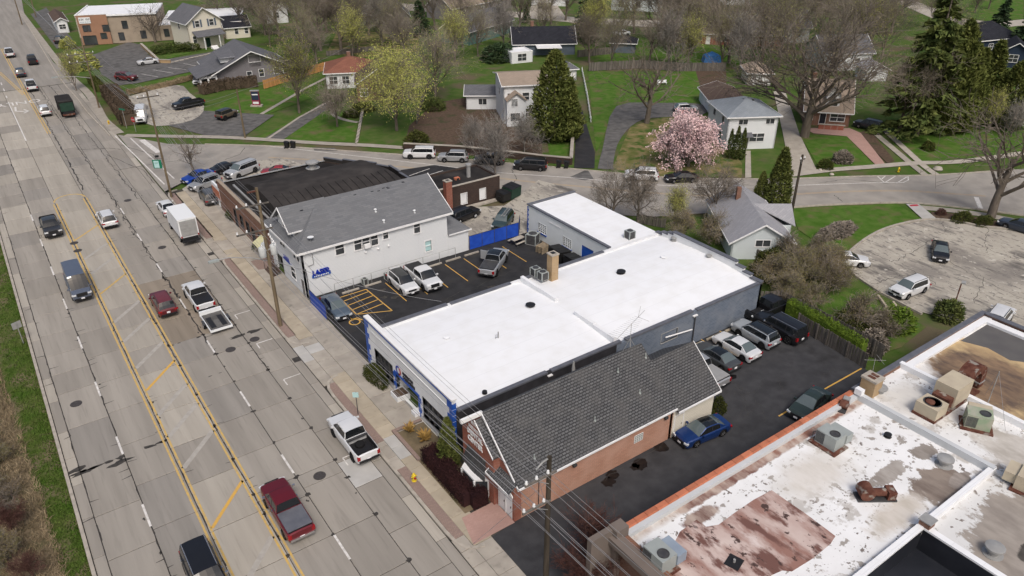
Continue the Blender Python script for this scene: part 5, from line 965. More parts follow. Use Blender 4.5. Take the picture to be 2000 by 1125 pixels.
for x, y in ((w*.45,4.2),(w*.55,4.6),(w*.62,3.8)): MB().box(x-.15,x+.15,y-.15,y+.15,5.44+1.2,5.44+1.75).build('roof_vent', 'metal_dark', H)
house('garage', 'low white garage with worn brown roof behind the pale hip-roofed house', (117.71,101.58), (108.78,89.28), 6.5, 2.6, 3.7, 'gx', 'siding_white', 'shingle_brown', [], None, ('f',.3,2.4,2.1,'white_trim'), cat='garage')
H, Wl, w = house('white_house', 'white two-storey house with broad tan roof between the conifers and bare shrubs', (76.73,110.93), (83.98,107.4), 10, 7.04, 7.04+1.0, 'gx', 'siding_white', 'shingle_tan', [('f',.15,4.2,1.0,1.3),('f',.5,4.2,1.2,1.3),('f',.15,1.2,1.6,1.5),('f',.55,1.2,1.6,1.4),('l',.5,4.2,1.2,1.2)])
b = MB(); plane_slab(b, [(w*.02,-2.2,4.7),(w*.25,-2.2,6.1),(w*.25,1,6.1),(w*.02,1,4.7)], .12); plane_slab(b, [(w*.25,-2.2,6.1),(w*.48,-2.2,4.7),(w*.48,1,4.7),(w*.25,1,6.1)], .12); b.build('front_gable_roof', 'shingle_tan', H)
b = MB().box(w*.04,w*.46,-1.8,0,0,4.75); b.add([(w*.04,-1.8,4.7),(w*.46,-1.8,4.7),(w*.25,-1.8,6.0)], [(0,1,2)]); b.build('front_bay', 'siding_white', H); Wf = Wall((w*.04,-1.8),(1,0),w*.42); Wf.window(H, (w*.1,3.6,1.1,1.3), LB, dep=0); Wf.window(H, (w*.08,1.0,1.7,1.4), LB, dep=0, cols=2)
for x, y in ((w*.3,4),(w*.5,3.2),(w*.62,4.2)): MB().tube((x,y,6),(x,y,7.6),.12,n=8).build('roof_vent', 'metal_dark', H)
house('cottage', 'low white cottage wing with grey roof left of the tan-roofed house', (76.31,122.95), (82.05,118.94), 7, 2.86, 2.86+1.0, 'gx', 'siding_white', 'shingle_house', [('f',.45,.9,1.5,1.1)], cat='house')
house('garage', 'small grey-roofed garage behind the tall conifers', (105,129.59), (108.23,128.43), 6, 2.4, 3.5, 'hip', 'siding_white', 'shingle_house', [], None, ('f',.5,2.6,2.0,'white_trim'), cat='garage')
H, Wl, w = house('brick_cottage', 'brick cottage with steep tan roof and dormer behind the great bare tree', (120.83,79.32), (125.88,73.54), 9.5, 2.9, 7.2, 'gx', 'brick_brown', 'shingle_tan', [('f',.72,.9,2.4,1.3),('f',.1,.9,1.2,1.3)], (1.2, 6, 8.0, .8), ('f',.4,1.0,2.1,'letter_dark'))
b = MB().box(w*.42,w*.72,.6,4,2.9,5.6); b.add([(w*.42,.6,5.6),(w*.72,.6,5.6),(w*.57,.6,6.8)], [(0,1,2)]); dm = b.build('dormer', 'siding_white', H); b = MB(); plane_slab(b, [(w*.39,.2,5.3),(w*.57,.2,6.95),(w*.57,4.5,6.95),(w*.39,4.5,5.3)], .1); plane_slab(b, [(w*.57,.2,6.95),(w*.75,.2,5.3),(w*.75,4.5,5.3),(w*.57,4.5,6.95)], .1); b.build('dormer_roof', 'shingle_tan', dm); Wall((w*.42,.6),(1,0),w*.3).window(dm, (w*.06,3.4,1.5,1.4), LB, dep=0, cols=2)
b = MB().box(w*.3,w*.85,-2.4,-2.1,0,.8); b.build('terrace_wall', 'brick_red', H); MB().box(w*.28,w*.87,-2.5,-2.0,.8,.9).build('terrace_cap', 'kerb', H)
H, Wl, w = house('craftsman_house', 'grey bungalow with broad gable and white arched porch beside the cedar fence', (42.54,167.84), (57.6,166.57), 13, 3.3, 6.82, 'gy', 'siding_grey', 'shingle_house', [('f',.55,4.3,2.4,1.4),('f',.62,1.1,1.0,1.5),('f',.45,.9,1.0,1.5),('f',.84,1.3,1.3,1.3),('f',.96,1.3,.8,1.3)], None, None, 1.2)
hip = MB(); plane_slab(hip, [(-4.2,-1.2,2.5),(.2,-1.2,3.6),(.2,9,3.6),(-4.2,9,2.5)], .12); hip.build('porch_roof', 'shingle_house', H)
b = MB(); Wp = Wall((-3.6,-.6),(1,0),3.6)
for a, c in ((0,.35),(1.6,1.95),(3.25,3.6)): Wp.bx(b, a, c, -.3, 0, 0, 2.5)
Wp.bx(b, 0, 3.6, -.3, 0, 2.1, 2.55); b.build('porch_arches', 'white_trim', H)
b = MB().add([(1.5,1.2,4.6),(4.5,1.2,4.6),(1.5,1.2,5.6),(4.5,1.2,5.6),(1.5,5,5.6),(4.5,5,5.6)], [(0,1,3,2),(0,2,4),(1,5,3)]); dm = b.build('dormer', 'siding_white', H); b = MB(); plane_slab(b, [(1.2,.7,5.5),(4.8,.7,5.5),(4.8,6,6.3),(1.2,6,6.3)], .1); b.build('dormer_roof', 'shingle_house', dm)
H, Wl, w = house('white_farmhouse', 'tall cream house with grey gable roof, dark shutters and green front door', (48.29,209.66), (57.21,211.22), 10, 6.64, 9.8, 'gy', 'siding_cream', 'shingle_house', [('f',.3,5.2,1.1,1.6),('f',.72,5.2,1.1,1.6),('f',.15,1.5,.9,1.6),('l',.5,4.5,1.0,1.5)], None, ('f',.52,1.2,2.3,'bin_green'), .6)
for fr in (.3,.72):
    for s in (-1,1): MB().box(w*fr+s*.95-.22,w*fr+s*.95+.22,-.08,-.02,5.1,6.9).build('shutter', 'siding_bluegrey', H)
b = MB(); plane_slab(b, [(w*.1,-2.6,3.2),(w*.95,-2.6,3.2),(w*.95,0,4.3),(w*.1,0,4.3)], .12); b.build('porch_roof', 'shingle_house', H); b = MB()
for x in (.3,.75): b.box(w*x-.1,w*x+.1,-2.5,-2.3,0,3.2)
b.build('porch_posts', 'white_trim', H)['kind'] = 'stuff'
for i in range(5): MB().box(w*.44,w*.62,-2.6-.3*(i+1),-2.6-.3*i,0,.75-.15*i).build('step', 'white_trim', H)
house('house_wing', 'black-roofed cream wing behind the tall cream house', (59.84,218.47), (66.24,217.47), 9, 3.0, 5.2, 'gx', 'siding_cream', 'shingle_black', [('f',.45,1.0,.9,1.6),('f',.85,1.0,.9,1.4)])
# office block, top left
Bk = thing('office_building', 'tan and brown office block with white flat roof and a corner sign', 'building', (26.41,231.87)); a0 = (26.41,231.87); a1 = (33.38,229.42); uo = Vector((a1[0]-a0[0], a1[1]-a0[1])).normalized(); ao = math.atan2(uo.y, uo.x); Bk.rotation_euler = (0,0,ao)
hb = 7.4; w1 = math.hypot(a1[0]-a0[0], a1[1]-a0[1]); Wf = Wall((0,0),(1,0),w1); hs = [(w1*.1,.1,w1*.42,2.2),(w1*.17,hb-4.0,.8,1.5),(w1*.3,hb-4.0,.8,1.5),(w1*.8,hb-4.2,1.5,1.6),(w1*.68,1.4,1.4,1.4)]
b = MB(); Wf.fill(b, 0, hb, hs, .3); b.build('front_wall', 'stucco_brown', Bk)
for h in hs: Wf.window(Bk, h, LB, fm='metal_dark', rows=1, cols=1)
Wl_ = Wall((0,17),(0,-1),17); hs = [(1.5+i*3.0,hb-4,1.2,1.7) for i in range(5)] + [(1.5+i*3.0,.9,1.2,1.7) for i in range(5)]
b = MB(); Wl_.fill(b, 0, hb, hs, .3); b.build('side_wall', 'siding_cream', Bk)
for h in hs: Wl_.window(Bk, h, LB, fm='metal_dark', rows=1)
b = MB().box(.2,w1+12,.2,17,hb-.5,hb-.1); b.build('roof', 'membrane', Bk); b = MB().box(-.05,w1,-.05,.3,hb,hb+.15); b.box(-.05,.3,.3,17,hb,hb+.15); b.build('parapet', 'white_trim', Bk)
h2 = hb-.6; Wf = Wall((w1,.6),(1,0),12); hs = [(3.2,h2-3.2,1.3,1.9),(1.8,.7,1.3,1.9),(7.2,.9,1.3,1.9)]; b = MB(); Wf.fill(b, 0, h2, hs, .3); b.build('front_wall', 'stucco_tan', Bk)
for h in hs: Wf.window(Bk, h, LB, fm='metal_dark', rows=1)
Wf = Wall((w1+12,.8),(1,0),21); hs = [(1.0,1.0,1.2,1.9),(6.5,1.2,1.2,1.7)]; b = MB(); Wf.fill(b, 0, 3.9, hs, .3); b.build('wing_wall', 'stucco_tan', Bk)
for h in hs: Wf.window(Bk, h, LB, fm='metal_dark', rows=1)
b = MB().box(w1+12,w1+33,.9,26,3.5,3.85); b.build('wing_roof', 'membrane', Bk); b = MB().box(w1+11.7,w1+12,.6,17,0,h2); b.build('side_wall', 'stucco_tan', Bk); b = MB().box(w1+12,w1+33,.78,1.1,3.9,4.0); b.build('parapet', 'white_trim', Bk)
sb = MB(); Wf = Wall((0,0),(1,0),w1); Wf.bx(sb, w1*.1, w1*.47, 0, .12, hb-2.0, hb-.5); so = sb.build('sign_panel', 'sign_white', Bk); word('KW  WP', (w1*.285,-.14,hb-1.05), .85, 'letter_dark', so, 0, name='sign_lettering', ext=.01, rx=R(90)).scale = (.8,1,1)
for k, i in enumerate(range(5)): MB().box(w1*.13+i*.55,w1*.13+i*.55+.4,-.14,-.122,hb-1.72,hb-1.58).build('sign_small_text', 'hvac_blue', so)
house('shop_house', 'white shopfront with brown roof at the far left beside the office block', (23.91,254.06), (26.74,253.93), 17, 3.3, 3.3+.8, 'gy', 'siding_white', 'shingle_brown', [('f',.5,1,1.6,1.2)], cat='building')
house('red_roof_house', 'low white house with rusty red hip roof behind the yellow tree', (60.72,153.08), (69.86,148.76), 10, 3.2, 5.6, 'hip', 'siding_white', 'shingle_red', [('f',.15,.9,1.6,1.5),('f',.4,.9,1.4,1.5)], (5,5,6.4,.8))
house('brown_gable_house', 'brown gabled house front half hidden by the yellow tree', (61.88,140.6), (70.13,136.69), 9, 3.4, 6.4, 'gy', 'brick_brown', 'shingle_brown', [('f',.15,.9,1.4,1.4)])
house('grey_gable_house', 'grey gabled house with a small front porch far behind the yellow tree', (100.17,206.65), (107.93,203.18), 10, 3.6, 8.0, 'gy', 'siding_grey', 'shingle_house', [('f',.5,4.4,1.0,1.4),('f',.2,1,1.2,1.4)])
house('blue_shed', 'small blue-grey outbuilding with paired white windows in a far garden', (97.03,216.64), (100.61,215.16), 6, 3.4, 4.6, 'gx', 'siding_bluegrey', 'shingle_house', [('f',.3,1.6,.8,1.3),('f',.65,1.6,.8,1.3)])
house('teal_house', 'teal sided house with long grey roof among bare trees', (108.81,172.93), (128.64,181.25), 9, 3.6, 6.8, 'gx', 'siding_teal', 'shingle_house', [('f',.6,1.2,1.6,1.4),('f',.2,1.2,1.2,1.4)])
house('long_roof_house', 'long tan-roofed house with row of small dormer vents far back', (123.81,206.28), (152.8,216.19), 10, 3.6, 7.5, 'gx', 'siding_grey', 'shingle_tan', [('f',.2,1,1.2,1.2),('f',.5,1,1.2,1.2),('f',.8,1,1.2,1.2)])
H, Wl, w = house('gambrel_house', 'dark blue-grey barn-roofed house behind the tan-roofed house', (111.27,156.31), (124.37,148.6), 9, 2.9, 6.0, 'gx', 'siding_bluegrey', 'shingle_black', [('f',.12,1.0,1.4,1.3)], (5,5,7.2,.8)); MB().box(w*.35,w*.75,-4.2,-.3,2.3,2.42).build('pergola_roof', 'white_trim', H)
house('garden_shed', 'blue shed with dark hip roof beside the wooden fence', (132.88,144.83), (137.01,140.51), 6, 2.4, 4.0, 'hip', 'siding_bluegrey', 'shingle_black', [], cat='shed')
house('ranch_house', 'long low red ranch house under bare trees with tan roof', (154.01,144.66), (164.3,132.73), 10, 2.9, 5.2, 'gx', 'brick_red', 'shingle_tan', [('f',.82,1.0,2.6,1.1),('f',.45,1,1.4,1.1)], None, ('f',.6,1.0,2.1,'white_trim'))
house('ranch_house', 'grey-roofed brick ranch right of the red ranch house', (163.74,131.57), (173.98,124.44), 10, 2.9, 4.8, 'gx', 'brick_brown', 'shingle_house', [('f',.3,1,1.6,1.2),('f',.75,1,1.4,1.2)])
house('garage', 'tan-roofed garage with wide white door left of the great bare tree', (134.99,103.81), (138.77,100.65), 7, 2.5, 4.3, 'hip', 'siding_cream', 'shingle_tan', [], None, ('f',.55,4.0,2.1,'white_trim'), cat='garage')
house('grey_house', 'white house with grey roof hidden behind the great bare tree', (158.94,102.27), (168.87,96.54), 10, 4.0, 7.0, 'gx', 'siding_white', 'shingle_house', [('f',.3,1.2,1.2,1.4),('f',.7,1.2,1.2,1.4)])
house('white_shed', 'small white shed with pale roof right of the brick cottage', (158.28,91.3), (162.3,88.49), 5, 2.6, 3.9, 'gy', 'siding_white', 'shingle_worn', [('f',.4,1,1.2,1.0)], cat='shed')
house('navy_house', 'navy blue house with white gable window at the right edge', (195.68,81.54), (199.03,75.51), 9, 3.2, 5.6, 'gy', 'siding_navy', 'shingle_black', [('f',.45,1.2,1.8,1.6),('l',.4,1.2,1.4,1.4)], None, None, .5)
house('navy_house', 'navy wing with dark hip roof behind the navy gable', (203.04,89.57), (215.92,86.27), 10, 3.6, 7.0, 'hip', 'siding_navy', 'shingle_black', [('f',.3,1.2,1.4,1.4)])
house('edge_house', 'pale grey-roofed house cut by the right edge behind bare shrubs', (151.47,57.89), (154.21,51.52), 10, 3.0, 6.0, 'gx', 'siding_white', 'shingle_worn', [('f',.3,1,1.4,1.4)])
house('play_house', 'narrow weathered grey shed under the tall spruces', (144.32,64.42), (145.23,63.01), 4, 3.4, 5.0, 'gy', 'wood_grey', 'shingle_worn', [('f',.5,1.8,.7,1.0)], cat='shed')
H, Wl, w = house('lot_house', 'small pale house with worn grey gable roof between the white workshop and the lot', (67.88,50.99), (73.57,46.83), 12.5, 2.44, 4.6, 'gy', 'siding_pale', 'shingle_worn', [('f',.52,2.44-.85,1.7,.8)], (2.6, 9.0, 4.6+.9, .55), None, .45)
b = MB(); plane_slab(b, [(w*.5,6.5,4.6-.1),(w+2.2,4.5,2.44),(w+2.2,8.5,2.44)], .1); 
hw_ = 2.44; hr_ = 4.6-.3
b = MB(); plane_slab(b, [(w*.5,6.6,hr_),(w+1.6,4.0,hw_),(w+1.6,6.6,hr_)], .1); plane_slab(b, [(w*.5,6.6,hr_),(w+1.6,6.6,hr_),(w+1.6,9.2,hw_)], .1); b.build('side_gable_roof', 'shingle_worn', H); b = MB().add([(w+1.2,4.3,0),(w+1.2,8.9,0),(w+1.2,8.9,hw_),(w+1.2,6.6,hr_-.1),(w+1.2,4.3,hw_),(w,4.3,0),(w,4.3,hw_)], [(0,1,2,3,4),(5,0,4,6)]); b.build('side_gable', 'siding_pale', H)
house('white_garage', 'far white double garage along the back street', (160.89,215.72), (169.17,207.4), 8, 3.0, 5.0, 'gx', 'siding_white', 'shingle_tan', [], None, ('f',.4,4.8,2.3,'white_trim'), cat='garage')
house('far_house', 'far pale blue house with white porch windows across the back street', (175.89,192.76), (186.06,180.93), 9, 4.2, 7.0, 'gx', 'siding_pale', 'shingle_house', [('f',.2,1,1.6,1.8),('f',.55,1,1.6,1.8)])
house('far_house', 'far cream house at the top edge above the back street lawn', (196.22,183.59), (203.55,176.03), 9, 4.2, 7.0, 'gx', 'siding_cream', 'shingle_tan', [('f',.3,1,1.6,1.6)])
house('far_house', 'far white house at the top edge right of the cream one', (212.47,179.98), (220.13,172.08), 9, 4.2, 7.0, 'gx', 'siding_white', 'shingle_house', [('f',.3,1,1.6,1.6)])
house('far_house', 'white gabled house behind the dark trunks at top left', (76.95,234.65), (82.82,232.64), 9, 4.0, 7.5, 'gy', 'siding_white', 'shingle_house', [('f',.5,1.4,1.0,1.6)])
house('far_house', 'white far house between trees at the top right of the great bare tree', (175.53,128.87), (183.89,123.86), 9, 4.0, 7.5, 'gx', 'siding_white', 'shingle_house', [('f',.35,1.4,1.0,1.6),('f',.7,1.4,1.0,1.6)])
house('carport', 'small white flat-roofed carport beside the barn-roofed house', (105.63,149.42), (111.09,148.23), 5, 2.4, 2.5, 'flat', 'siding_white', 'membrane', [('f',.5,.4,2.2,1.6)], cat='carport')
# ================================================================ vehicles (front towards local +Y)
WHEELS = {}
def wheel_meshes(r, wd, rim):
    k = (r, wd, rim)
    if k not in WHEELS:
        n = 18
        def ring(prof):
            b = MB(); vs = []
            for x, rr in prof:
                for i in range(n): t = 2*math.pi*i/n; vs.append((x, rr*math.cos(t), rr*math.sin(t)))
            m = len(prof); return b.add(vs, [(j*n+i, (j+1)*n+i, (j+1)*n+(i+1) % n, j*n+(i+1) % n) for j in range(m-1) for i in range(n)] + [tuple(range(n)), tuple(range((m-1)*n, m*n))[::-1]])
        T = ring([(-wd/2,r*.66),(-wd/2,r*.93),(-wd*.35,r),(wd*.35,r),(wd/2,r*.93),(wd/2,r*.66)]).mesh('tyre', 'rubber', True)
        b = ring([(-.01,r*.66),(.006,r*.64),(.006,r*.56),(-.03,r*.5)])
        for i in range(5):
            a = 2*math.pi*i/5; c, s = math.cos(a), math.sin(a); q = .09*r/.33
            b.add([(.012,-s*q,c*q),(.012,s*q,-c*q),(.0,c*r*.6+s*q,s*r*.6-c*q),(.0,c*r*.6-s*q,s*r*.6+c*q)], [(0,1,2,3)]) if 0 else b.tube((.0,c*.04,s*.04),(.0,c*r*.6,s*r*.6),.035,.045,4)
        WHEELS[k] = (T, b.mesh('rim', rim, True))
    return WHEELS[k]
KINDS = dict(
 sedan=dict(L=4.75,W=1.84,hood=.86,cowl=.98,deck=1.02,belt=.95,roof=1.45,y=(-1.75,-.95,.25,1.12),wb=2.78,r=.34,sill=.22,bp=(-.35,),cp=-1.15,wt=.68),
 hatch=dict(L=4.35,W=1.8,hood=.95,cowl=1.05,deck=1.0,belt=1.0,roof=1.56,y=(-2.05,-1.55,.3,1.1),wb=2.6,r=.34,sill=.25,bp=(-.3,),cp=-1.35,wt=.72),
 suv=dict(L=4.75,W=1.9,hood=1.05,cowl=1.14,deck=1.08,belt=1.08,roof=1.7,y=(-2.28,-1.9,.45,1.15),wb=2.8,r=.37,sill=.3,bp=(-.3,-1.25),cp=-1.8,wt=.74,rails=1),
 bigsuv=dict(L=5.5,W=2.03,hood=1.2,cowl=1.28,deck=1.2,belt=1.2,roof=1.9,y=(-2.68,-2.45,.65,1.4),wb=3.25,r=.42,sill=.35,bp=(-.1,-1.3),cp=-2.35,wt=.78,rails=1),
 pickup=dict(L=5.9,W=2.03,hood=1.22,cowl=1.3,deck=1.28,belt=1.28,roof=1.93,y=(-.62,-.5,.95,1.7),wb=3.65,r=.43,sill=.42,bp=(.35,),cp=-.42,wt=.76,bed=(-2.82,-.72)),
 van=dict(L=6.0,W=2.0,hood=1.15,cowl=1.35,deck=1.3,belt=1.3,roof=2.65,y=(-2.95,-2.9,1.5,2.35),wb=3.8,r=.36,sill=.35,bp=(1.0,),cp=.95,wt=.86,blind=1),
 minivan=dict(L=5.1,W=1.98,hood=1.05,cowl=1.2,deck=1.1,belt=1.1,roof=1.78,y=(-2.5,-2.3,.75,1.6),wb=3.0,r=.35,sill=.28,bp=(.1,-1.1),cp=-2.2,wt=.78),
 jeep=dict(L=4.2,W=1.87,hood=1.18,cowl=1.22,deck=1.15,belt=1.15,roof=1.82,y=(-1.95,-1.9,.55,.85),wb=2.46,r=.42,sill=.5,bp=(-.2,-1.0),cp=-1.85,wt=.82),
)
def vehicle(kind, colr, loc, deg, label, cat='car', roofc=None, rim='rim', metal=.15, det=2, glass='car_glass', cover=None, roofdark=False, name=None, stripe=None, group=None, chrome=False, sc_=1.0):
    S = KINDS[kind]; L, W = S['L'], S['W']; h = L/2; P = paint(colr, metal); par = thing(name or {'sedan':'car','hatch':'car','suv':'car','bigsuv':'car','jeep':'car','minivan':'van','van':'van','pickup':'pickup_truck'}[kind], label, cat, (loc[0], loc[1], .035), -R(deg), group); par.scale = (sc_, sc_, sc_)
    yrb, yrt, yft, yfb = S['y']; r = S['r']; sill = S['sill']; yw = (-S['wb']/2-.02*L, S['wb']/2-.02*L) if kind != 'pickup' else (-S['wb']/2-.05, S['wb']/2-.05)
    ra = r*1.2; bed = S.get('bed'); parts = {}
    def F(k, *q): parts.setdefault(k, MB()).add(q, [tuple(range(len(q)))])
    # stations
    ys = {-h, -h+.08, -h+.25, h, h-.08, h-.25, h-.6, yrb, yrt, yft, yfb, S['cp']} | {y+d for y in S['bp'] for d in (-.05,.05)}
    for y in yw: ys |= {y+ra*math.cos(math.pi*i/8) for i in range(9)}
    if bed: ys |= set(bed)
    ys = sorted(y for y in ys if -h <= y <= h); ys = [y for i, y in enumerate(ys) if i == 0 or y-ys[i-1] > .012]
    def wid(y):
        e = min(h-y, y+h); k = 1-.12*max(0, 1-e/.5)**2 - (.05*max(0,(y-h+1.2)/1.2)); return W/2*k
    def top(y):
        if y >= yfb: t = (y-yfb)/(h-yfb); return lerp(S['cowl'], S['hood'], min(1,t*1.1)) - .22*max(0,(t-.82)/.18)**2
        if y <= yrb:
            t = (yrb-y)/max(.01, h+yrb); return S['deck'] - .06*t - .1*max(0,(t-.85)/.15)**2
        return lerp(S['deck'], S['cowl'], (y-yrb)/(yfb-yrb))
    def bot(y):
        z = sill + .06*max(0, 1-min(h-y, y+h)/.3)
        for c in yw:
            if abs(y-c) < ra: z = max(z, r + math.sqrt(max(0, ra*ra-(y-c)**2))*.98)
        return z
    rows = []
    for y in ys:
        w_, t, z0 = wid(y), top(y), bot(y); zs = t-.07; z0 = min(z0, zs-.1)
        rows.append([(w_*.95,y,z0), (w_,y,lerp(z0,zs,.35)), (w_*.995,y,lerp(z0,zs,.75)), (w_*.96,y,zs), (w_*.88,y,t), (w_*.45,y,t+.025), (0,y,t+.035)])
    nb = len(rows[0])
    for i in range(len(ys)-1):
        ym = (ys[i]+ys[i+1])/2; inbed = bed and bed[0] < ym < bed[1]
        for j in range(nb-1):
            if inbed and j >= 4: continue
            if yrb < ym < yfb and j >= 4 and not bed: continue
            a, b_, c, d = rows[i][j], rows[i+1][j], rows[i+1][j+1], rows[i][j+1]; mx = lambda p: (-p[0], p[1], p[2])
            F('body', a, b_, c, d); F('body', mx(d), mx(c), mx(b_), mx(a))
    for i, rev in ((0, False), (-1, True)):
        q = rows[i]; loop = q + [(-x,y,z) for x,y,z in q[-2::-1]]; F('body', *(loop[::-1] if rev else loop))
    # greenhouse
    rt = S['roof']; wt = W/2*S['wt']; wbel = W/2*.9
    gs = [y for y in ys if yrb-1e-6 <= y <= yfb+1e-6]; g = []
    for y in gs:
        base = top(y)-.01
        if y < yrt: zr = lerp(base, rt, ((y-yrb)/(yrt-yrb))**.85)
        elif y > yft: zr = lerp(rt, base, ((y-yft)/(yfb-yft))**1.15)
        else: t = (y-yrt)/(yft-yrt); zr = rt + .03*math.sin(math.pi*t) - .03*(1-t)
        k = max(0, min(1, (zr-base)/(rt-base))); xo = lerp(wbel, wt, k)
        g.append([(wbel+.0*k,y,base), (lerp(wbel,wt,k*.86),y,lerp(base,zr,.86)), (xo-.03,y,zr-.01), (xo*.5,y,zr+.035), (0,y,zr+.045)])
    for i in range(len(gs)-1):
        ym = (gs[i]+gs[i+1])/2; mx = lambda p: (-p[0], p[1], p[2])
        for j in range(4):
            if j == 0:
                pil = any(abs(ym-y) < .05 for y in S['bp']) or ym < S['cp'] or ym > yfb-.12*(yfb-yft)
                k = 'body' if pil and not (ym < S['cp']) else ('side_window_front' if ym > S['bp'][0] else 'side_window_rear')
                if ym < S['cp']: k = 'body'
                if S.get('blind') and ym < S['bp'][0]: k = 'body'
                if any(abs(ym-y) < .05 for y in S['bp']): k = 'pillar' if not S.get('blind') else 'body'
            elif j == 1: k = 'body'
            else: k = 'windshield' if ym > yft else ('rear_window' if ym < yrt else ('roof' if not roofdark else ('sunroof' if yrt+.15 < ym < yft-.1 else 'roof')))
            a, b_, c, d = g[i][j], g[i+1][j], g[i+1][j+1], g[i][j+1]
            for s, q in (('l', (a,b_,c,d)), ('r', (mx(d),mx(c),mx(b_),mx(a)))): F(k + ('_'+s if 'side_window' in k else ''), *q)
    for i, rev in ((0, 0), (-1, 1)): 
        q = g[i]; loop = q + [(-x,y,z) for x,y,z in q[-2::-1]]
        F('body' if not (bed and i == 0) else 'rear_window', *(loop[::-1] if rev else loop))
    RP = paint(roofc, metal) if roofc else P
    mats = {'body': P, 'roof': RP, 'windshield': M(glass), 'rear_window': M('car_glass' if glass == 'car_glass' else glass), 'pillar': M('plastic_black'), 'sunroof': M('car_glass')}
    for k, b in parts.items():
        nm = 'side_window' if 'side_window' in k else k; b.build(nm, mats.get(k, M('car_glass')), par, True, 38)
    # floor pan
    MB().box(-W/2*.86, W/2*.86, -h+.25, h-.25, sill-.06, sill+.35).build('underbody', 'plastic_black', par)
    if bed:
        x = W/2*.84; b = MB(); y0, y1 = bed[0]+.08, bed[1]; zt = S['deck']-.02; zf = .78
        b.quad((-x,y0,zf),(x,y0,zf),(x,y1,zf),(-x,y1,zf)); b.quad((-x,y0,zf),(-x,y1,zf),(-x,y1,zt),(-x,y0,zt)); b.quad((x,y1,zf),(x,y0,zf),(x,y0,zt),(x,y1,zt)); b.quad((x,y0,zf),(-x,y0,zf),(-x,y0,zt),(x,y0,zt)); b.quad((-x,y1,zf),(x,y1,zf),(x,y1,zt),(-x,y1,zt)); b.build('bed_liner', 'plastic_black', par)
        MB().box(-x, x, bed[1]-.02, yrb+.03, zf, zt+.005).build('cab_back', P, par)
        if cover: MB().box(-x-.03, x+.03, bed[0]+.06, bed[1]+.02, zt, zt+.05).build('bed_cover', cover, par)
    # wheels
    T, Rm = wheel_meshes(r, .24 if r < .4 else .28, rim)
    for y in yw:
        for s in (-1, 1):
            o = link('wheel', T, par, (s*(W/2-.13), y, r)); q = link('rim', Rm, o, (s*.11, 0, 0))
            if s < 0: q.rotation_euler = (0, 0, math.pi)
    zl = top(h-.3)-.22
    for s in (-1, 1):
        MB().cbox((s*W*.375, h-.1, zl), (W*.2, .22, .15), -s*.22).build('headlight', 'headlight', par)
        tall = kind in ('pickup','bigsuv','van','jeep','minivan'); zt = top(-h+.2)-.2
        MB().cbox((s*W*.41, -h+.06, zt-(.08 if tall else 0)), (W*.12 if tall else W*.2, .16, .36 if tall else .15), s*.12).build('tail_light', 'tail_light', par)
        if det > 1:
            o = MB().cbox((s*(W/2+.1), yfb-.35, top(yfb)+.06), (.2, .12, .15)).build('mirror', P if not chrome else 'chrome', par)
            for k, y in enumerate(([yft-.45, yrt+.55] if not S.get('blind') else [yft-.4])): MB().cbox((s*W/2*1.0, y, top(y)-.16), (.05,.2,.04)).build('door_handle', P if not chrome else 'chrome', par)
    MB().cbox((0, h-.02, zl-.05), (W*.5, .1, .2 if kind not in ('pickup','bigsuv','van') else .38)).build('grille', 'plastic_black', par)
    MB().cbox((0, h-.06, sill+.16), (W*.84, .2, .2)).build('bumper', 'plastic_black' if not chrome else 'chrome', par); MB().cbox((0, -h+.05, sill+.16), (W*.84, .2, .2)).build('bumper', 'plastic_black' if kind != 'pickup' else ('chrome' if chrome else 'plastic_black'), par)
    if det > 1: MB().cbox((0, -h-.02, sill+.42 if kind not in ('pickup',) else sill+.2), (.34,.04,.17)).build('number_plate', 'plate', par); MB().cbox((0, h+.04, sill+.22), (.34,.03,.15)).build('number_plate', 'plate', par)
    if S.get('rails'):
        for s in (-1, 1): MB().tube((s*wt*.93, yrt+.05, rt+.03), (s*wt*.93, yft-.05, rt+.05), .03, n=6).build('roof_rail', 'chrome' if chrome else 'metal_dark', par)
    return par
WHT, SIL, GRY, BLK, RED, BLU, NAV = (.72,.73,.74), (.40,.41,.42), (.085,.088,.092), (.012,.012,.014), (.12,.012,.018), (.012,.05,.30), (.03,.04,.06)
ROADL = 'vehicles driving or stopped on the main road'
V = vehicle
V('pickup', WHT, (9.71,228), 2, 'white pickup furthest up the road at the left edge', 'pickup', det=1, cover='plastic_black', group=ROADL)
V('suv', (.02,.028,.045), (9.54,203.43), 2, 'dark navy hatchback far up the road behind the white pickup', 'car', det=1, group=ROADL)
V('pickup', (.02,.02,.02), (13.28,215.95), 2, 'black work pickup with a raised dark bed far up the road', 'pickup', det=1, cover='shingle_black', group=ROADL)
V('pickup', WHT, (10.03,188.71), 1, 'white crew-cab pickup with dark bed left of the dump truck', 'pickup', det=1, cover='plastic_black', group=ROADL)
V('suv', WHT, (9.77,166.46), 1, 'white crossover just behind the dark dump truck', 'car', det=1, group=ROADL)
V('pickup', (.035,.036,.04), (3.09,106.58), 180, 'charcoal pickup coming towards the camera in the left lanes', 'pickup', det=2, rim='rim_dark', group=ROADL)
V('van', (.10,.12,.165), (3.26,87.13), 180, 'slate blue high-roof cargo van coming towards the camera', 'van', det=2, rim='rim_dark', group=ROADL)
V('suv', WHT, (9.46,105.08), 0, 'white sport crossover driving away in the middle of the road', 'car', glass='car_glass', rim='rim_dark', group=ROADL)
V('suv', RED, (9.94,77.81), 0, 'maroon crossover driving away beside the white pickup with trailer', 'car', roofc=(.16,.03,.035), rim='rim', group=ROADL)
p_tow = V('pickup', WHT, (13.39,77.05), 0, 'white pickup towing the open car trailer', 'pickup', cover='plastic_black', rim='rim_dark', group=ROADL)
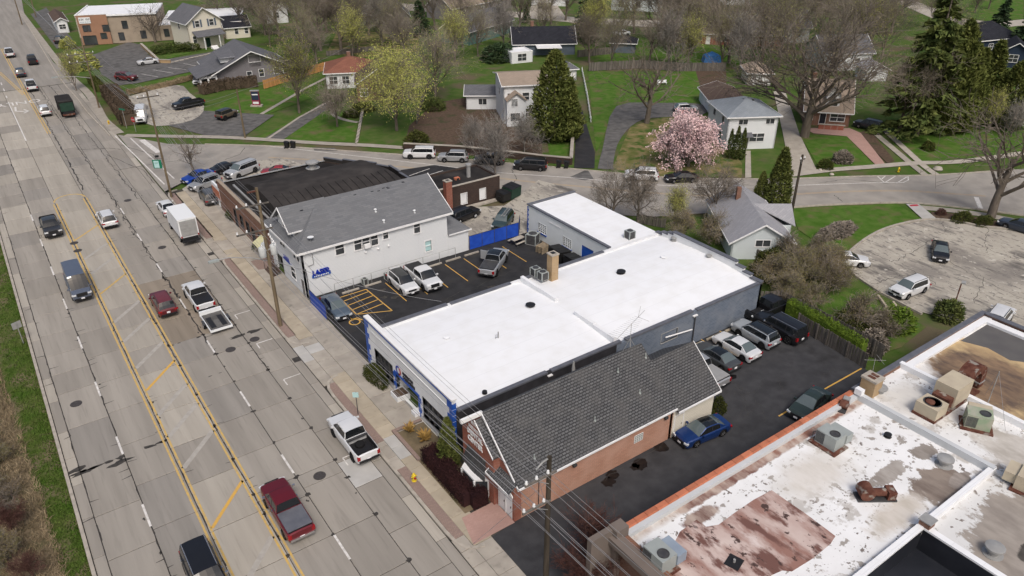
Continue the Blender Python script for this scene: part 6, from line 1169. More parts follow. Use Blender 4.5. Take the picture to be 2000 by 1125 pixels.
V('pickup', (.145,.012,.02), (9.8,41.82), 0, 'dark red pickup with black bed cover nearest the camera on the road', 'pickup', cover='coping', rim='chrome', chrome=True, metal=.3, group=ROADL)
V('bigsuv', BLK, (3.39,39.19), 180, 'black roof-railed car cut by the bottom edge of the picture', 'car', group=ROADL, chrome=True)
pk = V('pickup', WHT, (17.03,46.29), 0, 'white pickup with open black bed parked at the kerb by the sign', 'pickup', rim='rim_dark')
o = MB().lathe((0,-1.3,.8), [(.16,0),(.36,0),(.4,.08),(.4,.18),(.36,.26),(.16,.26)], 18).build('spare_tyre', 'rubber', None, True, label='loose black spare tyre lying in the open bed of the white pickup', cat='tyre'); o.location = (pk.location.x, pk.location.y, 0)
MB().box(-.88,.88,-.98,-.78,1.22,1.36).build('bed_rack', 'metal_dark', pk)
V('sedan', WHT, (16.81,104.6), 0, 'white sedan parked at the kerb ahead of the white box truck', 'car')
LOT1 = 'cars parked beside the brick shop'
V('sedan', (.01,.06,.38), (23.54,114.17), 251, 'bright blue sports sedan parked beside the small bare street tree', 'car', group=LOT1, metal=.3)
V('suv', SIL, (23.57,110.52), 248, 'silver crossover between the blue sedan and the dark one', 'car', group=LOT1, metal=.4)
V('suv', GRY, (22.51,105.04), 2, 'dark grey crossover next to the shop hedge', 'car', group=LOT1)
V('sedan', BLK, (28.18,115.48), 78, 'black sedan behind the brick shop corner', 'car', group=LOT1)
V('bigsuv', (.5,.51,.52), (29.6,112.52), 245, 'pale silver sport utility behind the black roof edge', 'car', group=LOT1, metal=.3, glass='car_glass_pale')
V('sedan', (.30,.015,.02), (33.9,109.3), 300, 'red car mostly hidden behind the black roof', 'car', det=1, group=LOT1)
LOT2 = 'cars in the laser shop car park'
V('sedan', (.115,.155,.20), (24.53,66.59), 183, 'steel blue sedan parked behind the blue fence screen', 'car', metal=.4, glass='car_glass_pale', group=LOT2)
V('suv', WHT, (32.69,67.06), 182, 'white crossover with dark sunroof by the white siding wall', 'car', roofdark=True, group=LOT2, rim='rim')
V('pickup', WHT, (35.12,66.89), 182, 'white pickup with black bed cover beside the white crossover', 'pickup', cover='plastic_black', group=LOT2)
pk = V('pickup', (.42,.44,.46), (43.6,65.23), 52, 'silver grey pickup parked askew with its left door open', 'pickup', cover='metal_dark', rim='rim_dark', metal=.35, roofdark=True, group=LOT2)
MB().cbox((-1.45,.75,1.15),(.9,.1,1.1),-.15).build('open_door', paint((.42,.44,.46),.35), pk)
sv = V('suv', (.035,.06,.065), (51.22,74.37), 232, 'dark teal car carrying a ladder on its roof behind the blue fence', 'car', glass='car_glass_pale', group='cars behind the blue fence')
t = thing('ladder', 'aluminium ladder on the roof of the dark teal car', 'ladder', (sv.location.x, sv.location.y, 1.85), sv.rotation_euler.z); b = MB()
for s in (-.5, -.1): b.tube((s,-2.2,0),(s,1.1,.02),.04,n=4)
b.build('stile', 'metal', t)['kind'] = 'stuff'
for i in range(11): MB().tube((-.5,-2.1+i*.3,0),(-.1,-2.1+i*.3,0),.025,n=4).build('rung', 'metal', t)
V('suv', BLK, (48.15,79.1), 80, 'black car with a white spare wheel half hidden by the lean-to roof', 'car', group='cars behind the blue fence', rim='sign_white')
LOT3 = 'cars in the dental car park'
V('pickup', (.40,.41,.42), (46.9,36.7), 0, 'silver pickup half hidden under the dark shingle roof edge', 'pickup', group=LOT3, cover='metal')
V('sedan', (.08,.085,.088), (49.85,37.3), 0, 'charcoal sedan parked next to the silver pickup', 'car', roofdark=True, glass='car_glass_pale', metal=.3, group=LOT3)
V('sedan', WHT, (52.81,37.34), 0, 'white sedan with sunroof between the charcoal sedan and the silver crossover', 'car', rim='rim_dark', glass='car_glass_pale', group=LOT3)
V('suv', (.42,.45,.48), (56,37.68), 0, 'silver crossover with dark glass roof next to the black sport utility', 'car', roofdark=True, rim='rim_dark', metal=.3, group=LOT3)
V('bigsuv', BLK, (58.82,37.03), 0, 'long black sport utility with chrome roof rails by the fence', 'car', chrome=True, group=LOT3)
V('pickup', BLK, (60.96,40.01), 92, 'black pickup in the corner between the block wall and the fence', 'pickup', det=1, group=LOT3)
V('sedan', (.01,.04,.165), (40.69,30.63), 276, 'glossy blue sedan beside the cream rear wall', 'car', roofdark=True, glass='car_glass_pale', metal=.35, group=LOT3)
V('sedan', (.03,.045,.038), (50.89,27.74), 262, 'dark green sedan below the orange parapet', 'car', glass='car_glass_pale', group=LOT3)
LOT4 = 'cars in the worn right-hand car park'
V('sedan', BLK, (88.85,36.88), 240, 'black sedan alone in the middle of the worn car park', 'car', glass='car_glass_pale', group=LOT4)
V('suv', WHT, (77.07,33.96), 275, 'white crossover parked by the hedge side of the worn car park', 'car', glass='car_glass_pale', group=LOT4)
V('sedan', WHT, (77.85,41.98), 135, 'white sedan glimpsed through bare bushes at the worn car park', 'car', det=1, group=LOT4)
V('sedan', NAV, (104.25,34.88), 355, 'dark navy sedan cut by the right edge of the picture', 'car', det=1, group=LOT4)
V('suv', WHT, (78.81,25.33), 80, 'white crossover peeking over the brown roof edge', 'car', group=LOT4)
ST = 'cars parked along the side street'
V('bigsuv', WHT, (55.36,103.84), 305, 'large white sport utility parked on the side street', 'car', group=ST, sc_=.93)
V('suv', SIL, (58.92,99.31), 309, 'silver wagon parked behind the large white sport utility', 'car', group=ST, metal=.4)
V('suv', GRY, (62.96,95.01), 312, 'grey car behind the bare multi-stem tree on the side street', 'car', det=1, group=ST)
V('minivan', BLK, (66.67,89.23), 313, 'black van parked before the retaining wall', 'van', group=ST)
V('suv', WHT, (77.48,76.04), 314, 'white sport utility parked opposite the magnolia', 'car', group=ST, sc_=1.05)
V('sedan', BLK, (81.71,72.11), 300, 'black sedan parked behind the white sport utility near the magnolia', 'car', group=ST)
V('hatch', SIL, (109.29,97.31), 118, 'silver wagon in the curved driveway near the white garage', 'car', glass='car_glass_pale', metal=.4)
V('suv', (.02,.022,.03), (127.72,70.97), 350, 'dark car on the two-track drive by the brick cottage', 'car', glass='car_glass_pale', det=1)
v0 = V('van', WHT, (23.69,151.33), 195, 'white work van facing the stop sign', 'van', det=1, sc_=.92)
V('pickup', BLK, (33.15,155.29), 260, 'black pickup on the worn concrete lot', 'pickup', det=1, group='cars in the upper lots')
V('jeep', (.12,.095,.065), (36.98,143.71), 62, 'tan off-roader with dark hard top on the grey lot', 'car', roofc=(.02,.02,.02), det=1, rim='rim_dark', group='cars in the upper lots')
V('suv', (.14,.02,.02), (27.98,185.38), 140, 'dark red crossover in the upper car park', 'car', det=1, glass='car_glass_pale', group='cars in the upper lots')
V('sedan', (.52,.53,.54), (35.47,199.06), 274, 'silver sedan in the upper car park by the retaining kerb', 'car', det=1, group='cars in the upper lots')
V('van', WHT, (40.35,173.01), 215, 'white van with red marks beside the porch arches', 'van', det=1, sc_=.85)
V('suv', BLK, (22.33,239.29), 20, 'black car beside the white shopfront at far left', 'car', det=1)
V('suv', GRY, (159.58,207.24), 180, 'grey car on the far white garage drive', 'car', det=1)
V('sedan', WHT, (149.67,159.09), 300, 'white car behind the blue shed', 'car', det=1)
# ---- box truck, dump truck, trailer
t = thing('box_truck', 'white box truck with dented rear door parked at the kerb', 'truck', (16.71,95.56), 0); MB().box(-1.1,1.1,-3.2,2.0,1.0,3.35).build('cargo_box', 'white_wall', t); MB().box(-1.12,1.12,-3.22,2.02,3.35,3.42).build('box_roof', 'sign_white', t)
MB().box(-.95,.95,-3.26,-3.2,1.15,3.2).build('rear_door', 'hvac', t)
for i in range(5): MB().box(-.95,.95,-3.275,-3.26,1.2+i*.4,1.55+i*.4).build('door_panel', 'metal', t)
MB().box(-.9,.9,-3.2,3.8,.55,1.0).build('chassis', 'plastic_black', t); MB().box(-1.05,1.05,-3.7,-3.22,.5,.62).build('rear_step', 'plastic_black', t); b = MB().box(-1.0,1.0,2.05,3.3,.7,2.3); b.box(-.95,.95,3.3,4.1,.6,1.5); b.build('cab', 'sign_white', t); MB().box(-.9,.9,3.3,3.34,1.5,2.2).build('windshield', 'car_glass', t)
T, Rm = wheel_meshes(.42,.28,'rim')
for y in (-1.9, 2.9):
    for s in (-1,1): o = link('wheel', T, t, (s*.9,y,.42)); link('rim', Rm, o, (s*.13,0,0))
for s in (-1,1): MB().box(s*1.0-.08,s*1.0+.08,-3.3,-3.22,1.05,1.25).build('tail_light', 'tail_light', t)
t = thing('dump_truck', 'black dump truck with high dark body driving away', 'truck', (13.25,165.24), 1*-R(1)); MB().box(-1.2,1.2,-3.6,1.6,1.1,2.9).build('dump_body', 'bin_black', t)
for i in range(7):
    for s in (-1,1): MB().box(s*1.22-.04,s*1.22+.04,-3.5+i*.8,-3.38+i*.8,1.1,2.9).build('body_rib', 'plastic_black', t)
MB().box(-1.25,1.25,-3.65,1.65,2.9,3.0).build('tarp_cover', 'black_roof', t); MB().box(-1.1,1.1,-3.68,-3.6,1.15,2.7).build('tailgate', 'bin_green', t); MB().box(-1.15,1.15,1.8,3.4,.8,2.7).build('cab', 'bin_black', t); MB().box(-1.0,1.0,3.4,4.4,.8,1.8).build('hood', 'bin_black', t); MB().box(-.9,.9,-4.0,4.2,.6,1.1).build('chassis', 'plastic_black', t); MB().box(-1.0,1.0,-4.5,-3.7,.55,.75).build('rear_plate', 'rust', t)
T, Rm = wheel_meshes(.5,.3,'rim_dark')
for y in (-2.6,-1.3,3.2):
    for s in (-1,1): o = link('wheel', T, t, (s*1.0,y,.5)); link('rim', Rm, o, (s*.14,0,0))
tr = thing('car_trailer', 'open white-railed car trailer with dark deck behind the white pickup', 'trailer', (13.47,71.87), 0); tr.location.x = p_tow.location.x + .1; tr.location.y = p_tow.location.y - 5.7
MB().box(-1.0,1.0,-1.9,1.7,.45,.55).build('deck', 'asphalt_old', tr)
for s in (-1,1): MB().box(s*.55-.25,s*.55+.25,-1.4,.9,.55,.57).build('wheel_ramp', 'plastic_black', tr); MB().box(s*1.05-.035,s*1.05+.035,-1.95,1.75,.45,.68).build('side_rail', 'sign_white', tr); MB().box(s*1.22-.12,s*1.22+.12,-.6,.4,.66,.7).build('mudguard', 'metal_dark', tr)
MB().box(-.25,.25,-1.6,1.5,.551,.566).build('deck_strip', 'asphalt_old', tr)
MB().box(-1.1,1.1,-2.02,-1.95,.42,.66).build('rear_rail', 'sign_white', tr); MB().box(-1.1,1.1,1.7,1.95,.45,.95).build('front_box', 'sign_white', tr); MB().tube((0,1.9,.5),(0,3.1,.55),.07).build('drawbar', 'metal_dark', tr)
T, Rm = wheel_meshes(.32,.2,'rim')
for s in (-1,1): o = link('wheel', T, tr, (s*1.22,-.1,.32)); link('rim', Rm, o, (s*.1,0,0))
# ================================================================ trees, shrubs, hedges
def grow(seed, spread=.9, limbs=8, trunk_h=.28, up=.35, twigs=3, levels=4, lean=0, droop=0, dens=1.0, r0=.022, tw=.0011, start=.25):
    """bare tree of unit height: (trunk+limbs, twigs, tips)"""
    g = random.Random(seed); T = MB(); Tw = MB(); tips = []
    def seg(mb, a, b, ra, rb, n):
        mb.tube(a, b, ra, rb, n, False)
    def branch(p, d, L, r, lv):
        n = 4 if lv < 2 else 3 if lv < 4 else 2; q = Vector(p); d = d.normalized(); pts = [(q.copy(), d.copy())]; mb = T if lv < 3 else Tw
        for i in range(n):
            j = Vector((g.gauss(0,1), g.gauss(0,1), g.gauss(0,.7)))*(.16 if lv else .05); d = (d + j + Vector((0,0,up*.22 if lv < 3 else -droop))).normalized()
            q2 = q + d*(L/n); ra = lerp(r, r*.55, i/n); rb = lerp(r, r*.55, (i+1)/n)
            if lv == levels: rb = max(rb*.5, tw*.6)
            seg(mb, q, q2, max(ra, tw), max(rb, tw*.7), 6 if lv == 0 else 4 if lv == 1 else 3); q = q2; pts.append((q.copy(), d.copy()))
        if lv >= levels: tips.append((q.copy(), d.copy())); return
        k = [limbs, 5, 5, 4, twigs][lv] if lv < 5 else 2; k = max(2, int(round(k*dens if lv > 0 else k)))
        for c in range(k):
            t = lerp(start if lv == 0 else .18, 1.0, (c+g.random()*.8)/k); i = min(n-1, int(t*n)); f = t*n-i; a, da = pts[i]; b_, db = pts[i+1]; o = a.lerp(b_, min(1,f)); dd = da.lerp(db, f).normalized()
            az = g.uniform(0, 2*math.pi) if lv else c*2.4+g.uniform(-.4,.4); x = dd.orthogonal().normalized(); y = dd.cross(x); side = x*math.cos(az)+y*math.sin(az); ang = g.uniform(.45,.95)*spread
            nd = dd*math.cos(ang)+side*math.sin(ang); ll = L*g.uniform(.5,.78)*(1.15-.35*t if lv == 0 else 1) * (1.5 if lv == 0 else 1)
            branch(o, nd, ll if lv else min(.62, ll), max(r*(.62-.25*t), tw*1.2)*g.uniform(.75,1.0), lv+1)
        if lv > 0: tips.append((q.copy(), d.copy()))
    branch((0,0,0), Vector((lean,lean*.3,1)), trunk_h/ (1-start*.2)*1.55, r0, 0)
    zs = max(v[2] for v in T.v + Tw.v); k = 1/zs
    for mb in (T, Tw): mb.v = [(x*k, y*k, z*k) for x, y, z in mb.v]
    return T, Tw, [(p*k, d) for p, d in tips]
def leaves(mb, tips, g, n, size, jit):
    for p, d in tips:
        for i in range(n):
            o = p + Vector((g.gauss(0,jit), g.gauss(0,jit), g.gauss(0,jit))); a = Vector((g.gauss(0,1), g.gauss(0,1), g.gauss(0,1))).normalized()*size*g.uniform(.6,1.3); b = a.orthogonal().normalized()*size*g.uniform(.5,.9); mb.add([o-a*.5, o+b*.5, o+a*.5, o-b*.5], [(0,1,2,3)])
TREES = {}
def bare(key, mt, mtw, seed, bud=None, nb=0, bs=.01, bj=.02, **k):
    T, Tw, tips = grow(seed, **k); c = T.mesh('trunk', mt, True, 60); t = Tw.mesh('twigs', mtw); u = None
    if bud:
        L = MB(); leaves(L, tips, random.Random(seed), nb, bs, bj); u = L.mesh('buds', bud)
    TREES[key] = (c, t, u, 'buds' if bud != 'blossom' else 'blossoms')
bare('oak', 'bark', 'twig_oak', 11, limbs=10, spread=1.05, up=.55, trunk_h=.2, r0=.021, dens=1.3, twigs=4, start=.3, tw=.0008, bud='bud_olive', nb=1, bs=.006, bj=.01)
bare('limb', 'bark', 'twig_oak', 83, limbs=8, spread=1.15, up=.35, trunk_h=.22, r0=.026, dens=.85, twigs=3, start=.3, tw=.0012)
bare('oak2', 'bark', 'twig', 23, limbs=8, spread=1.0, up=.5, trunk_h=.24, r0=.024, dens=1.2, start=.35, tw=.0011, bud='bud_olive', nb=1, bs=.007, bj=.012)
bare('maple', 'bark', 'twig', 31, limbs=10, spread=.75, up=.55, trunk_h=.3, r0=.02, dens=1.25, start=.3, tw=.0011, bud='bud', nb=1, bs=.008, bj=.014)
bare('grey', 'bark_grey', 'twig_grey', 47, limbs=10, spread=1.0, up=.3, trunk_h=.2, r0=.018, dens=1.25, start=.1, tw=.0016)
bare('thorn', 'bark', 'twig', 53, limbs=9, spread=1.1, up=.3, trunk_h=.22, r0=.02, dens=1.15, start=.25, tw=.0016)
bare('red', 'twig_red', 'twig_red', 59, limbs=9, spread=.9, up=.4, trunk_h=.2, r0=.014, dens=1.1, start=.05, tw=.0022, bud='twig_red', nb=1, bs=.014, bj=.02)
bare('yellow', 'bark', 'twig', 61, limbs=10, spread=.95, up=.45, trunk_h=.24, r0=.022, dens=1.2, start=.22, tw=.0014, bud='bud', nb=6, bs=.014, bj=.04)
bare('sapling', 'bark', 'twig', 67, limbs=9, spread=.75, up=.5, trunk_h=.25, r0=.02, dens=1.1, start=.2, tw=.0018, bud='bud', nb=4, bs=.015, bj=.03)
bare('olive', 'bark', 'twig', 71, limbs=10, spread=1.0, up=.35, trunk_h=.16, r0=.016, dens=1.1, start=.05, tw=.0022, bud='bud_olive', nb=3, bs=.02, bj=.035)
bare('magnolia', 'bark_grey', 'twig_grey', 79, limbs=11, spread=1.15, up=.25, trunk_h=.18, r0=.022, dens=1.15, start=.08, tw=.0015, bud='blossom', nb=9, bs=.034, bj=.03)
ntree = 0
def tree(key, base, top_px, label, group, w=1.0, rz=None, cat='tree', name=None, zoff=0):
    """base: ground point; top_px: height in metres; w: width factor"""
    global ntree; ntree += 1; c, t, u, un = TREES[key]; h = top_px; T = thing(name or {'magnolia':'magnolia_tree','yellow':'budding_tree','sapling':'budding_tree','olive':'shrub','red':'shrub','grey':'bare_tree'}.get(key, 'bare_tree'), label, cat, (base[0], base[1], zoff), rz if rz is not None else ntree*2.4, group); T.scale = (h*w, h*w, h)
    link('trunk', c, T); o = link('crown', t, T)
    if u: link(un, u, o)
    return T
BG = 'trees of the neighbourhood'
tree('oak', (114.91,74.78), 22.04*1.12, 'great spreading bare tree on the concrete drive before the brick cottage', BG, 1.4, 1.0)
tree('limb', (98.22,96.29), 16.06, 'bare tree standing in the loop of the curved driveway', BG, 1.05, 2.2)
tree('maple', (74.6,131.71), 15.44, 'dense twiggy bare tree by the wooden side fence', BG, 1.25, .3)
tree('yellow', (59.11,118.8), 16.44, 'large yellow-green budding tree before the brown house', BG, .85, 1.2)
tree('thorn', (51.5,127.08), 10.08, 'small bare tree on the round front lawn', BG, .95, .6)
tree('sapling', (49.22,139.35), 15.6, 'slender yellow-budding tree beside the cedar fence', BG, .95, 4.0)
tree('limb', (105.47,38.9), 17.82, 'spreading bare tree in the mulch bed at the right edge', BG, 1.1, 3.7)
tree('magnolia', (87.43,75.97), 8.88, 'pink flowering magnolia in front of the white hip-roofed house', BG, .85, .5)
tree('grey', (61.04,90.63), 10.6, 'grey multi-stem bare tree at the side street kerb', BG, .85, .9)
tree('grey', (64.76,102.6), 6.44, 'low silvery bare tree on the mulch slope', BG, .9, 2.9)
tree('grey', (70.5,96.07), 7.86, 'silvery bare shrub tree left of the conifers', BG, .8, 4.4)
tree('thorn', (63.78,67.35), 8.48, 'reddish bare tree behind the white annex roof', BG, .9, 1.9)
tree('thorn', (65.64,64.45), 9.74, 'thin bare tree right of the reddish one behind the annex', BG, .7, 3.3)
tree('sapling', (68.93,60.97), 6.6, 'yellow-budding small tree left of the small pale house', BG, .85, 2.0)
tree('thorn', (74.85,59.58), 9.3, 'bare tree with upright twigs left of the small pale house', BG, .85, 5.1)
tree('olive', (67.13,57.73), 4.84, 'tangled olive brush behind the stepped parapet', BG, .9, .2)
tree('olive', (68.86,55.08), 5, 'tangled brush against the small pale house wall', BG, .9, 2.2)
tree('limb', (23.94,118.25), 6.52, 'small round bare street tree beside the parked blue sedan', BG, .95, .4)
tree('sapling', (17.51,182.23), 8.94, 'leaning street tree with first leaves on the far verge', BG, .75, 2.6)
tree('limb', (43.05,225.14), 10.18*1.1, 'tall bare tree before the tan office wall', BG, .95, 5.0)
tree('oak2', (129.83,66.44), 16.46, 'crooked bare tree with broken limbs in front of the spruces', BG, .85, 4.6)
tree('sapling', (142.86,57.32), 8.4, 'orange-tinged budding small tree near the right edge', BG, .7, 1.1)
tree('grey', (143.63,53.99), 7.1, 'grey bare shrub tree at the right edge before the pale house', BG, .8, .1)
tree('sapling', (134.54,148.85), 7.26, 'yellowish small tree left of the blue shed', BG, .7, 3.5)
FT = [((72.7,212.98),17,'leftmost dark trunk of the row behind the grey bungalow'),((74.85,204.66),18,'second tall bare tree behind the grey bungalow'),((74.56,189.13),17,'third tall bare tree near the far back fence'),((78.81,186.16),18,'fourth tall bare tree at the corner of the back fence'),((93.4,200.34),17,'bare tree before the grey gabled house porch'),((106.03,171.75),16,'tall bare tree in front of the teal house'),((131.07,181.41),15,'slim bare tree beside the far white garage drive'),((154.46,149.27),18,'tall bare tree left of the red ranch house'),((149.08,135.74),17,'tall bare tree before the red ranch house'),((147.35,131.17),15,'slim bare tree beside the blue tarp'),((147.99,119.89),15,'tall bare tree right of the blue tarp'),((157.12,117.48),16,'tall bare tree by the tan-roofed garage'),((65.6,225.08),15,'bare tree behind the black-roofed wing'),((75.2,235.86),17,'bare tree far behind the tall cream house'),((172.36,106.86),17,'tall bare tree behind the brick cottage'),((192.53,111.52),17,'tall bare tree behind the small white shed'),((120.47,217.27),17,'bare tree at the top edge above the dense twiggy tree'),((123.55,184.79),16,'bare tree before the long tan roof'),((154.71,159.49),16,'bare tree behind the blue shed'),((181.22,156.17),16,'bare tree across the back street'),((173.01,120.56),17,'bare tree behind the great spreading one'),((90.57,235.8),17,'bare tree far back left of the yard'),((152.06,186.66),13,'thin bare tree beside the dark pine'),((265.36,121.26),10,'left bare park tree on the far lawn'),((277,122.66),10,'right bare park tree on the far lawn'),((228.92,115.28),15,'tall bare tree behind the tallest spruce'),((115.52,227.52),15,'bare tree behind the grey gabled house'),((107.1,240.46),16,'bare tree behind the blue-grey outbuilding')]
for i, (p, h, l) in enumerate(FT): tree(('oak2','maple','oak2','oak')[i % 4], p, h*1.12, l, BG, .9)
FT = [((85.29,241.68),16,'left of two bare trees behind the white gabled house'),((85.67,211.12),15,'bare tree in the yard behind the red-roofed house'),((98.41,234.81),16,'bare tree far behind the dark trunks'),((83.82,187.21),13,'young bare tree at the back garden fence'),((90.18,185.9),14,'bare tree just behind the yellow tree crown'),((102.46,199.45),15,'bare tree right of the grey gabled house'),((112.29,196.33),15,'bare tree behind the dense twiggy crown'),((128.84,218.28),16,'bare tree at the end of the long tan roof'),((139.35,215.7),15,'bare tree standing over the long tan roof'),((113.99,164.68),12,'small bare tree at the teal house corner'),((125.41,162.96),12,'bare tree behind the barn-roofed house'),((144.33,183.79),13,'bare tree at the kerb of the back street'),((121.46,139.69),13,'bare tree at the left end of the long board fence'),((139.69,148.32),13,'bare tree growing beside the blue shed'),((133.08,125.19),13,'bare tree at the middle of the long board fence'),((168.78,157.07),15,'bare tree left of the ranch chimney side'),((164.12,144.24),15,'bare tree in front of the ranch window'),((162.01,135.9),15,'bare tree in front of the ranch door'),((176.17,139.28),15,'bare tree in front of the grey-roofed ranch'),((144.37,113.63),13,'bare tree behind the white garage'),((153.36,109.81),15,'bare tree behind the tan-roofed garage'),((191.54,137.52),16,'bare tree behind the grey-roofed ranch'),((204.06,136.38),17,'tall bare tree at the top edge above the brick cottage'),((194.58,124.75),16,'bare tree left of the hidden grey house'),((207.05,126.74),17,'bare tree above the hidden grey house'),((180.69,101.05),14,'bare tree beside the small white shed'),((213.8,118.41),16,'bare tree left of the tallest spruce top'),((240.97,131.42),15,'bare tree by the far curved street'),((65.72,244.51),14,'bare tree behind the tall cream house roof'),((73.99,258.65),15,'bare tree at the top edge behind the office wing'),((65.44,200.01),12,'bare tree between the grey bungalow and the dark trunks'),((78.07,251.2),15,'bare tree above the black-roofed wing'),((171.85,193.16),13,'bare tree at the top edge right of the dark pine'),((194.81,92.56),13,'bare tree between the spruces and the navy wing')]
for i, (p, h, l) in enumerate(FT): tree(('maple','oak2','oak','maple','grey')[i % 5], p, h*1.12, l, BG, .9)
FT = [((134.25,152.1),14,'yellow-budding tree by the barn-roofed house fence'),((122.24,132.75),12,'budding tree behind the loop driveway fence'),((130.83,129.28),13,'budding tree before the fence left of the tarp'),((135.76,121.47),12,'budding tree right at the fence below the tarp'),((143.25,118.1),13,'budding tree between the tarp and the garage'),((164.97,126.16),15,'budding tree before the brick ranch wall'),((165.53,121.36),15,'budding tree left of the far white house'),((181.62,119.12),16,'budding tree above the cottage chimney'),((157.01,97.76),13,'budding tree beside the cottage roof'),((178.95,106.36),15,'budding tree over the hidden grey house'),((68.86,184.46),12,'budding tree behind the cedar fence'),((67.25,173.61),10,'small budding tree at the end of the cedar fence'),((77.64,176.95),12,'budding tree behind the rusty red roof'),((90.24,179.7),13,'budding tree left of the dense twiggy crown'),((86.8,166.5),12,'budding tree in the yard behind the dense twiggy tree'),((96.39,159.81),12,'budding tree left of the round evergreen'),((103.38,160.4),12,'budding tree over the teal house wall'),((70.47,218.07),14,'budding tree behind the bungalow ridge')]
for i, (p, h, l) in enumerate(FT): tree(('sapling','maple','oak2')[i % 3], p, h*1.1, l, BG, .9)
# conifers, shrubs and hedges: many small sprays through the volume
def sprays(mb, g, n, fn, size, flat=.5):
    for i in range(n):
        o, out = fn(g); a = (Vector((g.gauss(0,1), g.gauss(0,1), g.gauss(0,.6)))*.6 + out).normalized()*size*g.uniform(.6,1.4); b = a.cross(Vector((g.gauss(0,1),g.gauss(0,1),g.gauss(0,1)))).normalized()*size*flat*g.uniform(.6,1.2); mb.add([o-a*.35-b*.5, o-a*.3+b*.5, o+a*.75], [(0,1,2)])
def spruce_mesh(seed, n=6500, m='needle'):
    g = random.Random(seed); whorl = []
    for i in range(95):
        z = lerp(.1,.97,(i/95)**.9); L = (1-z)**.8*.26*g.uniform(.65,1.15)+.012; whorl.append((z, g.uniform(0,6.283), L))
    def fn(g):
        z, a, L = g.choices(whorl, weights=[w[2] for w in whorl])[0] if 0 else whorl[int(95*g.random()**1.25)]; t = g.random()**.6; a += g.gauss(0,.16); r = L*t; return Vector((r*math.cos(a), r*math.sin(a), z-.10*t*L/.26+g.gauss(0,.007))), Vector((math.cos(a), math.sin(a), -.35))
    mb = MB(); sprays(mb, g, n, fn, .036, .65); return mb.mesh('foliage', m)
def cone_mesh(seed, n=3600, m='needle_olive', fat=.16):
    g = random.Random(seed); lob = [(g.uniform(0,6.28), g.uniform(.1,.8), g.uniform(.75,1.2)) for i in range(16)]
    def fn(g):
        z = g.random()**1.2; a = g.uniform(0,6.283); k = 1+.42*noise.noise((math.cos(a)*2.6, math.sin(a)*2.6, z*9+seed)); r = fat*k*((1-z)**.55)*min(1,.45+z*4)*(g.random()**.22); return Vector((r*math.cos(a), r*math.sin(a), .02+z*.97)), Vector((math.cos(a)*.5, math.sin(a)*.5, .8))
    mb = MB(); sprays(mb, g, n, fn, .035, .6); return mb.mesh('foliage', m)
def mound_mesh(seed, n=1500, m='hedge', flat=1.0, sz=.09):
    g = random.Random(seed)
    def fn(g):
        d = Vector((g.gauss(0,1), g.gauss(0,1), abs(g.gauss(0,1)))).normalized(); k = (1+.25*noise.noise(d*2.2+Vector((seed,0,0))))*(g.random()**.18); return Vector((d.x*.5*k, d.y*.5*k, d.z*k)), d
    mb = MB(); sprays(mb, g, n, fn, sz, .7); return mb.mesh('foliage', m)
def stem_mesh(h, r, m='bark'): return MB().tube((0,0,-.02),(0,0,h),r,r*.25,6).mesh('trunk', m, True)
CON = {'spruce': (stem_mesh(.95,.014), spruce_mesh(5)), 'spruce2': (stem_mesh(.95,.013), spruce_mesh(9, 7500, 'needle_blue')), 'arbor': (stem_mesh(.8,.012), cone_mesh(2, 5000)), 'arbor_thin': (stem_mesh(.8,.008), cone_mesh(4, 2400, 'needle', .11)), 'arbor_dark': (stem_mesh(.8,.012), cone_mesh(7, 2600, 'hedge', .2)), 'olive_cone': (stem_mesh(.8,.012), cone_mesh(13, 7000, 'needle_olive', .27))}
def conifer(key, base, h, label, w=1.0, name='conifer', group=BG, cat='tree'):
    global ntree; ntree += 1; T = thing(name, label, cat, (base[0], base[1], -.05), ntree*1.7, group); w *= {'spruce':1.5,'spruce2':1.6,'arbor':1.45,'olive_cone':1.5}.get(key,1.1); T.scale = (h*w, h*w, h); link('trunk', CON[key][0], T); link('crown', CON[key][1], T); return T
conifer('spruce', (130.76,63.69), 22.44*1.12, 'tallest dark spruce right of the great bare tree', .8, 'spruce_tree'); conifer('olive_cone', (138.87,61.54), 15.16, 'broad olive green conifer right of the tallest spruce', .75); conifer('arbor', (148.17,61.73), 14.5, 'dense pointed green conifer before the navy house', 1.0); conifer('olive_cone', (148.78,57.52), 11.7, 'rounded olive conifer at the right before the pale house', .9)
conifer('olive_cone', (135.94,62.16), 19.04, 'tall olive conifer touching the tallest spruce', .62); conifer('arbor', (143.59,61.89), 13.72, 'olive conifer between the broad and the pointed one', .9); conifer('spruce2', (219.32,92.88), 11.54*1.05, 'dark spruce beside the navy house roof', .9, 'spruce_tree'); conifer('spruce2', (213.78,83.48), 12.9, 'bright green spruce at the top right edge', 1.0, 'spruce_tree'); conifer('spruce2', (137.71,160.93), 10.14*1.25, 'dark pine standing alone before the back street', 1.0, 'pine_tree'); conifer('spruce2', (104.31,191), 9.32*1.05, 'dark pine behind the dense twiggy bare tree', .9, 'pine_tree'); conifer('spruce2', (140.35,190.62), 6.06, 'small dark fir beside the far drive', .8, 'fir_tree')
conifer('olive_cone', (78.67,98.78), 15.04, 'tall olive conifer against the tan-roofed house', .85); conifer('arbor', (80.47,96.84), 10.74, 'shorter conifer right of the tall olive one', .95)
conifer('arbor', (84.59,57.32), 8.84, 'tall green arborvitae beside the utility pole', .95); conifer('arbor', (83.57,59.35), 5.12, 'shorter arborvitae left of the tall one by the pole', .95)
for i, (p, h) in enumerate((((95.55,74.9), 4.88), ((95.98,74.01), 5.52), ((96.78,73.44), 5.18))): conifer('arbor_thin', p, h, ('leftmost','middle','rightmost')[i]+' of three narrow arborvitae before the white hip-roofed house', 1.1)
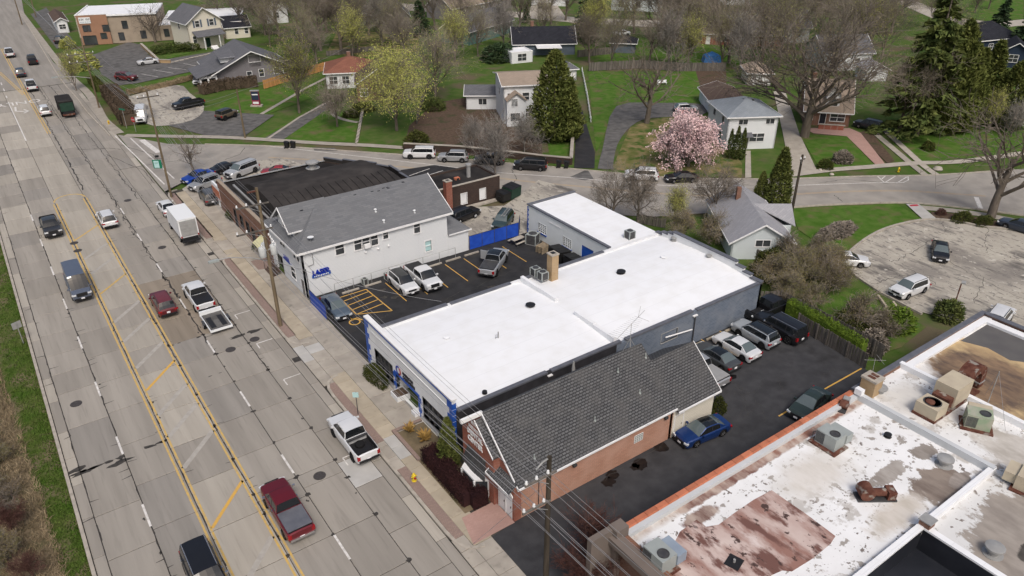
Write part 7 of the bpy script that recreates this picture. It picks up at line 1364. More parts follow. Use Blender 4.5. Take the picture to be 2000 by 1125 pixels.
conifer('arbor', (22.0,39.6), 4.9, 'columnar evergreen between the calibration and dental fronts', .85)
def mound(m, base, w, d, h, label, cat='shrub', name='shrub', rz=0, seed=1, n=1500, group=None, sz=.09):
    k = ('mound', m, seed, n, sz)
    if k not in TREES: TREES[k] = mound_mesh(seed, n, m, 1, sz)
    T = thing(name, label, cat, (base[0], base[1], -.03), rz, group); T.scale = (w, d, h); link('foliage', TREES[k], T); return T
mound('hedge', (22.48,53.16), 1.7, 3.9, 1.5, 'clipped dark green bush under the left shop window', seed=2, n=2600, sz=.07, name='clipped_bush')
mound('hedge', (44.35,32.05), 1.2, 1.4, 1.6, 'square clipped bush at the end of the cream rear wall', seed=3, name='clipped_bush')
mound('hedge', (23.27,97.2), 1.4, 3.6, 1.4, 'dark hedge along the brick shop front', seed=4, name='clipped_bush')
mound('hedge', (22.87,85.97), 1.6, 1.6, 1.2, 'small bush beside the red paving near the steps', seed=31, n=700); mound('needle', (43.44,210.8), 11, 7, 2.0, 'low spreading juniper mound before the cream house', seed=5, n=2600, sz=.06); mound('needle', (47.7,209.32), 6, 5, 2.0, 'rounded juniper beside the cream house steps', seed=6, n=1500, sz=.08)
mound('bud', (22.21,202.51), 6.5, 5.5, 4.2, 'yellow-green flowering bush at the upper car park entrance', seed=7, n=1800); mound('bud', (23.04,231.07), 4, 4, 2.6, 'yellow bush by the office corner', seed=8); mound('twig', (31,233.52), 4, 3, 2.2, 'brown bush under the office sign', seed=9)
mound('needle_blue', (104.97,153.83), 9, 7, 4.2, 'dark round evergreen behind the tan-roofed house', seed=10, n=2200); mound('needle', (71.32,126.87), 5, 5, 2.2, 'dark low evergreen by the wooden fence', seed=11); mound('hedge', (58.15,109.81), 5, 4, 2.4, 'dark evergreen bush at the sidewalk end', seed=12)
mound('hedge', (59.7,133.71), 5, 4, 1.6, 'clipped hedge beside the garden steps', seed=13); mound('hedge', (56.64,131.69), 4, 3.5, 1.2, 'low green bed left of the garden steps', seed=14)
mound('hedge', (104.1,63.17), 2.6, 2.6, 1.5, 'round green bush on the lawn edge right of the drive', seed=15); mound('twig', (108.78,63.29), 3.6, 3.0, 1.9, 'round brown twiggy bush on the front lawn', seed=16, n=2000); mound('hedge', (125.37,58.58), 2.2, 2.2, 1.5, 'small dark bush on the right lawn', seed=17)
mound('hedge', (101.73,40.71), 4.0, 2.2, 1.2, 'dark green low shrubs left of the spreading tree', seed=18); mound('hedge', (102.62,38.49), 3.4, 2.0, 1.2, 'dark green low shrubs under the spreading tree', seed=19); mound('twig_red', (101.22,43.33), 1.8, 1.3, .8, 'reddish small shrub in the mulch bed', seed=20)
mound('needle', (75.73,28.86), 3.6, 3.0, 2.0, 'dark spreading juniper beside the worn car park', seed=21, n=2000); mound('twig', (84.49,47.76), 7, 3.0, 1.4, 'low brown twiggy thicket on the side lawn', seed=22, n=2400)
tree('olive', (66.2,33.36), 4.6, 'broad olive green bush behind the plank fence', None, 1.1, cat='shrub'); mound('needle_olive', (65.5,33.26), 4.2, 4.0, 2.2, 'low olive green undergrowth behind the plank fence', seed=23, n=2600, sz=.07); mound('hedge_lime', (69.48,31.06), 4.5, 4.0, 2.2, 'bright green bush beside the olive one', seed=24, n=1800); mound('twig', (64.13,30.24), 4.0, 3.0, 2.0, 'brown shrub at the foot of the olive bush', seed=25)
mound('hedge', (68.04,45.51), 4.2, 4.2, 3.4, 'dark ivy bush right of the small pale house', seed=26, n=2200)
for i, (p, h, l) in enumerate((((68.87,41.98), 5.2, 'tangled tan brush behind the workshop corner'), ((72.3,41.77), 4.8, 'tangled tan brush left of the hidden white sedan'), ((71.59,46.12), 4.6, 'brush beside the small pale house gable'), ((72.09,39), 3.8, 'low tan brush along the worn car park kerb'), ((65.95,38.54), 3.4, 'low brush above the plank fence'), ((69.92,39.12), 4.6, 'tan brush between the hidden white sedan and the fence'), ((65.3,40.32), 4.2, 'brush right behind the workshop corner fence'), ((74.53,44.05), 4.6, 'brush at the near edge of the side lawn'), ((74.57,41.68), 4.2, 'tan brush touching the hidden white sedan'), ((66.53,43.62), 4.8, 'tall brush between the pale house and the workshop'), ((66.01,30.59), 3.6, 'olive brush beside the bright green bush'))): tree('olive', p, h, l, BG, 1.0)
tree('red', (25.23,26.57), 4.6, 'dark red leafless shrub at the corner pier near the utility pole', None, .9); tree('red', (24.82,24.02), 4.2, 'dark red leafless shrub along the front parapet', None, .9); tree('red', (22.65,25.06), 4.4, 'dark red leafless shrub at the bottom edge by the utility pole', None, .9)
def hedge_run(name, label, path, w, h, m, dens=60, sz=.2, cat='hedge'):
    g = random.Random(len(label)); mb = MB(); segs = list(zip(path[:-1], path[1:])); L = [math.hypot(b[0]-a[0], b[1]-a[1]) for a, b in segs]
    n = int(sum(L)*dens*(w+h)); T = thing(name, label, cat, (path[0][0], path[0][1], 0)); ox, oy = path[0]
    def fn(g):
        (a, b), _ = g.choices(list(zip(segs, L)), weights=L)[0]; t = g.random(); d = Vector((b[0]-a[0], b[1]-a[1], 0)).normalized(); s = Vector((-d.y, d.x, 0)); f = g.choice((0,1,2,2)); k = 1+.12*noise.noise((a[0]+t*3, t*9, h))
        u = (g.uniform(-1,1), g.random()*h*k) if f == 2 else (g.choice((-1,1)), g.random()*h*k)
        if f == 2: u = (g.uniform(-1,1), h*k*g.uniform(.85,1.05))
        o = Vector((lerp(a[0],b[0],t)-ox, lerp(a[1],b[1],t)-oy, u[1])) + s*u[0]*w/2*k; return o, (s*u[0]*.6 + Vector((0,0,.7)))
    sprays(mb, g, n, fn, sz, .7); mb.build('foliage', m, T); c = MB()
    for a, b in segs: edge_bar(c, (a[0]-ox,a[1]-oy,h*.85), (b[0]-ox,b[1]-oy,h*.85), w*.8, h*.85, 0)
    c.build('inner_stems', m, T); return T
hedge_run('hedge', 'long brown clipped hedge beside the sidewalk at the corner', [(22.55,174.73), (22.27,164.22), (21.5,149.57)], 3.2, 2.2, 'hedge_brown', 60, .26); hedge_run('hedge', 'short dark hedge at the upper car park verge', [(21.48,187.88), (21.64,178.34)], 2, 1.4, 'hedge', 40, .25)
hedge_run('hedge', 'dark brown hedge before the grey bungalow', [(37.95,163.97), (43.08,165.39), (49.68,163.9)], 2.2, 2.0, 'hedge_brown', 40, .28); hedge_run('hedge', 'wispy shrub row along the upper lot bank', [(25.47,172.68), (32.94,174.54), (40.25,178.11)], 1.2, .9, 'straw', 34, .25)
hp = [(20.75,41.1),(20.75,34.9)]
hedge_run('hedge', 'dark purple clipped hedge before the dental practice', [(21.05,41.2),(21.05,35.1),(22.3,35.0)], 1.3, 1.55, 'hedge_purple', 300, .11); hedge_run('hedge', 'inner end of the dark purple hedge by the columnar evergreen', [(21.3,40.9),(22.3,40.7)], 1.2, 1.2, 'hedge_purple', 330, .10)
hedge_run('hedge', 'bright green hedge along the weathered plank fence', [(62.2,38.6),(61.7,33.5),(61.2,29.4)], .9, 2.2, 'hedge_lime', 150, .14)
# flower bed with ornamental grass
sheet('planting_bed', [(20.5,45.4),(22.95,45.4),(22.95,34.6),(20.3,34.6),(20.3,41.4)], .135, 'bank'); b = MB().box(20.2,20.5,41.4,45.8,.02,.28); b.box(20.5,22.9,45.5,45.8,.02,.28); b.build('brick_edging', 'paver_red', None, label='low brick edging round the bed of ornamental grass', cat='edging')
sheet('paving', [(19.25,31.85),(22.75,31.85),(22.75,34.4),(19.9,34.4)], .11, 'paver_walk')
def tuft(p, h, label):
    g = random.Random(int(p[0]*100)); mb = MB()
    for i in range(70):
        a = g.uniform(0,6.28); k = g.uniform(.3,1); e = Vector((math.cos(a)*h*.7*k, math.sin(a)*h*.7*k, h*g.uniform(.35,1))); s = Vector((-math.sin(a), math.cos(a), 0))*.05; mb.add([s*.5, -s*.5, e*.6+Vector((0,0,h*.12))-s, e, e*.6+Vector((0,0,h*.12))+s], [(0,1,2,3,4)])
    t = thing('ornamental_grass', label, 'grass', (p[0], p[1], .13)); mb.build('blades', 'grass_gold', t)
tuft((21.4,44.9), 1.0, 'golden tuft of ornamental grass at the planter end of the bed'); tuft((21.9,43.2), 1.1, 'golden tuft of ornamental grass nearer the columnar evergreen'); mound('hedge', (21.9,42.0), .8, .8, .4, 'small green plant in the brick-edged bed', seed=30, n=300, sz=.2)
for i, (p, h, l) in enumerate((((-6.3,60.5),1.8,'low tan shrub nearest the verge in the middle of the bank'),((-6.2,55.3),1.9,'low olive shrub nearest the verge below the middle'),((-7.9,61.2),2.6,'twiggy shrub at the left picture edge mid bank'),((-6.0,43.8),2.2,'twiggy shrub at the bottom edge next to the verge'),((-7.6,54),2.6,'tall tan shrub at the left picture edge low on the bank'))): tree(('olive','limb')[i % 2], p, h, l, None, 1.3, cat='shrub', name='shrub')
# ---- left bank: grass blades, straw, brush
g = random.Random(77); mb = MB()
for i in range(15000):
    y = 38+70*g.random()**1.3; x = -2.75-g.random()**1.3*(1.3+1.8*(y-36)/70); a = g.uniform(0,6.28); h = g.uniform(.06,.2); s = Vector((math.cos(a), math.sin(a), 0))*.05; o = Vector((x,y,-.03)); mb.add([o-s, o+s, o+Vector((g.gauss(0,.06), g.gauss(0,.06), h))], [(0,1,2)])
tag(mb.build('verge_grass', 'blade'), 'short green grass on the verge left of the road', 'grass', kind='stuff'); mb = MB()
for i in range(30000):
    y = 34+46*g.random()**1.2; x = -4.0-.045*(y-45)-g.random()**1.2*9; a = g.uniform(0,6.28); h = g.uniform(.12,.45); s = Vector((math.cos(a), math.sin(a), 0))*.035; o = Vector((x,y,-.03)); mb.add([o-s, o+s, o+Vector((g.gauss(0,.25), g.gauss(0,.25), h))], [(0,1,2)])
tag(mb.build('dry_brush', 'straw'), 'dry straw-coloured brush on the bank left of the verge', 'brush', kind='stuff')
for i, (p, h) in enumerate((((-7.2,63),2.8), ((-8.0,57.5),3.0), ((-6.6,52),2.8), ((-7.0,49),3.0), ((-8.3,71),2.6), ((-8.6,66),3.2), ((-5.8,46.3),2.6))):
    tree(('limb','olive','red','olive')[i % 4], p, h, ('leafless shrub just below the low concrete edging','tan brushy shrub on the upper part of the bank','grey leafless shrub midway down the bank','thorny leafless shrub at the lower left bank','small shrub behind the low concrete edging','tan brush at the left edge of the bank','grey leafless shrub at the bottom left corner')[i], None, 1.0, cat='shrub', name='shrub')
# ================================================================ poles, wires, fences, signs and small things
PO = 'wooden utility poles along the streets'
def pole(name, base, h, label, arms=(), m='wood_pole', r=.17, top=None, group=PO, rz=0, lean=(0,0)):
    t = thing(name, label, 'utility pole', (base[0], base[1], 0), rz, group); t.rotation_euler = (lean[1], lean[0], rz); MB().tube((0,0,-.1),(0,0,h),r,r*.68,10).build('shaft', m, t, True)
    for z, x0, x1, ins in arms:
        a = MB().box(x0, x1, -.16, -.05, z-.07, z+.07).build('crossarm', 'wood_grey', t)
        MB().tube((x0*.55,-.1,z-.05),(0,-.1,z-.75),.025,n=4).build('brace', 'metal', t)
        for x in ins: MB().lathe((x,-.1,z+.07),[(.03,0),(.03,.05),(.1,.07),(.1,.14),(.06,.2),(.08,.24),(.03,.3)],8).build('insulator', 'porcelain', a, True)
    return t
B0 = (20.34,25.17); P1 = (18.7,67.24); P3 = (18.53,109.47); P4 = (18.88,165.27); P5 = (35.82,130.14); P6 = (84.14,54.49)
z1 = 15.06
ARM1 = (-1.5, -.7, .25); ARM2 = (-1.9, -1.2)
uB = pole('utility_pole', B0, 12.3, 'dark utility pole with two crossarms at the bottom of the picture', [(11.1,-1.75,.45,(-1.65,-.95,-.15)),(9.1,-1.9,.1,(-1.8,-1.1,-.4))], 'wood_pole_dark', .2)
MB().path([(0,0,12.2),(-.5,-.05,12.2),(-1.0,-.1,11.95)],.05,6).build('top_bracket', 'metal', uB)
u1 = pole('utility_pole', P1, z1, 'tall leaning utility pole with transformers beside the laser shop', [(z1-1.6,-2.2,.9,(-2.1,-1.2,.1)),(z1-4.2,-2.6,.9,(-2.5,-1.6,.7))], 'wood_pole', .2)
MB().box(-.9,.05,-.08,.08,z1-.35,z1-.22).build('pole_top_bracket', 'rust', u1)
for x, y in ((-.55,-.25),(.55,-.25),(0,.6)):
    o = MB().lathe((x,y,z1-6.9),[(.3,0),(.34,.05),(.34,.95),(.3,1.02),(.1,1.08)],14).build('transformer', 'transformer', u1, True); MB().lathe((x,y,z1-5.85),[(.05,0),(.08,.06),(.05,.12),(.08,.18),(.04,.3)],8).build('bushing', 'porcelain', o, True)
MB().box(-.8,.8,-.15,.0,z1-6.4,z1-6.28).build('transformer_bracket', 'metal', u1)
for i in range(5): MB().lathe((.35+.1*i,-.15-.05*i,z1-4.9-.25*i),[(.03,0),(.09,.05),(.05,.12),(.09,.17),(.03,.25)],8).build('insulator', 'porcelain', u1, True)
la = thing('street_lamp', 'cobra-head street lamp on a long arm reaching over the road from the leaning pole', 'street lamp', (P1[0],P1[1],z1-7.0)); MB().path([(0,0,-.6),(-1.6,.1,.2),(-3.6,.2,.75),(-4.6,.2,.8)],.055,6).build('arm', 'metal', la); MB().cbox((-5.0,.2,.78),(.95,.36,.18)).build('lamp_head', 'hvac', la)
u3 = pole('utility_pole', P3, 15.32, 'utility pole with green street name sign at the corner', [(15.32-1.0,-1.4,1.4,(-1.3,-.5,1.2))], 'wood_pole')
u4 = pole('utility_pole', P4, 13.06, 'utility pole with wide crossarms near the upper car park', [(13.06-2.8,-3.0,1.6,(-2.9,-1.6,1.4)),(13.06-4.2,-3.0,1.6,(-2.9,-1.6))], 'wood_pole')
la = thing('street_lamp', 'street lamp arm on the pole near the upper car park', 'street lamp', (P4[0],P4[1],5.7)); MB().path([(0,0,0),(-2.2,0,.6),(-5.6,0,1.0)],.06,6).build('arm', 'metal', la); MB().cbox((-6.0,0,1.0),(1.0,.36,.18)).build('lamp_head', 'hvac', la)
pole('utility_pole', P5, 8.46, 'plain wooden pole on the side street lawn', (), 'wood_pole'); pole('utility_pole', P6, 8.62, 'dark utility pole beside the tall arborvitae', [(8.62-.6,-.5,.5,(-.4,.4))], 'wood_pole_dark', .2)
for p, top, l in (((17.14,275.16),5,'far pole at the top left by the driveways'),((22.2,287.69),3,'second far pole at the top left')): pole('utility_pole', p, 13, l)
t = thing('lot_lamp', 'brown lamp post with square head at the edge of the worn car park', 'lamp post', (78.84,29.74)); h = 2.62; MB().tube((0,0,0),(0,0,h),.07,n=8).build('post', 'rust', t); MB().cbox((.25,-.1,h+.05),(.6,.4,.14),.4).build('lamp_head', 'metal', t)
def wire(a, b, sag, r=.016, m='wire', label='thin grey wire strung between the roadside utility poles', group='overhead wires', n=16):
    P = [Vector((lerp(a[0],b[0],i/n), lerp(a[1],b[1],i/n), lerp(a[2],b[2],i/n)-sag*4*(i/n)*(1-i/n))) for i in range(n+1)]
    return MB().path(P, r, 4).build('overhead_wire', m, None, label=label, cat='wire', group=group)
z3 = 15.32; z4 = 13.06; BB = (23.2,-22)
def att(p, x, z): return (p[0]+x, p[1]-.1, z)
for k, (xb, zb, x1_, zz1, x3, zz3) in enumerate(((-.95,12.1,-.8,z1-.25,0,z3),(-1.65,11.4,-2.1,z1-1.3,-1.3,z3-.7),(-.95,11.4,-1.2,z1-1.3,-.5,z3-.7),(-.15,11.4,.1,z1-1.3,1.2,z3-.7),(-1.8,9.4,-2.5,z1-3.9,-.2,z3-2.2),(-1.1,9.4,-1.6,z1-3.9,.1,z3-2.5),(-.4,9.4,.7,z1-3.9,.15,z3-2.8),(.15,7.6,.15,z1-7.6,.15,z3-4.0),(.15,7.1,.15,z1-8.2,.15,z3-4.5),(-.15,6.6,.15,z1-8.7,.15,z3-5.0))):
    r = .011 if k < 7 else .017
    nm = ('topmost wire','road-side upper crossarm wire','middle upper crossarm wire','inner upper crossarm wire','road-side lower crossarm wire','middle lower crossarm wire','inner lower crossarm wire','upper of three thick cables','middle of three thick cables','lowest thick cable')[k]
    wire(att(BB,xb,zb), att(B0,xb,zb), .5, r, label=nm+' leaving the dark pole at the bottom edge'); wire(att(B0,xb,zb), att(P1,x1_,zz1), .55, r, label=nm+' between the dark pole and the leaning pole'); wire(att(P1,x1_,zz1), att(P3,x3,zz3), .6, r, label=nm+' between the leaning pole and the corner pole'); wire(att(P3,x3,zz3), att(P4,x3*2,z4-2.5-.35*k), .8, r*1.15, label=nm+' between the corner pole and the far crossarm pole')
for k in range(3): wire((P4[0],P4[1],z4-2.6-k), (16+k,300,12), 1.0, .03, label=('upper','middle','lower')[k]+' wire running up the road from the far crossarm pole')
wire((P3[0],P3[1],z3-3), (P5[0],P5[1],8.46-.5), .4, .02, label='upper wire from the corner pole to the plain lawn pole'); wire((P3[0],P3[1],z3-3.6), (P5[0],P5[1],8.46-1.1), .5, .02, label='lower wire from the corner pole to the plain lawn pole'); wire((P5[0],P5[1],8.46-.5), (66,150,9), .7, .02, label='wire from the plain lawn pole towards the brown gabled house')
wire((P1[0],P1[1],z1-7), (23.2,70.7,3.7), .3, .02, label='service wire from the leaning pole to the white laser shop'); wire((P1[0],P1[1],z1-7.4), (31.0,55.6,4.3), .5, .02, label='service wire from the leaning pole to the white workshop roof'); wire((B0[0],B0[1],8.2), (24.9,32.0,3.1), .15, .02, label='service wire from the dark pole to the dental roof')
wire((B0[0],B0[1],10.5), (19.2,31.9,.1), .0, .014, label='guy wire from the dark pole down to the pavement')
# ---- fences
def board_mesh(w, h, t=.03):
    b = MB(); b.add([(-w/2,-t/2,0),(w/2,-t/2,0),(w/2,t/2,0),(-w/2,t/2,0),(-w/2,-t/2,h-.04),(w/2,-t/2,h-.04),(w/2,t/2,h-.04),(-w/2,t/2,h-.04),(-w/2+.03,-t/2,h),(w/2-.03,-t/2,h),(w/2-.03,t/2,h),(-w/2+.03,t/2,h)], [(0,1,5,4),(1,2,6,5),(2,3,7,6),(3,0,4,7),(4,5,9,8),(5,6,10,9),(6,7,11,10),(7,4,8,11),(8,9,10,11)]); return b
def fence(name, label, path, h, bw, m, group=None, gap=.015, jit=.05, post=2.4):
    g = random.Random(len(label)); T = thing(name, label, 'fence', (path[0][0], path[0][1], 0), 0, group); me = board_mesh(bw-gap, h).mesh('board', m); pm = MB().box(-.06,.06,-.06,.06,0,h+.08).mesh('post', m); ox, oy = path[0]
    for a, b in zip(path[:-1], path[1:]):
        L = math.hypot(b[0]-a[0], b[1]-a[1]); ang = math.atan2(b[1]-a[1], b[0]-a[0]); n = int(L/bw)
        for i in range(n):
            t = (i+.5)/n; o = link('board', me, T, (lerp(a[0],b[0],t)-ox, lerp(a[1],b[1],t)-oy, g.uniform(-jit,jit*.3))); o.rotation_euler = (g.gauss(0,.012), g.gauss(0,.012), ang)
        for i in range(int(L/post)+1):
            t = min(1, i*post/L); s = (-math.sin(ang)*-.09, math.cos(ang)*-.09); link('post', pm, T, (lerp(a[0],b[0],t)-ox-s[0]*-1, lerp(a[1],b[1],t)-oy+.09*math.cos(ang), 0))
        for z in (h*.2, h*.8): bm = MB(); edge_bar(bm, (a[0]-ox-.05*math.sin(ang),a[1]-oy+.05*math.cos(ang),z),(b[0]-ox-.05*math.sin(ang),b[1]-oy+.05*math.cos(ang),z),.04,.09,0); bm.build('rail', m, T)
    return T
fence('plank_fence', 'weathered plank fence along the dental car park below the bright hedge', [(61.3,36.6),(60.9,33),(60.35,28.4)], 1.7, .15, 'wood_grey', jit=.07)
fence('plank_fence', 'second weathered plank fence behind the bright hedge', [(61.5,41.6),(63.4,40.4),(63.2,34),(62.6,28.2)], 1.9, .15, 'wood_grey', jit=.07)
fence('cedar_fence', 'new orange cedar fence beside the grey bungalow', [(49.87,160.65), (57.92,164.66), (67.97,169.36)], 1.8, .3, 'wood_new'); fence('plank_fence', 'long grey board fence across the back lawn', [(115.76,132.99), (126.9,128.26), (132.48,120.73), (140.91,114.84)], 1.9, .3, 'wood_grey'); fence('plank_fence', 'grey board fence running down beside the dense twiggy tree', [(79.87,143.35), (70.78,130.31), (63.64,119.71)], 1.7, .3, 'wood_grey'); fence('plank_fence', 'grey board fence in front of the barn-roofed house yard', [(122.79,145.49), (131.79,143.43)], 1.7, .3, 'wood_grey'); fence('plank_fence', 'low dark back garden fence behind the red-roofed house', [(73.44,182.67), (85.94,181.2)], 1.2, .3, 'wood_grey')
fence('picket_fence', 'thin white fence line left of the back lawn', [(114.1,133.54), (100.9,116.14), (90.09,102.35)], .9, .3, 'sign_white', gap=.14)
fence('picket_fence', 'grey fence beside the small pale house', [(66.09,64.93), (67.95,61.65)], 1.3, .2, 'wood_grey'); fence('plank_fence', 'short weathered fence right of the small pale house', [(69.49,51.19), (70.97,47.83)], 1.2, .2, 'wood_grey')
def screen(name, label, path, h, npan, lean=0):
    T = thing(name, label, 'fence', (path[0][0], path[0][1], 0)); ox, oy = path[0]
    for a, b in zip(path[:-1], path[1:]):
        for i in range(npan):
            p = l2(a, b, (i+.02)/npan); q = l2(a, b, (i+.98)/npan); m = MB(); n = 5; vs = []
            d = Vector((b[0]-a[0], b[1]-a[1], 0)).normalized(); s = Vector((-d.y, d.x, 0))
            for k in range(n+1):
                for z in (.12, h*.5, h): t = k/n; o = Vector((lerp(p[0],q[0],t)-ox, lerp(p[1],q[1],t)-oy, z)) + s*.05*math.sin(t*math.pi)*(z/h); vs.append(o)
            m.add(vs, [(3*k+j, 3*(k+1)+j, 3*(k+1)+j+1, 3*k+j+1) for k in range(n) for j in range(2)]); m.build('screen_panel', 'blue_cloth', T, True)
        for i in range(npan+1): p = l2(a, b, i/npan); MB().tube((p[0]-ox,p[1]-oy,0),(p[0]-ox,p[1]-oy,h+.1),.035,n=6).build('post', 'metal_dark', T)
        m = MB(); m.tube((a[0]-ox,a[1]-oy,h+.04),(b[0]-ox,b[1]-oy,h+.04),.025,n=5); m.build('top_rail', 'metal_dark', T)
    return T
screen('screen_fence', 'blue screened fence at the front of the laser car park', [(23.0,69.9),(23.0,65.4)], 1.75, 1); screen('screen_fence', 'long blue screened fence at the back of the laser car park', [(43.75,70.75),(51.0,70.6)], 1.9, 4); screen('screen_fence', 'narrow blue screened gate beside the annex corner', [(51.5,71.2),(52.4,72.3)], 1.9, 1)
t = thing('chain_fence', 'low wire fence along the white siding wall', 'fence', (26, 70.2, 0))
for i in range(8): MB().tube((i*2.2,0,0),(i*2.2,0,1.3),.03,n=6).build('post', 'metal', t)
MB().tube((0,0,1.28),(15.4,0,1.28),.025,n=5).build('top_rail', 'metal', t)
# ---- car park furniture
for i, x in enumerate((27.6,30.3,33.0,35.6,38.2,40.8,43.4)): o = MB().cbox((0,0,.08),(2.0,.2,.16)).build('wheel_stop', 'walk', None, label=('first','second','third','fourth','fifth','sixth','seventh','eighth','ninth')[i]+' pale wheel stop by the white siding wall, counted from the hatched bay', cat='wheel stop', group='wheel stops by the siding wall'); o.location = (x, 69.75, .02)
for i, x in enumerate((47.6,50.3,53.0,55.7)): o = MB().cbox((0,0,.08),(2.0,.2,.16)).build('wheel_stop', 'walk_tan', None, label=('first','second','third','fourth','fifth','sixth','seventh','eighth','ninth')[i]+' tan wheel stop under the slate blue block wall, counted from the shingle roof', cat='wheel stop', group='wheel stops by the block wall'); o.location = (x, 40.25, .02)
for i, p in enumerate([(73.09,34.58),(73.12,32.85)]): o = MB().cbox((0,0,.1),(2.4,.22,.2),.9).build('wheel_stop', 'walk_tan', None, label=('upper','lower')[i]+' tan wheel stop at the hedge side of the worn car park', cat='wheel stop', group='wheel stops in the worn car park'); o.location = (p[0], p[1], .02)
def dumpster(p, s, m, label, rz=0):
    t = thing('dumpster', label, 'dumpster', (p[0], p[1], .03), rz); x, y, z = s; b = MB().add([(-x/2,-y/2,.15),(x/2,-y/2,.15),(x/2,y/2,.15),(-x/2,y/2,.15),(-x/2,-y/2-.1,z),(x/2,-y/2-.1,z),(x/2,y/2+.1,z),(-x/2,y/2+.1,z)],[(3,2,1,0),(0,1,5,4),(1,2,6,5),(2,3,7,6),(3,0,4,7),(4,5,6,7)]); b.build('bin', m, t)
    for k in (-1,1): MB().add([(k*x/4-x/4+.02,-y/2-.15,z+.02),(k*x/4+x/4-.02,-y/2-.15,z+.02),(k*x/4+x/4-.02,y/2+.1,z+.2),(k*x/4-x/4+.02,y/2+.1,z+.2),(k*x/4-x/4+.02,-y/2-.15,z-.02),(k*x/4+x/4-.02,-y/2-.15,z-.02),(k*x/4+x/4-.02,y/2+.1,z+.14),(k*x/4-x/4+.02,y/2+.1,z+.14)],[(0,1,2,3),(7,6,5,4),(0,4,5,1),(1,5,6,2),(2,6,7,3),(3,7,4,0)]).build('lid', 'bin_black', t)
    for k in (-1,1): MB().box(k*(x/2+.08)-.08,k*(x/2+.08)+.08,-.3,.3,z*.55,z*.68).build('fork_pocket', m, t)
    return t
d1 = dumpster((51.2,62.6), (2.4,1.4,1.3), 'bin_black', 'black dumpster beside the stack of pallets', R(90)); d2 = dumpster((51.2,59.8), (2.4,1.4,1.3), 'bin_black', 'black dumpster nearest the workshop roof edge', R(90)); MB().box(-.3,.3,-.83,-.8,.6,1.0).build('notice', 'sign_white', d1).rotation_euler = (0,0,math.pi); 
dumpster((57.79,81.71), (2.2,1.6,1.6), 'bin_green', 'dark green dumpster beside the bare tree trunk', .3); dumpster((56.15,81.25), (1.8,1.4,1.3), 'bin_black', 'black dumpster at the end of the dark brick wall', .2)
def pallet_stack(p, n, label, tilt=0, rz=0):
    t = thing('pallet_stack', label, 'pallets', (p[0], p[1], .04), rz)
    if tilt: t.rotation_euler = (0, tilt, rz)
    for k in range(n):
        z = k*.15
        for i in range(6): MB().box(-.6,.6,-.5+i*.18,-.5+i*.18+.11,z+.11,z+.135).build('slat', 'pallet', t)
        for y in (-.5,-.02,.46): MB().box(-.6,.6,y,y+.06,z,z+.11).build('bearer', 'pallet', t)
    return t
pallet_stack((50.7,65.3), 6, 'stack of wooden pallets beside the black dumpster', rz=.2); pallet_stack((51.7,66.2), 1, 'wooden pallet leaning upright against the annex wall', R(-68), .0); pallet_stack((51.6,64.5), 1, 'wooden pallet propped behind the pallet stack', R(-65), .15)
condenser((51.2,67.9,.03), 1.3, 1.3, 'bulky old grey machine in the corner by the blue fence', .5, name='machine'); condenser((32.4,69.7,.03), .9, .8, 'round-topped condenser on the ground by the white siding wall', .1); condenser((29.6,70.3,.03), .5, .7, 'small grey utility box on the ground by the siding wall', .1)
t = thing('picnic_table', 'pale grey picnic table by the blue fence', 'table', (49.6, 68.9, .03), .15); MB().box(-.9,.9,-.38,.38,.72,.78).build('tabletop', 'walk', t)
for s in (-1,1): MB().box(-.9,.9,s*.72-.14,s*.72+.14,.42,.47).build('bench', 'walk', t); MB().tube((s*.6,-.7,.0),(s*.6,.3,.72),.04).tube((s*.6,.7,.0),(s*.6,-.3,.72),.04).tube((s*.6,-.75,.42),(s*.6,.75,.42),.035).build('leg_frame', 'metal_dark', t)
t = thing('barrier_pole', 'long thin white pole resting across the laser car park edge', 'pole', (33.5,56.4,0)); MB().tube((0,0,1.0),(5.5,.4,1.1),.05,n=8).build('bar', 'sign_white', t); MB().tube((5.5,.4,0),(5.5,.4,1.2),.06,n=8).build('post', 'metal', t)
# ---- signs, hydrants, bins
def hydrant(p, label, z=.1):
    t = thing('fire_hydrant', label, 'fire hydrant', (p[0], p[1], z)); MB().lathe((0,0,0),[(.2,0),(.2,.05),(.13,.06),(.13,.5),(.17,.52),(.17,.56),(.13,.6),(.09,.7),(.03,.78)],12).build('barrel', 'hydrant', t, True); MB().tube((-.22,0,.42),(.22,0,.42),.06,n=8).build('side_outlets', 'hydrant', t); MB().tube((0,0,.36),(0,-.24,.36),.08,n=8).build('front_outlet', 'red_paint', t); return t
hydrant((18.95,39.7), 'yellow fire hydrant with red outlet on the paver strip'); hydrant((18.29,152.58), 'yellow fire hydrant on the corner grass', 0); hydrant((111.72,55.65), 'yellow fire hydrant on the verge by the hatched markings', 0)
def sign(p, h, label, w, hh, m, name='road_sign', oct_=False, txt=None, tm='letter_white', ang=0, pm='metal', thick=.03, ts=None):
    t = thing(name, label, 'sign', (p[0], p[1], .05), ang); MB().tube((0,0,0),(0,0,h),.04,n=6).build('post', pm, t)
    if oct_: b = MB().lathe((0,0,0),[(w/2,-.015),(w/2,.015)],8); b.v = [(x*math.cos(.39)-y*math.sin(.39), -z-.05, (x*math.sin(.39)+y*math.cos(.39))+h-w/2) for x,y,z in b.v]; b.f = [f[::-1] for f in b.f]; o = b.build('face', m, t)
    else: o = MB().box(-w/2,w/2,-.06-thick,-.04,h-hh,h).build('face', m, t)
    if txt: word(txt, (0,-.08-thick,h-(w if oct_ else hh)/2), ts or hh*.6, tm, t, 0, name='lettering', ext=.004, rx=R(90))
    return t
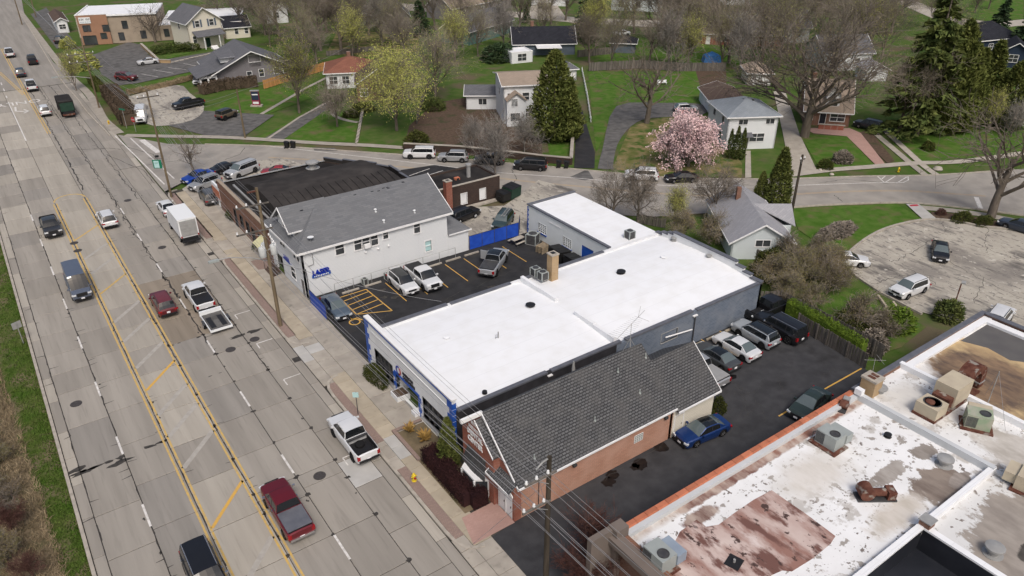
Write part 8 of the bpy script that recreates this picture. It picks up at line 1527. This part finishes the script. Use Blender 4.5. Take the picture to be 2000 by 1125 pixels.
sign((21.23,144.58), 2.7, 'red stop sign at the side street corner', .95, .95, 'red_paint', 'stop_sign', True, 'STOP', ts=.3, ang=R(-60)); sign((20.36,147.75), 3.6, 'green street name sign on a post at the corner', 1.4, .28, 'green_sign', 'street_sign', ang=R(-60)); sign((18.94,49.52), 2.4, 'small pale parking sign at the kerb beside the parked pickup', .5, .5, 'sign_pale', 'parking_sign', ang=R(-35), pm='metal_dark'); sign((-3.04,78.81), 2.4, 'grey back of a road sign on the left verge', .85, .7, 'metal', ang=R(200)); sign((16.34,89.53), 2.2, 'small blank sign at the kerb beside the box truck', .35, .5, 'sign_pale', 'parking_sign', pm='metal_dark') if 0 else None
t = thing('street_sign', 'green hanging street sign on the corner pole', 'sign', (P3[0]-.2, P3[1]-.2, 4.48), R(-35)); MB().box(-1.3,-.1,-.05,0,.0,1.25).build('panel', 'green_sign', t); MB().box(-1.15,-.45,-.065,-.052,.1,1.1).build('white_box', 'sign_pale', t); word('EST', (-.8,-.07,.75), .3, 'green_sign', t, 0, name='lettering', ext=.003, rx=R(90)); MB().tube((.2,0,1.4),(-1.8,0,1.5),.03).build('arm', 'metal_dark', t); MB().cbox((-.5,-.05,1.75),(.4,.25,.25)).build('lamp', 'plastic_black', t)
t = thing('shop_sign', 'orange and white sign board on a post before the brick shop', 'sign', (23.15,102.17)); t.rotation_euler = (0,0,R(-90)); MB().box(-.15,.15,-.08,.08,0,1.4).build('post', 'sign_white', t); MB().box(-1.9,1.7,-.16,.16,1.4,3.2).build('box', 'sign_white', t); MB().box(-1.8,1.6,-.18,-.161,1.5,2.75).build('face', 'terracotta', t)
t = thing('monument_sign', 'dark blue and maroon pylon sign on the lawn', 'sign', (44.16,148.47), R(-35)); MB().box(-1.1,1.1,-.5,.5,0,.3).build('base', 'kerb', t); MB().box(-.75,.75,-.25,.25,.3,3.0).build('panel', 'letter_maroon', t); MB().box(-.68,.68,-.27,-.251,1.3,2.9).build('blue_face', 'siding_navy', t); MB().box(-.55,.6,-.28,-.271,2.25,2.45).build('white_bar', 'sign_white', t); MB().box(-.55,.55,-.28,-.252,.55,.95).build('white_oval', 'sign_white', t); MB().box(-.85,.85,-.35,.35,3.0,3.12).build('cap', 'metal', t)
sign((37.28,229.97), 2.4, 'small white sign on a post before the office wall', 1.6, 1.0, 'sign_white', ang=R(-35))
def bin_(p, label, rz):
    t = thing('wheelie_bin', label, 'bin', (p[0], p[1], .02), rz); MB().add([(-.25,-.28,.05),(.25,-.28,.05),(.25,.28,.05),(-.25,.28,.05),(-.32,-.36,1.0),(.32,-.36,1.0),(.32,.36,1.0),(-.32,.36,1.0)],[(3,2,1,0),(0,1,5,4),(1,2,6,5),(2,3,7,6),(3,0,4,7)]).build('bin', 'bin_black', t); MB().add([(-.34,-.4,1.0),(.34,-.4,1.0),(.34,.42,1.08),(-.34,.42,1.08),(-.34,-.4,1.05),(.34,-.4,1.05),(.34,.42,1.15),(-.34,.42,1.15)],[(3,2,1,0),(4,5,6,7),(0,1,5,4),(1,2,6,5),(2,3,7,6),(3,0,4,7)]).build('lid', 'plastic_black', t)
    for s in (-1,1): MB().tube((s*.3,.3,.1),(s*.36,.3,.1),.1,n=10).build('wheel', 'rubber', t)
bin_((39.75,120.75), 'left black wheelie bin at the side street kerb', .7); bin_((40.59,120.17), 'right black wheelie bin at the side street kerb', .7); bin_((70.62,87.19), 'left black wheelie bin before the retaining wall', .7); bin_((71.45,86.33), 'right black wheelie bin before the retaining wall', .7); bin_((159.36,171.36), 'left dark bin on the back street', .5); bin_((160.22,170.76), 'right dark bin on the back street', .5)
# retaining walls
def rwall(path, h, m, label, cap=True, w=.4):
    T = thing('retaining_wall', label, 'wall', (path[0][0], path[0][1], 0)); ox, oy = path[0]
    for a, b in zip(path[:-1], path[1:]):
        q = MB(); edge_bar(q, (a[0]-ox,a[1]-oy,h),(b[0]-ox,b[1]-oy,h),w,h+.1,0); q.build('wall_face', m, T)
        if cap: q = MB(); edge_bar(q, (a[0]-ox,a[1]-oy,h+.1),(b[0]-ox,b[1]-oy,h+.1),w+.15,.1,0); q.build('cap', 'walk', T)
rwall([(55.26,108.94), (62.07,102.29), (67.35,95.24), (70.36,90.79), (73.2,87.36), (79.93,95.22)], 1.0, 'brick_dark', 'dark stone retaining wall with pale cap behind the parked cars'); rwall([(38.83,221.64), (37.9,199.25), (40.06,197.09)], .7, 'brick_tan', 'tan block retaining wall round the juniper bed')
for i in range(9): p = l2((40.3,197.58), (50.72,202.06), i/8.); o = MB().cbox((0,0,.06),(1.1,.8,.12),.3).build('stepping_stone', 'walk', None, label=('first','second','third','fourth','fifth','sixth','seventh','eighth','ninth')[i]+' pale stepping stone below the juniper bed, counted from the left', cat='stone', group='stepping stones'); o.location = (p[0], p[1], 0)
# flags, tarp, yard things
t = thing('flag_pole', 'short pole with two flags beside the magnolia', 'flag', (97.72,88.91)); hh = 4.52; MB().tube((0,0,0),(0,0,hh),.04,n=6).build('pole', 'metal', t)
def flag(z0, cols, par, nm):
    for i, c in enumerate(cols):
        m = MB(); n = 5; vs = []
        for k in range(n+1):
            for e in (0, 1): x = k/n*1.4; vs.append((-.8*x*.0+x*.75, -x*.45+.08*math.sin(x*4), z0-(i+e)*.85/len(cols)-x*.25))
        m.add(vs, [(2*k, 2*k+1, 2*k+3, 2*k+2) for k in range(n)]); m.build(nm, c, par)
flag(hh-.1, ['letter_red','letter_white']*4, t, 'striped_flag'); flag(hh-1.5, ['letter_white','red_paint'], t, 'white_red_flag'); MB().box(.02,.5,-.3,-.02,hh-.5,hh-.12).build('flag_canton', 'letter_blue', t)
t = thing('tarp_tent', 'bright blue tarp tent in the back garden', 'tarp', (142.69,122.93), R(-35)); b = MB().add([(0,0,0),(4.2,0,0),(4.2,3,0),(0,3,0),(.3,.2,1.6),(3.8,.2,1.7),(3.8,2.8,1.6),(.3,2.8,1.5),(2,1.5,2.5)], [(0,1,5,4),(1,2,6,5),(2,3,7,6),(3,0,4,7),(4,5,8),(5,6,8),(6,7,8),(7,4,8)]); b.build('cover', 'tarp', t); MB().tube((2,1.5,0),(2,1.5,2.48),.05).build('pole', 'metal', t)
t = thing('garden_bench', 'white garden bench on the back lawn', 'bench', (120.4,114.53), R(-30)); MB().box(-1,1,-.25,.25,.4,.46).build('seat', 'sign_white', t); MB().box(-1,1,.22,.28,.46,.95).build('backrest', 'sign_white', t)
for s in (-1,1): MB().box(s*.9-.05,s*.9+.05,-.25,.25,0,.4).build('leg', 'sign_white', t)
for p, s, l in (((117.53,52.66), .7, 'pale boulder on the right verge'), ((99.06,65.06), .35, 'small white rock at the foot of the utility pole drive'), ((102.73,63.03), .3, 'small white rock by the round green bush'), ((102.41,60.83), .35, 'pale rock on the bare verge')):
    g = random.Random(int(p[0])); b = MB().lathe((0,0,0),[(s*.9,-.05),(s,.2*s),(s*.75,.6*s),(s*.3,.8*s)],9); b.v = [(x*g.uniform(.85,1.15),y*g.uniform(.85,1.15),z*g.uniform(.9,1.1)) for x,y,z in b.v]; o = b.build('boulder', 'walk', None, True, label=l, cat='rock'); o.location = (p[0], p[1], -.02)
b = MB()
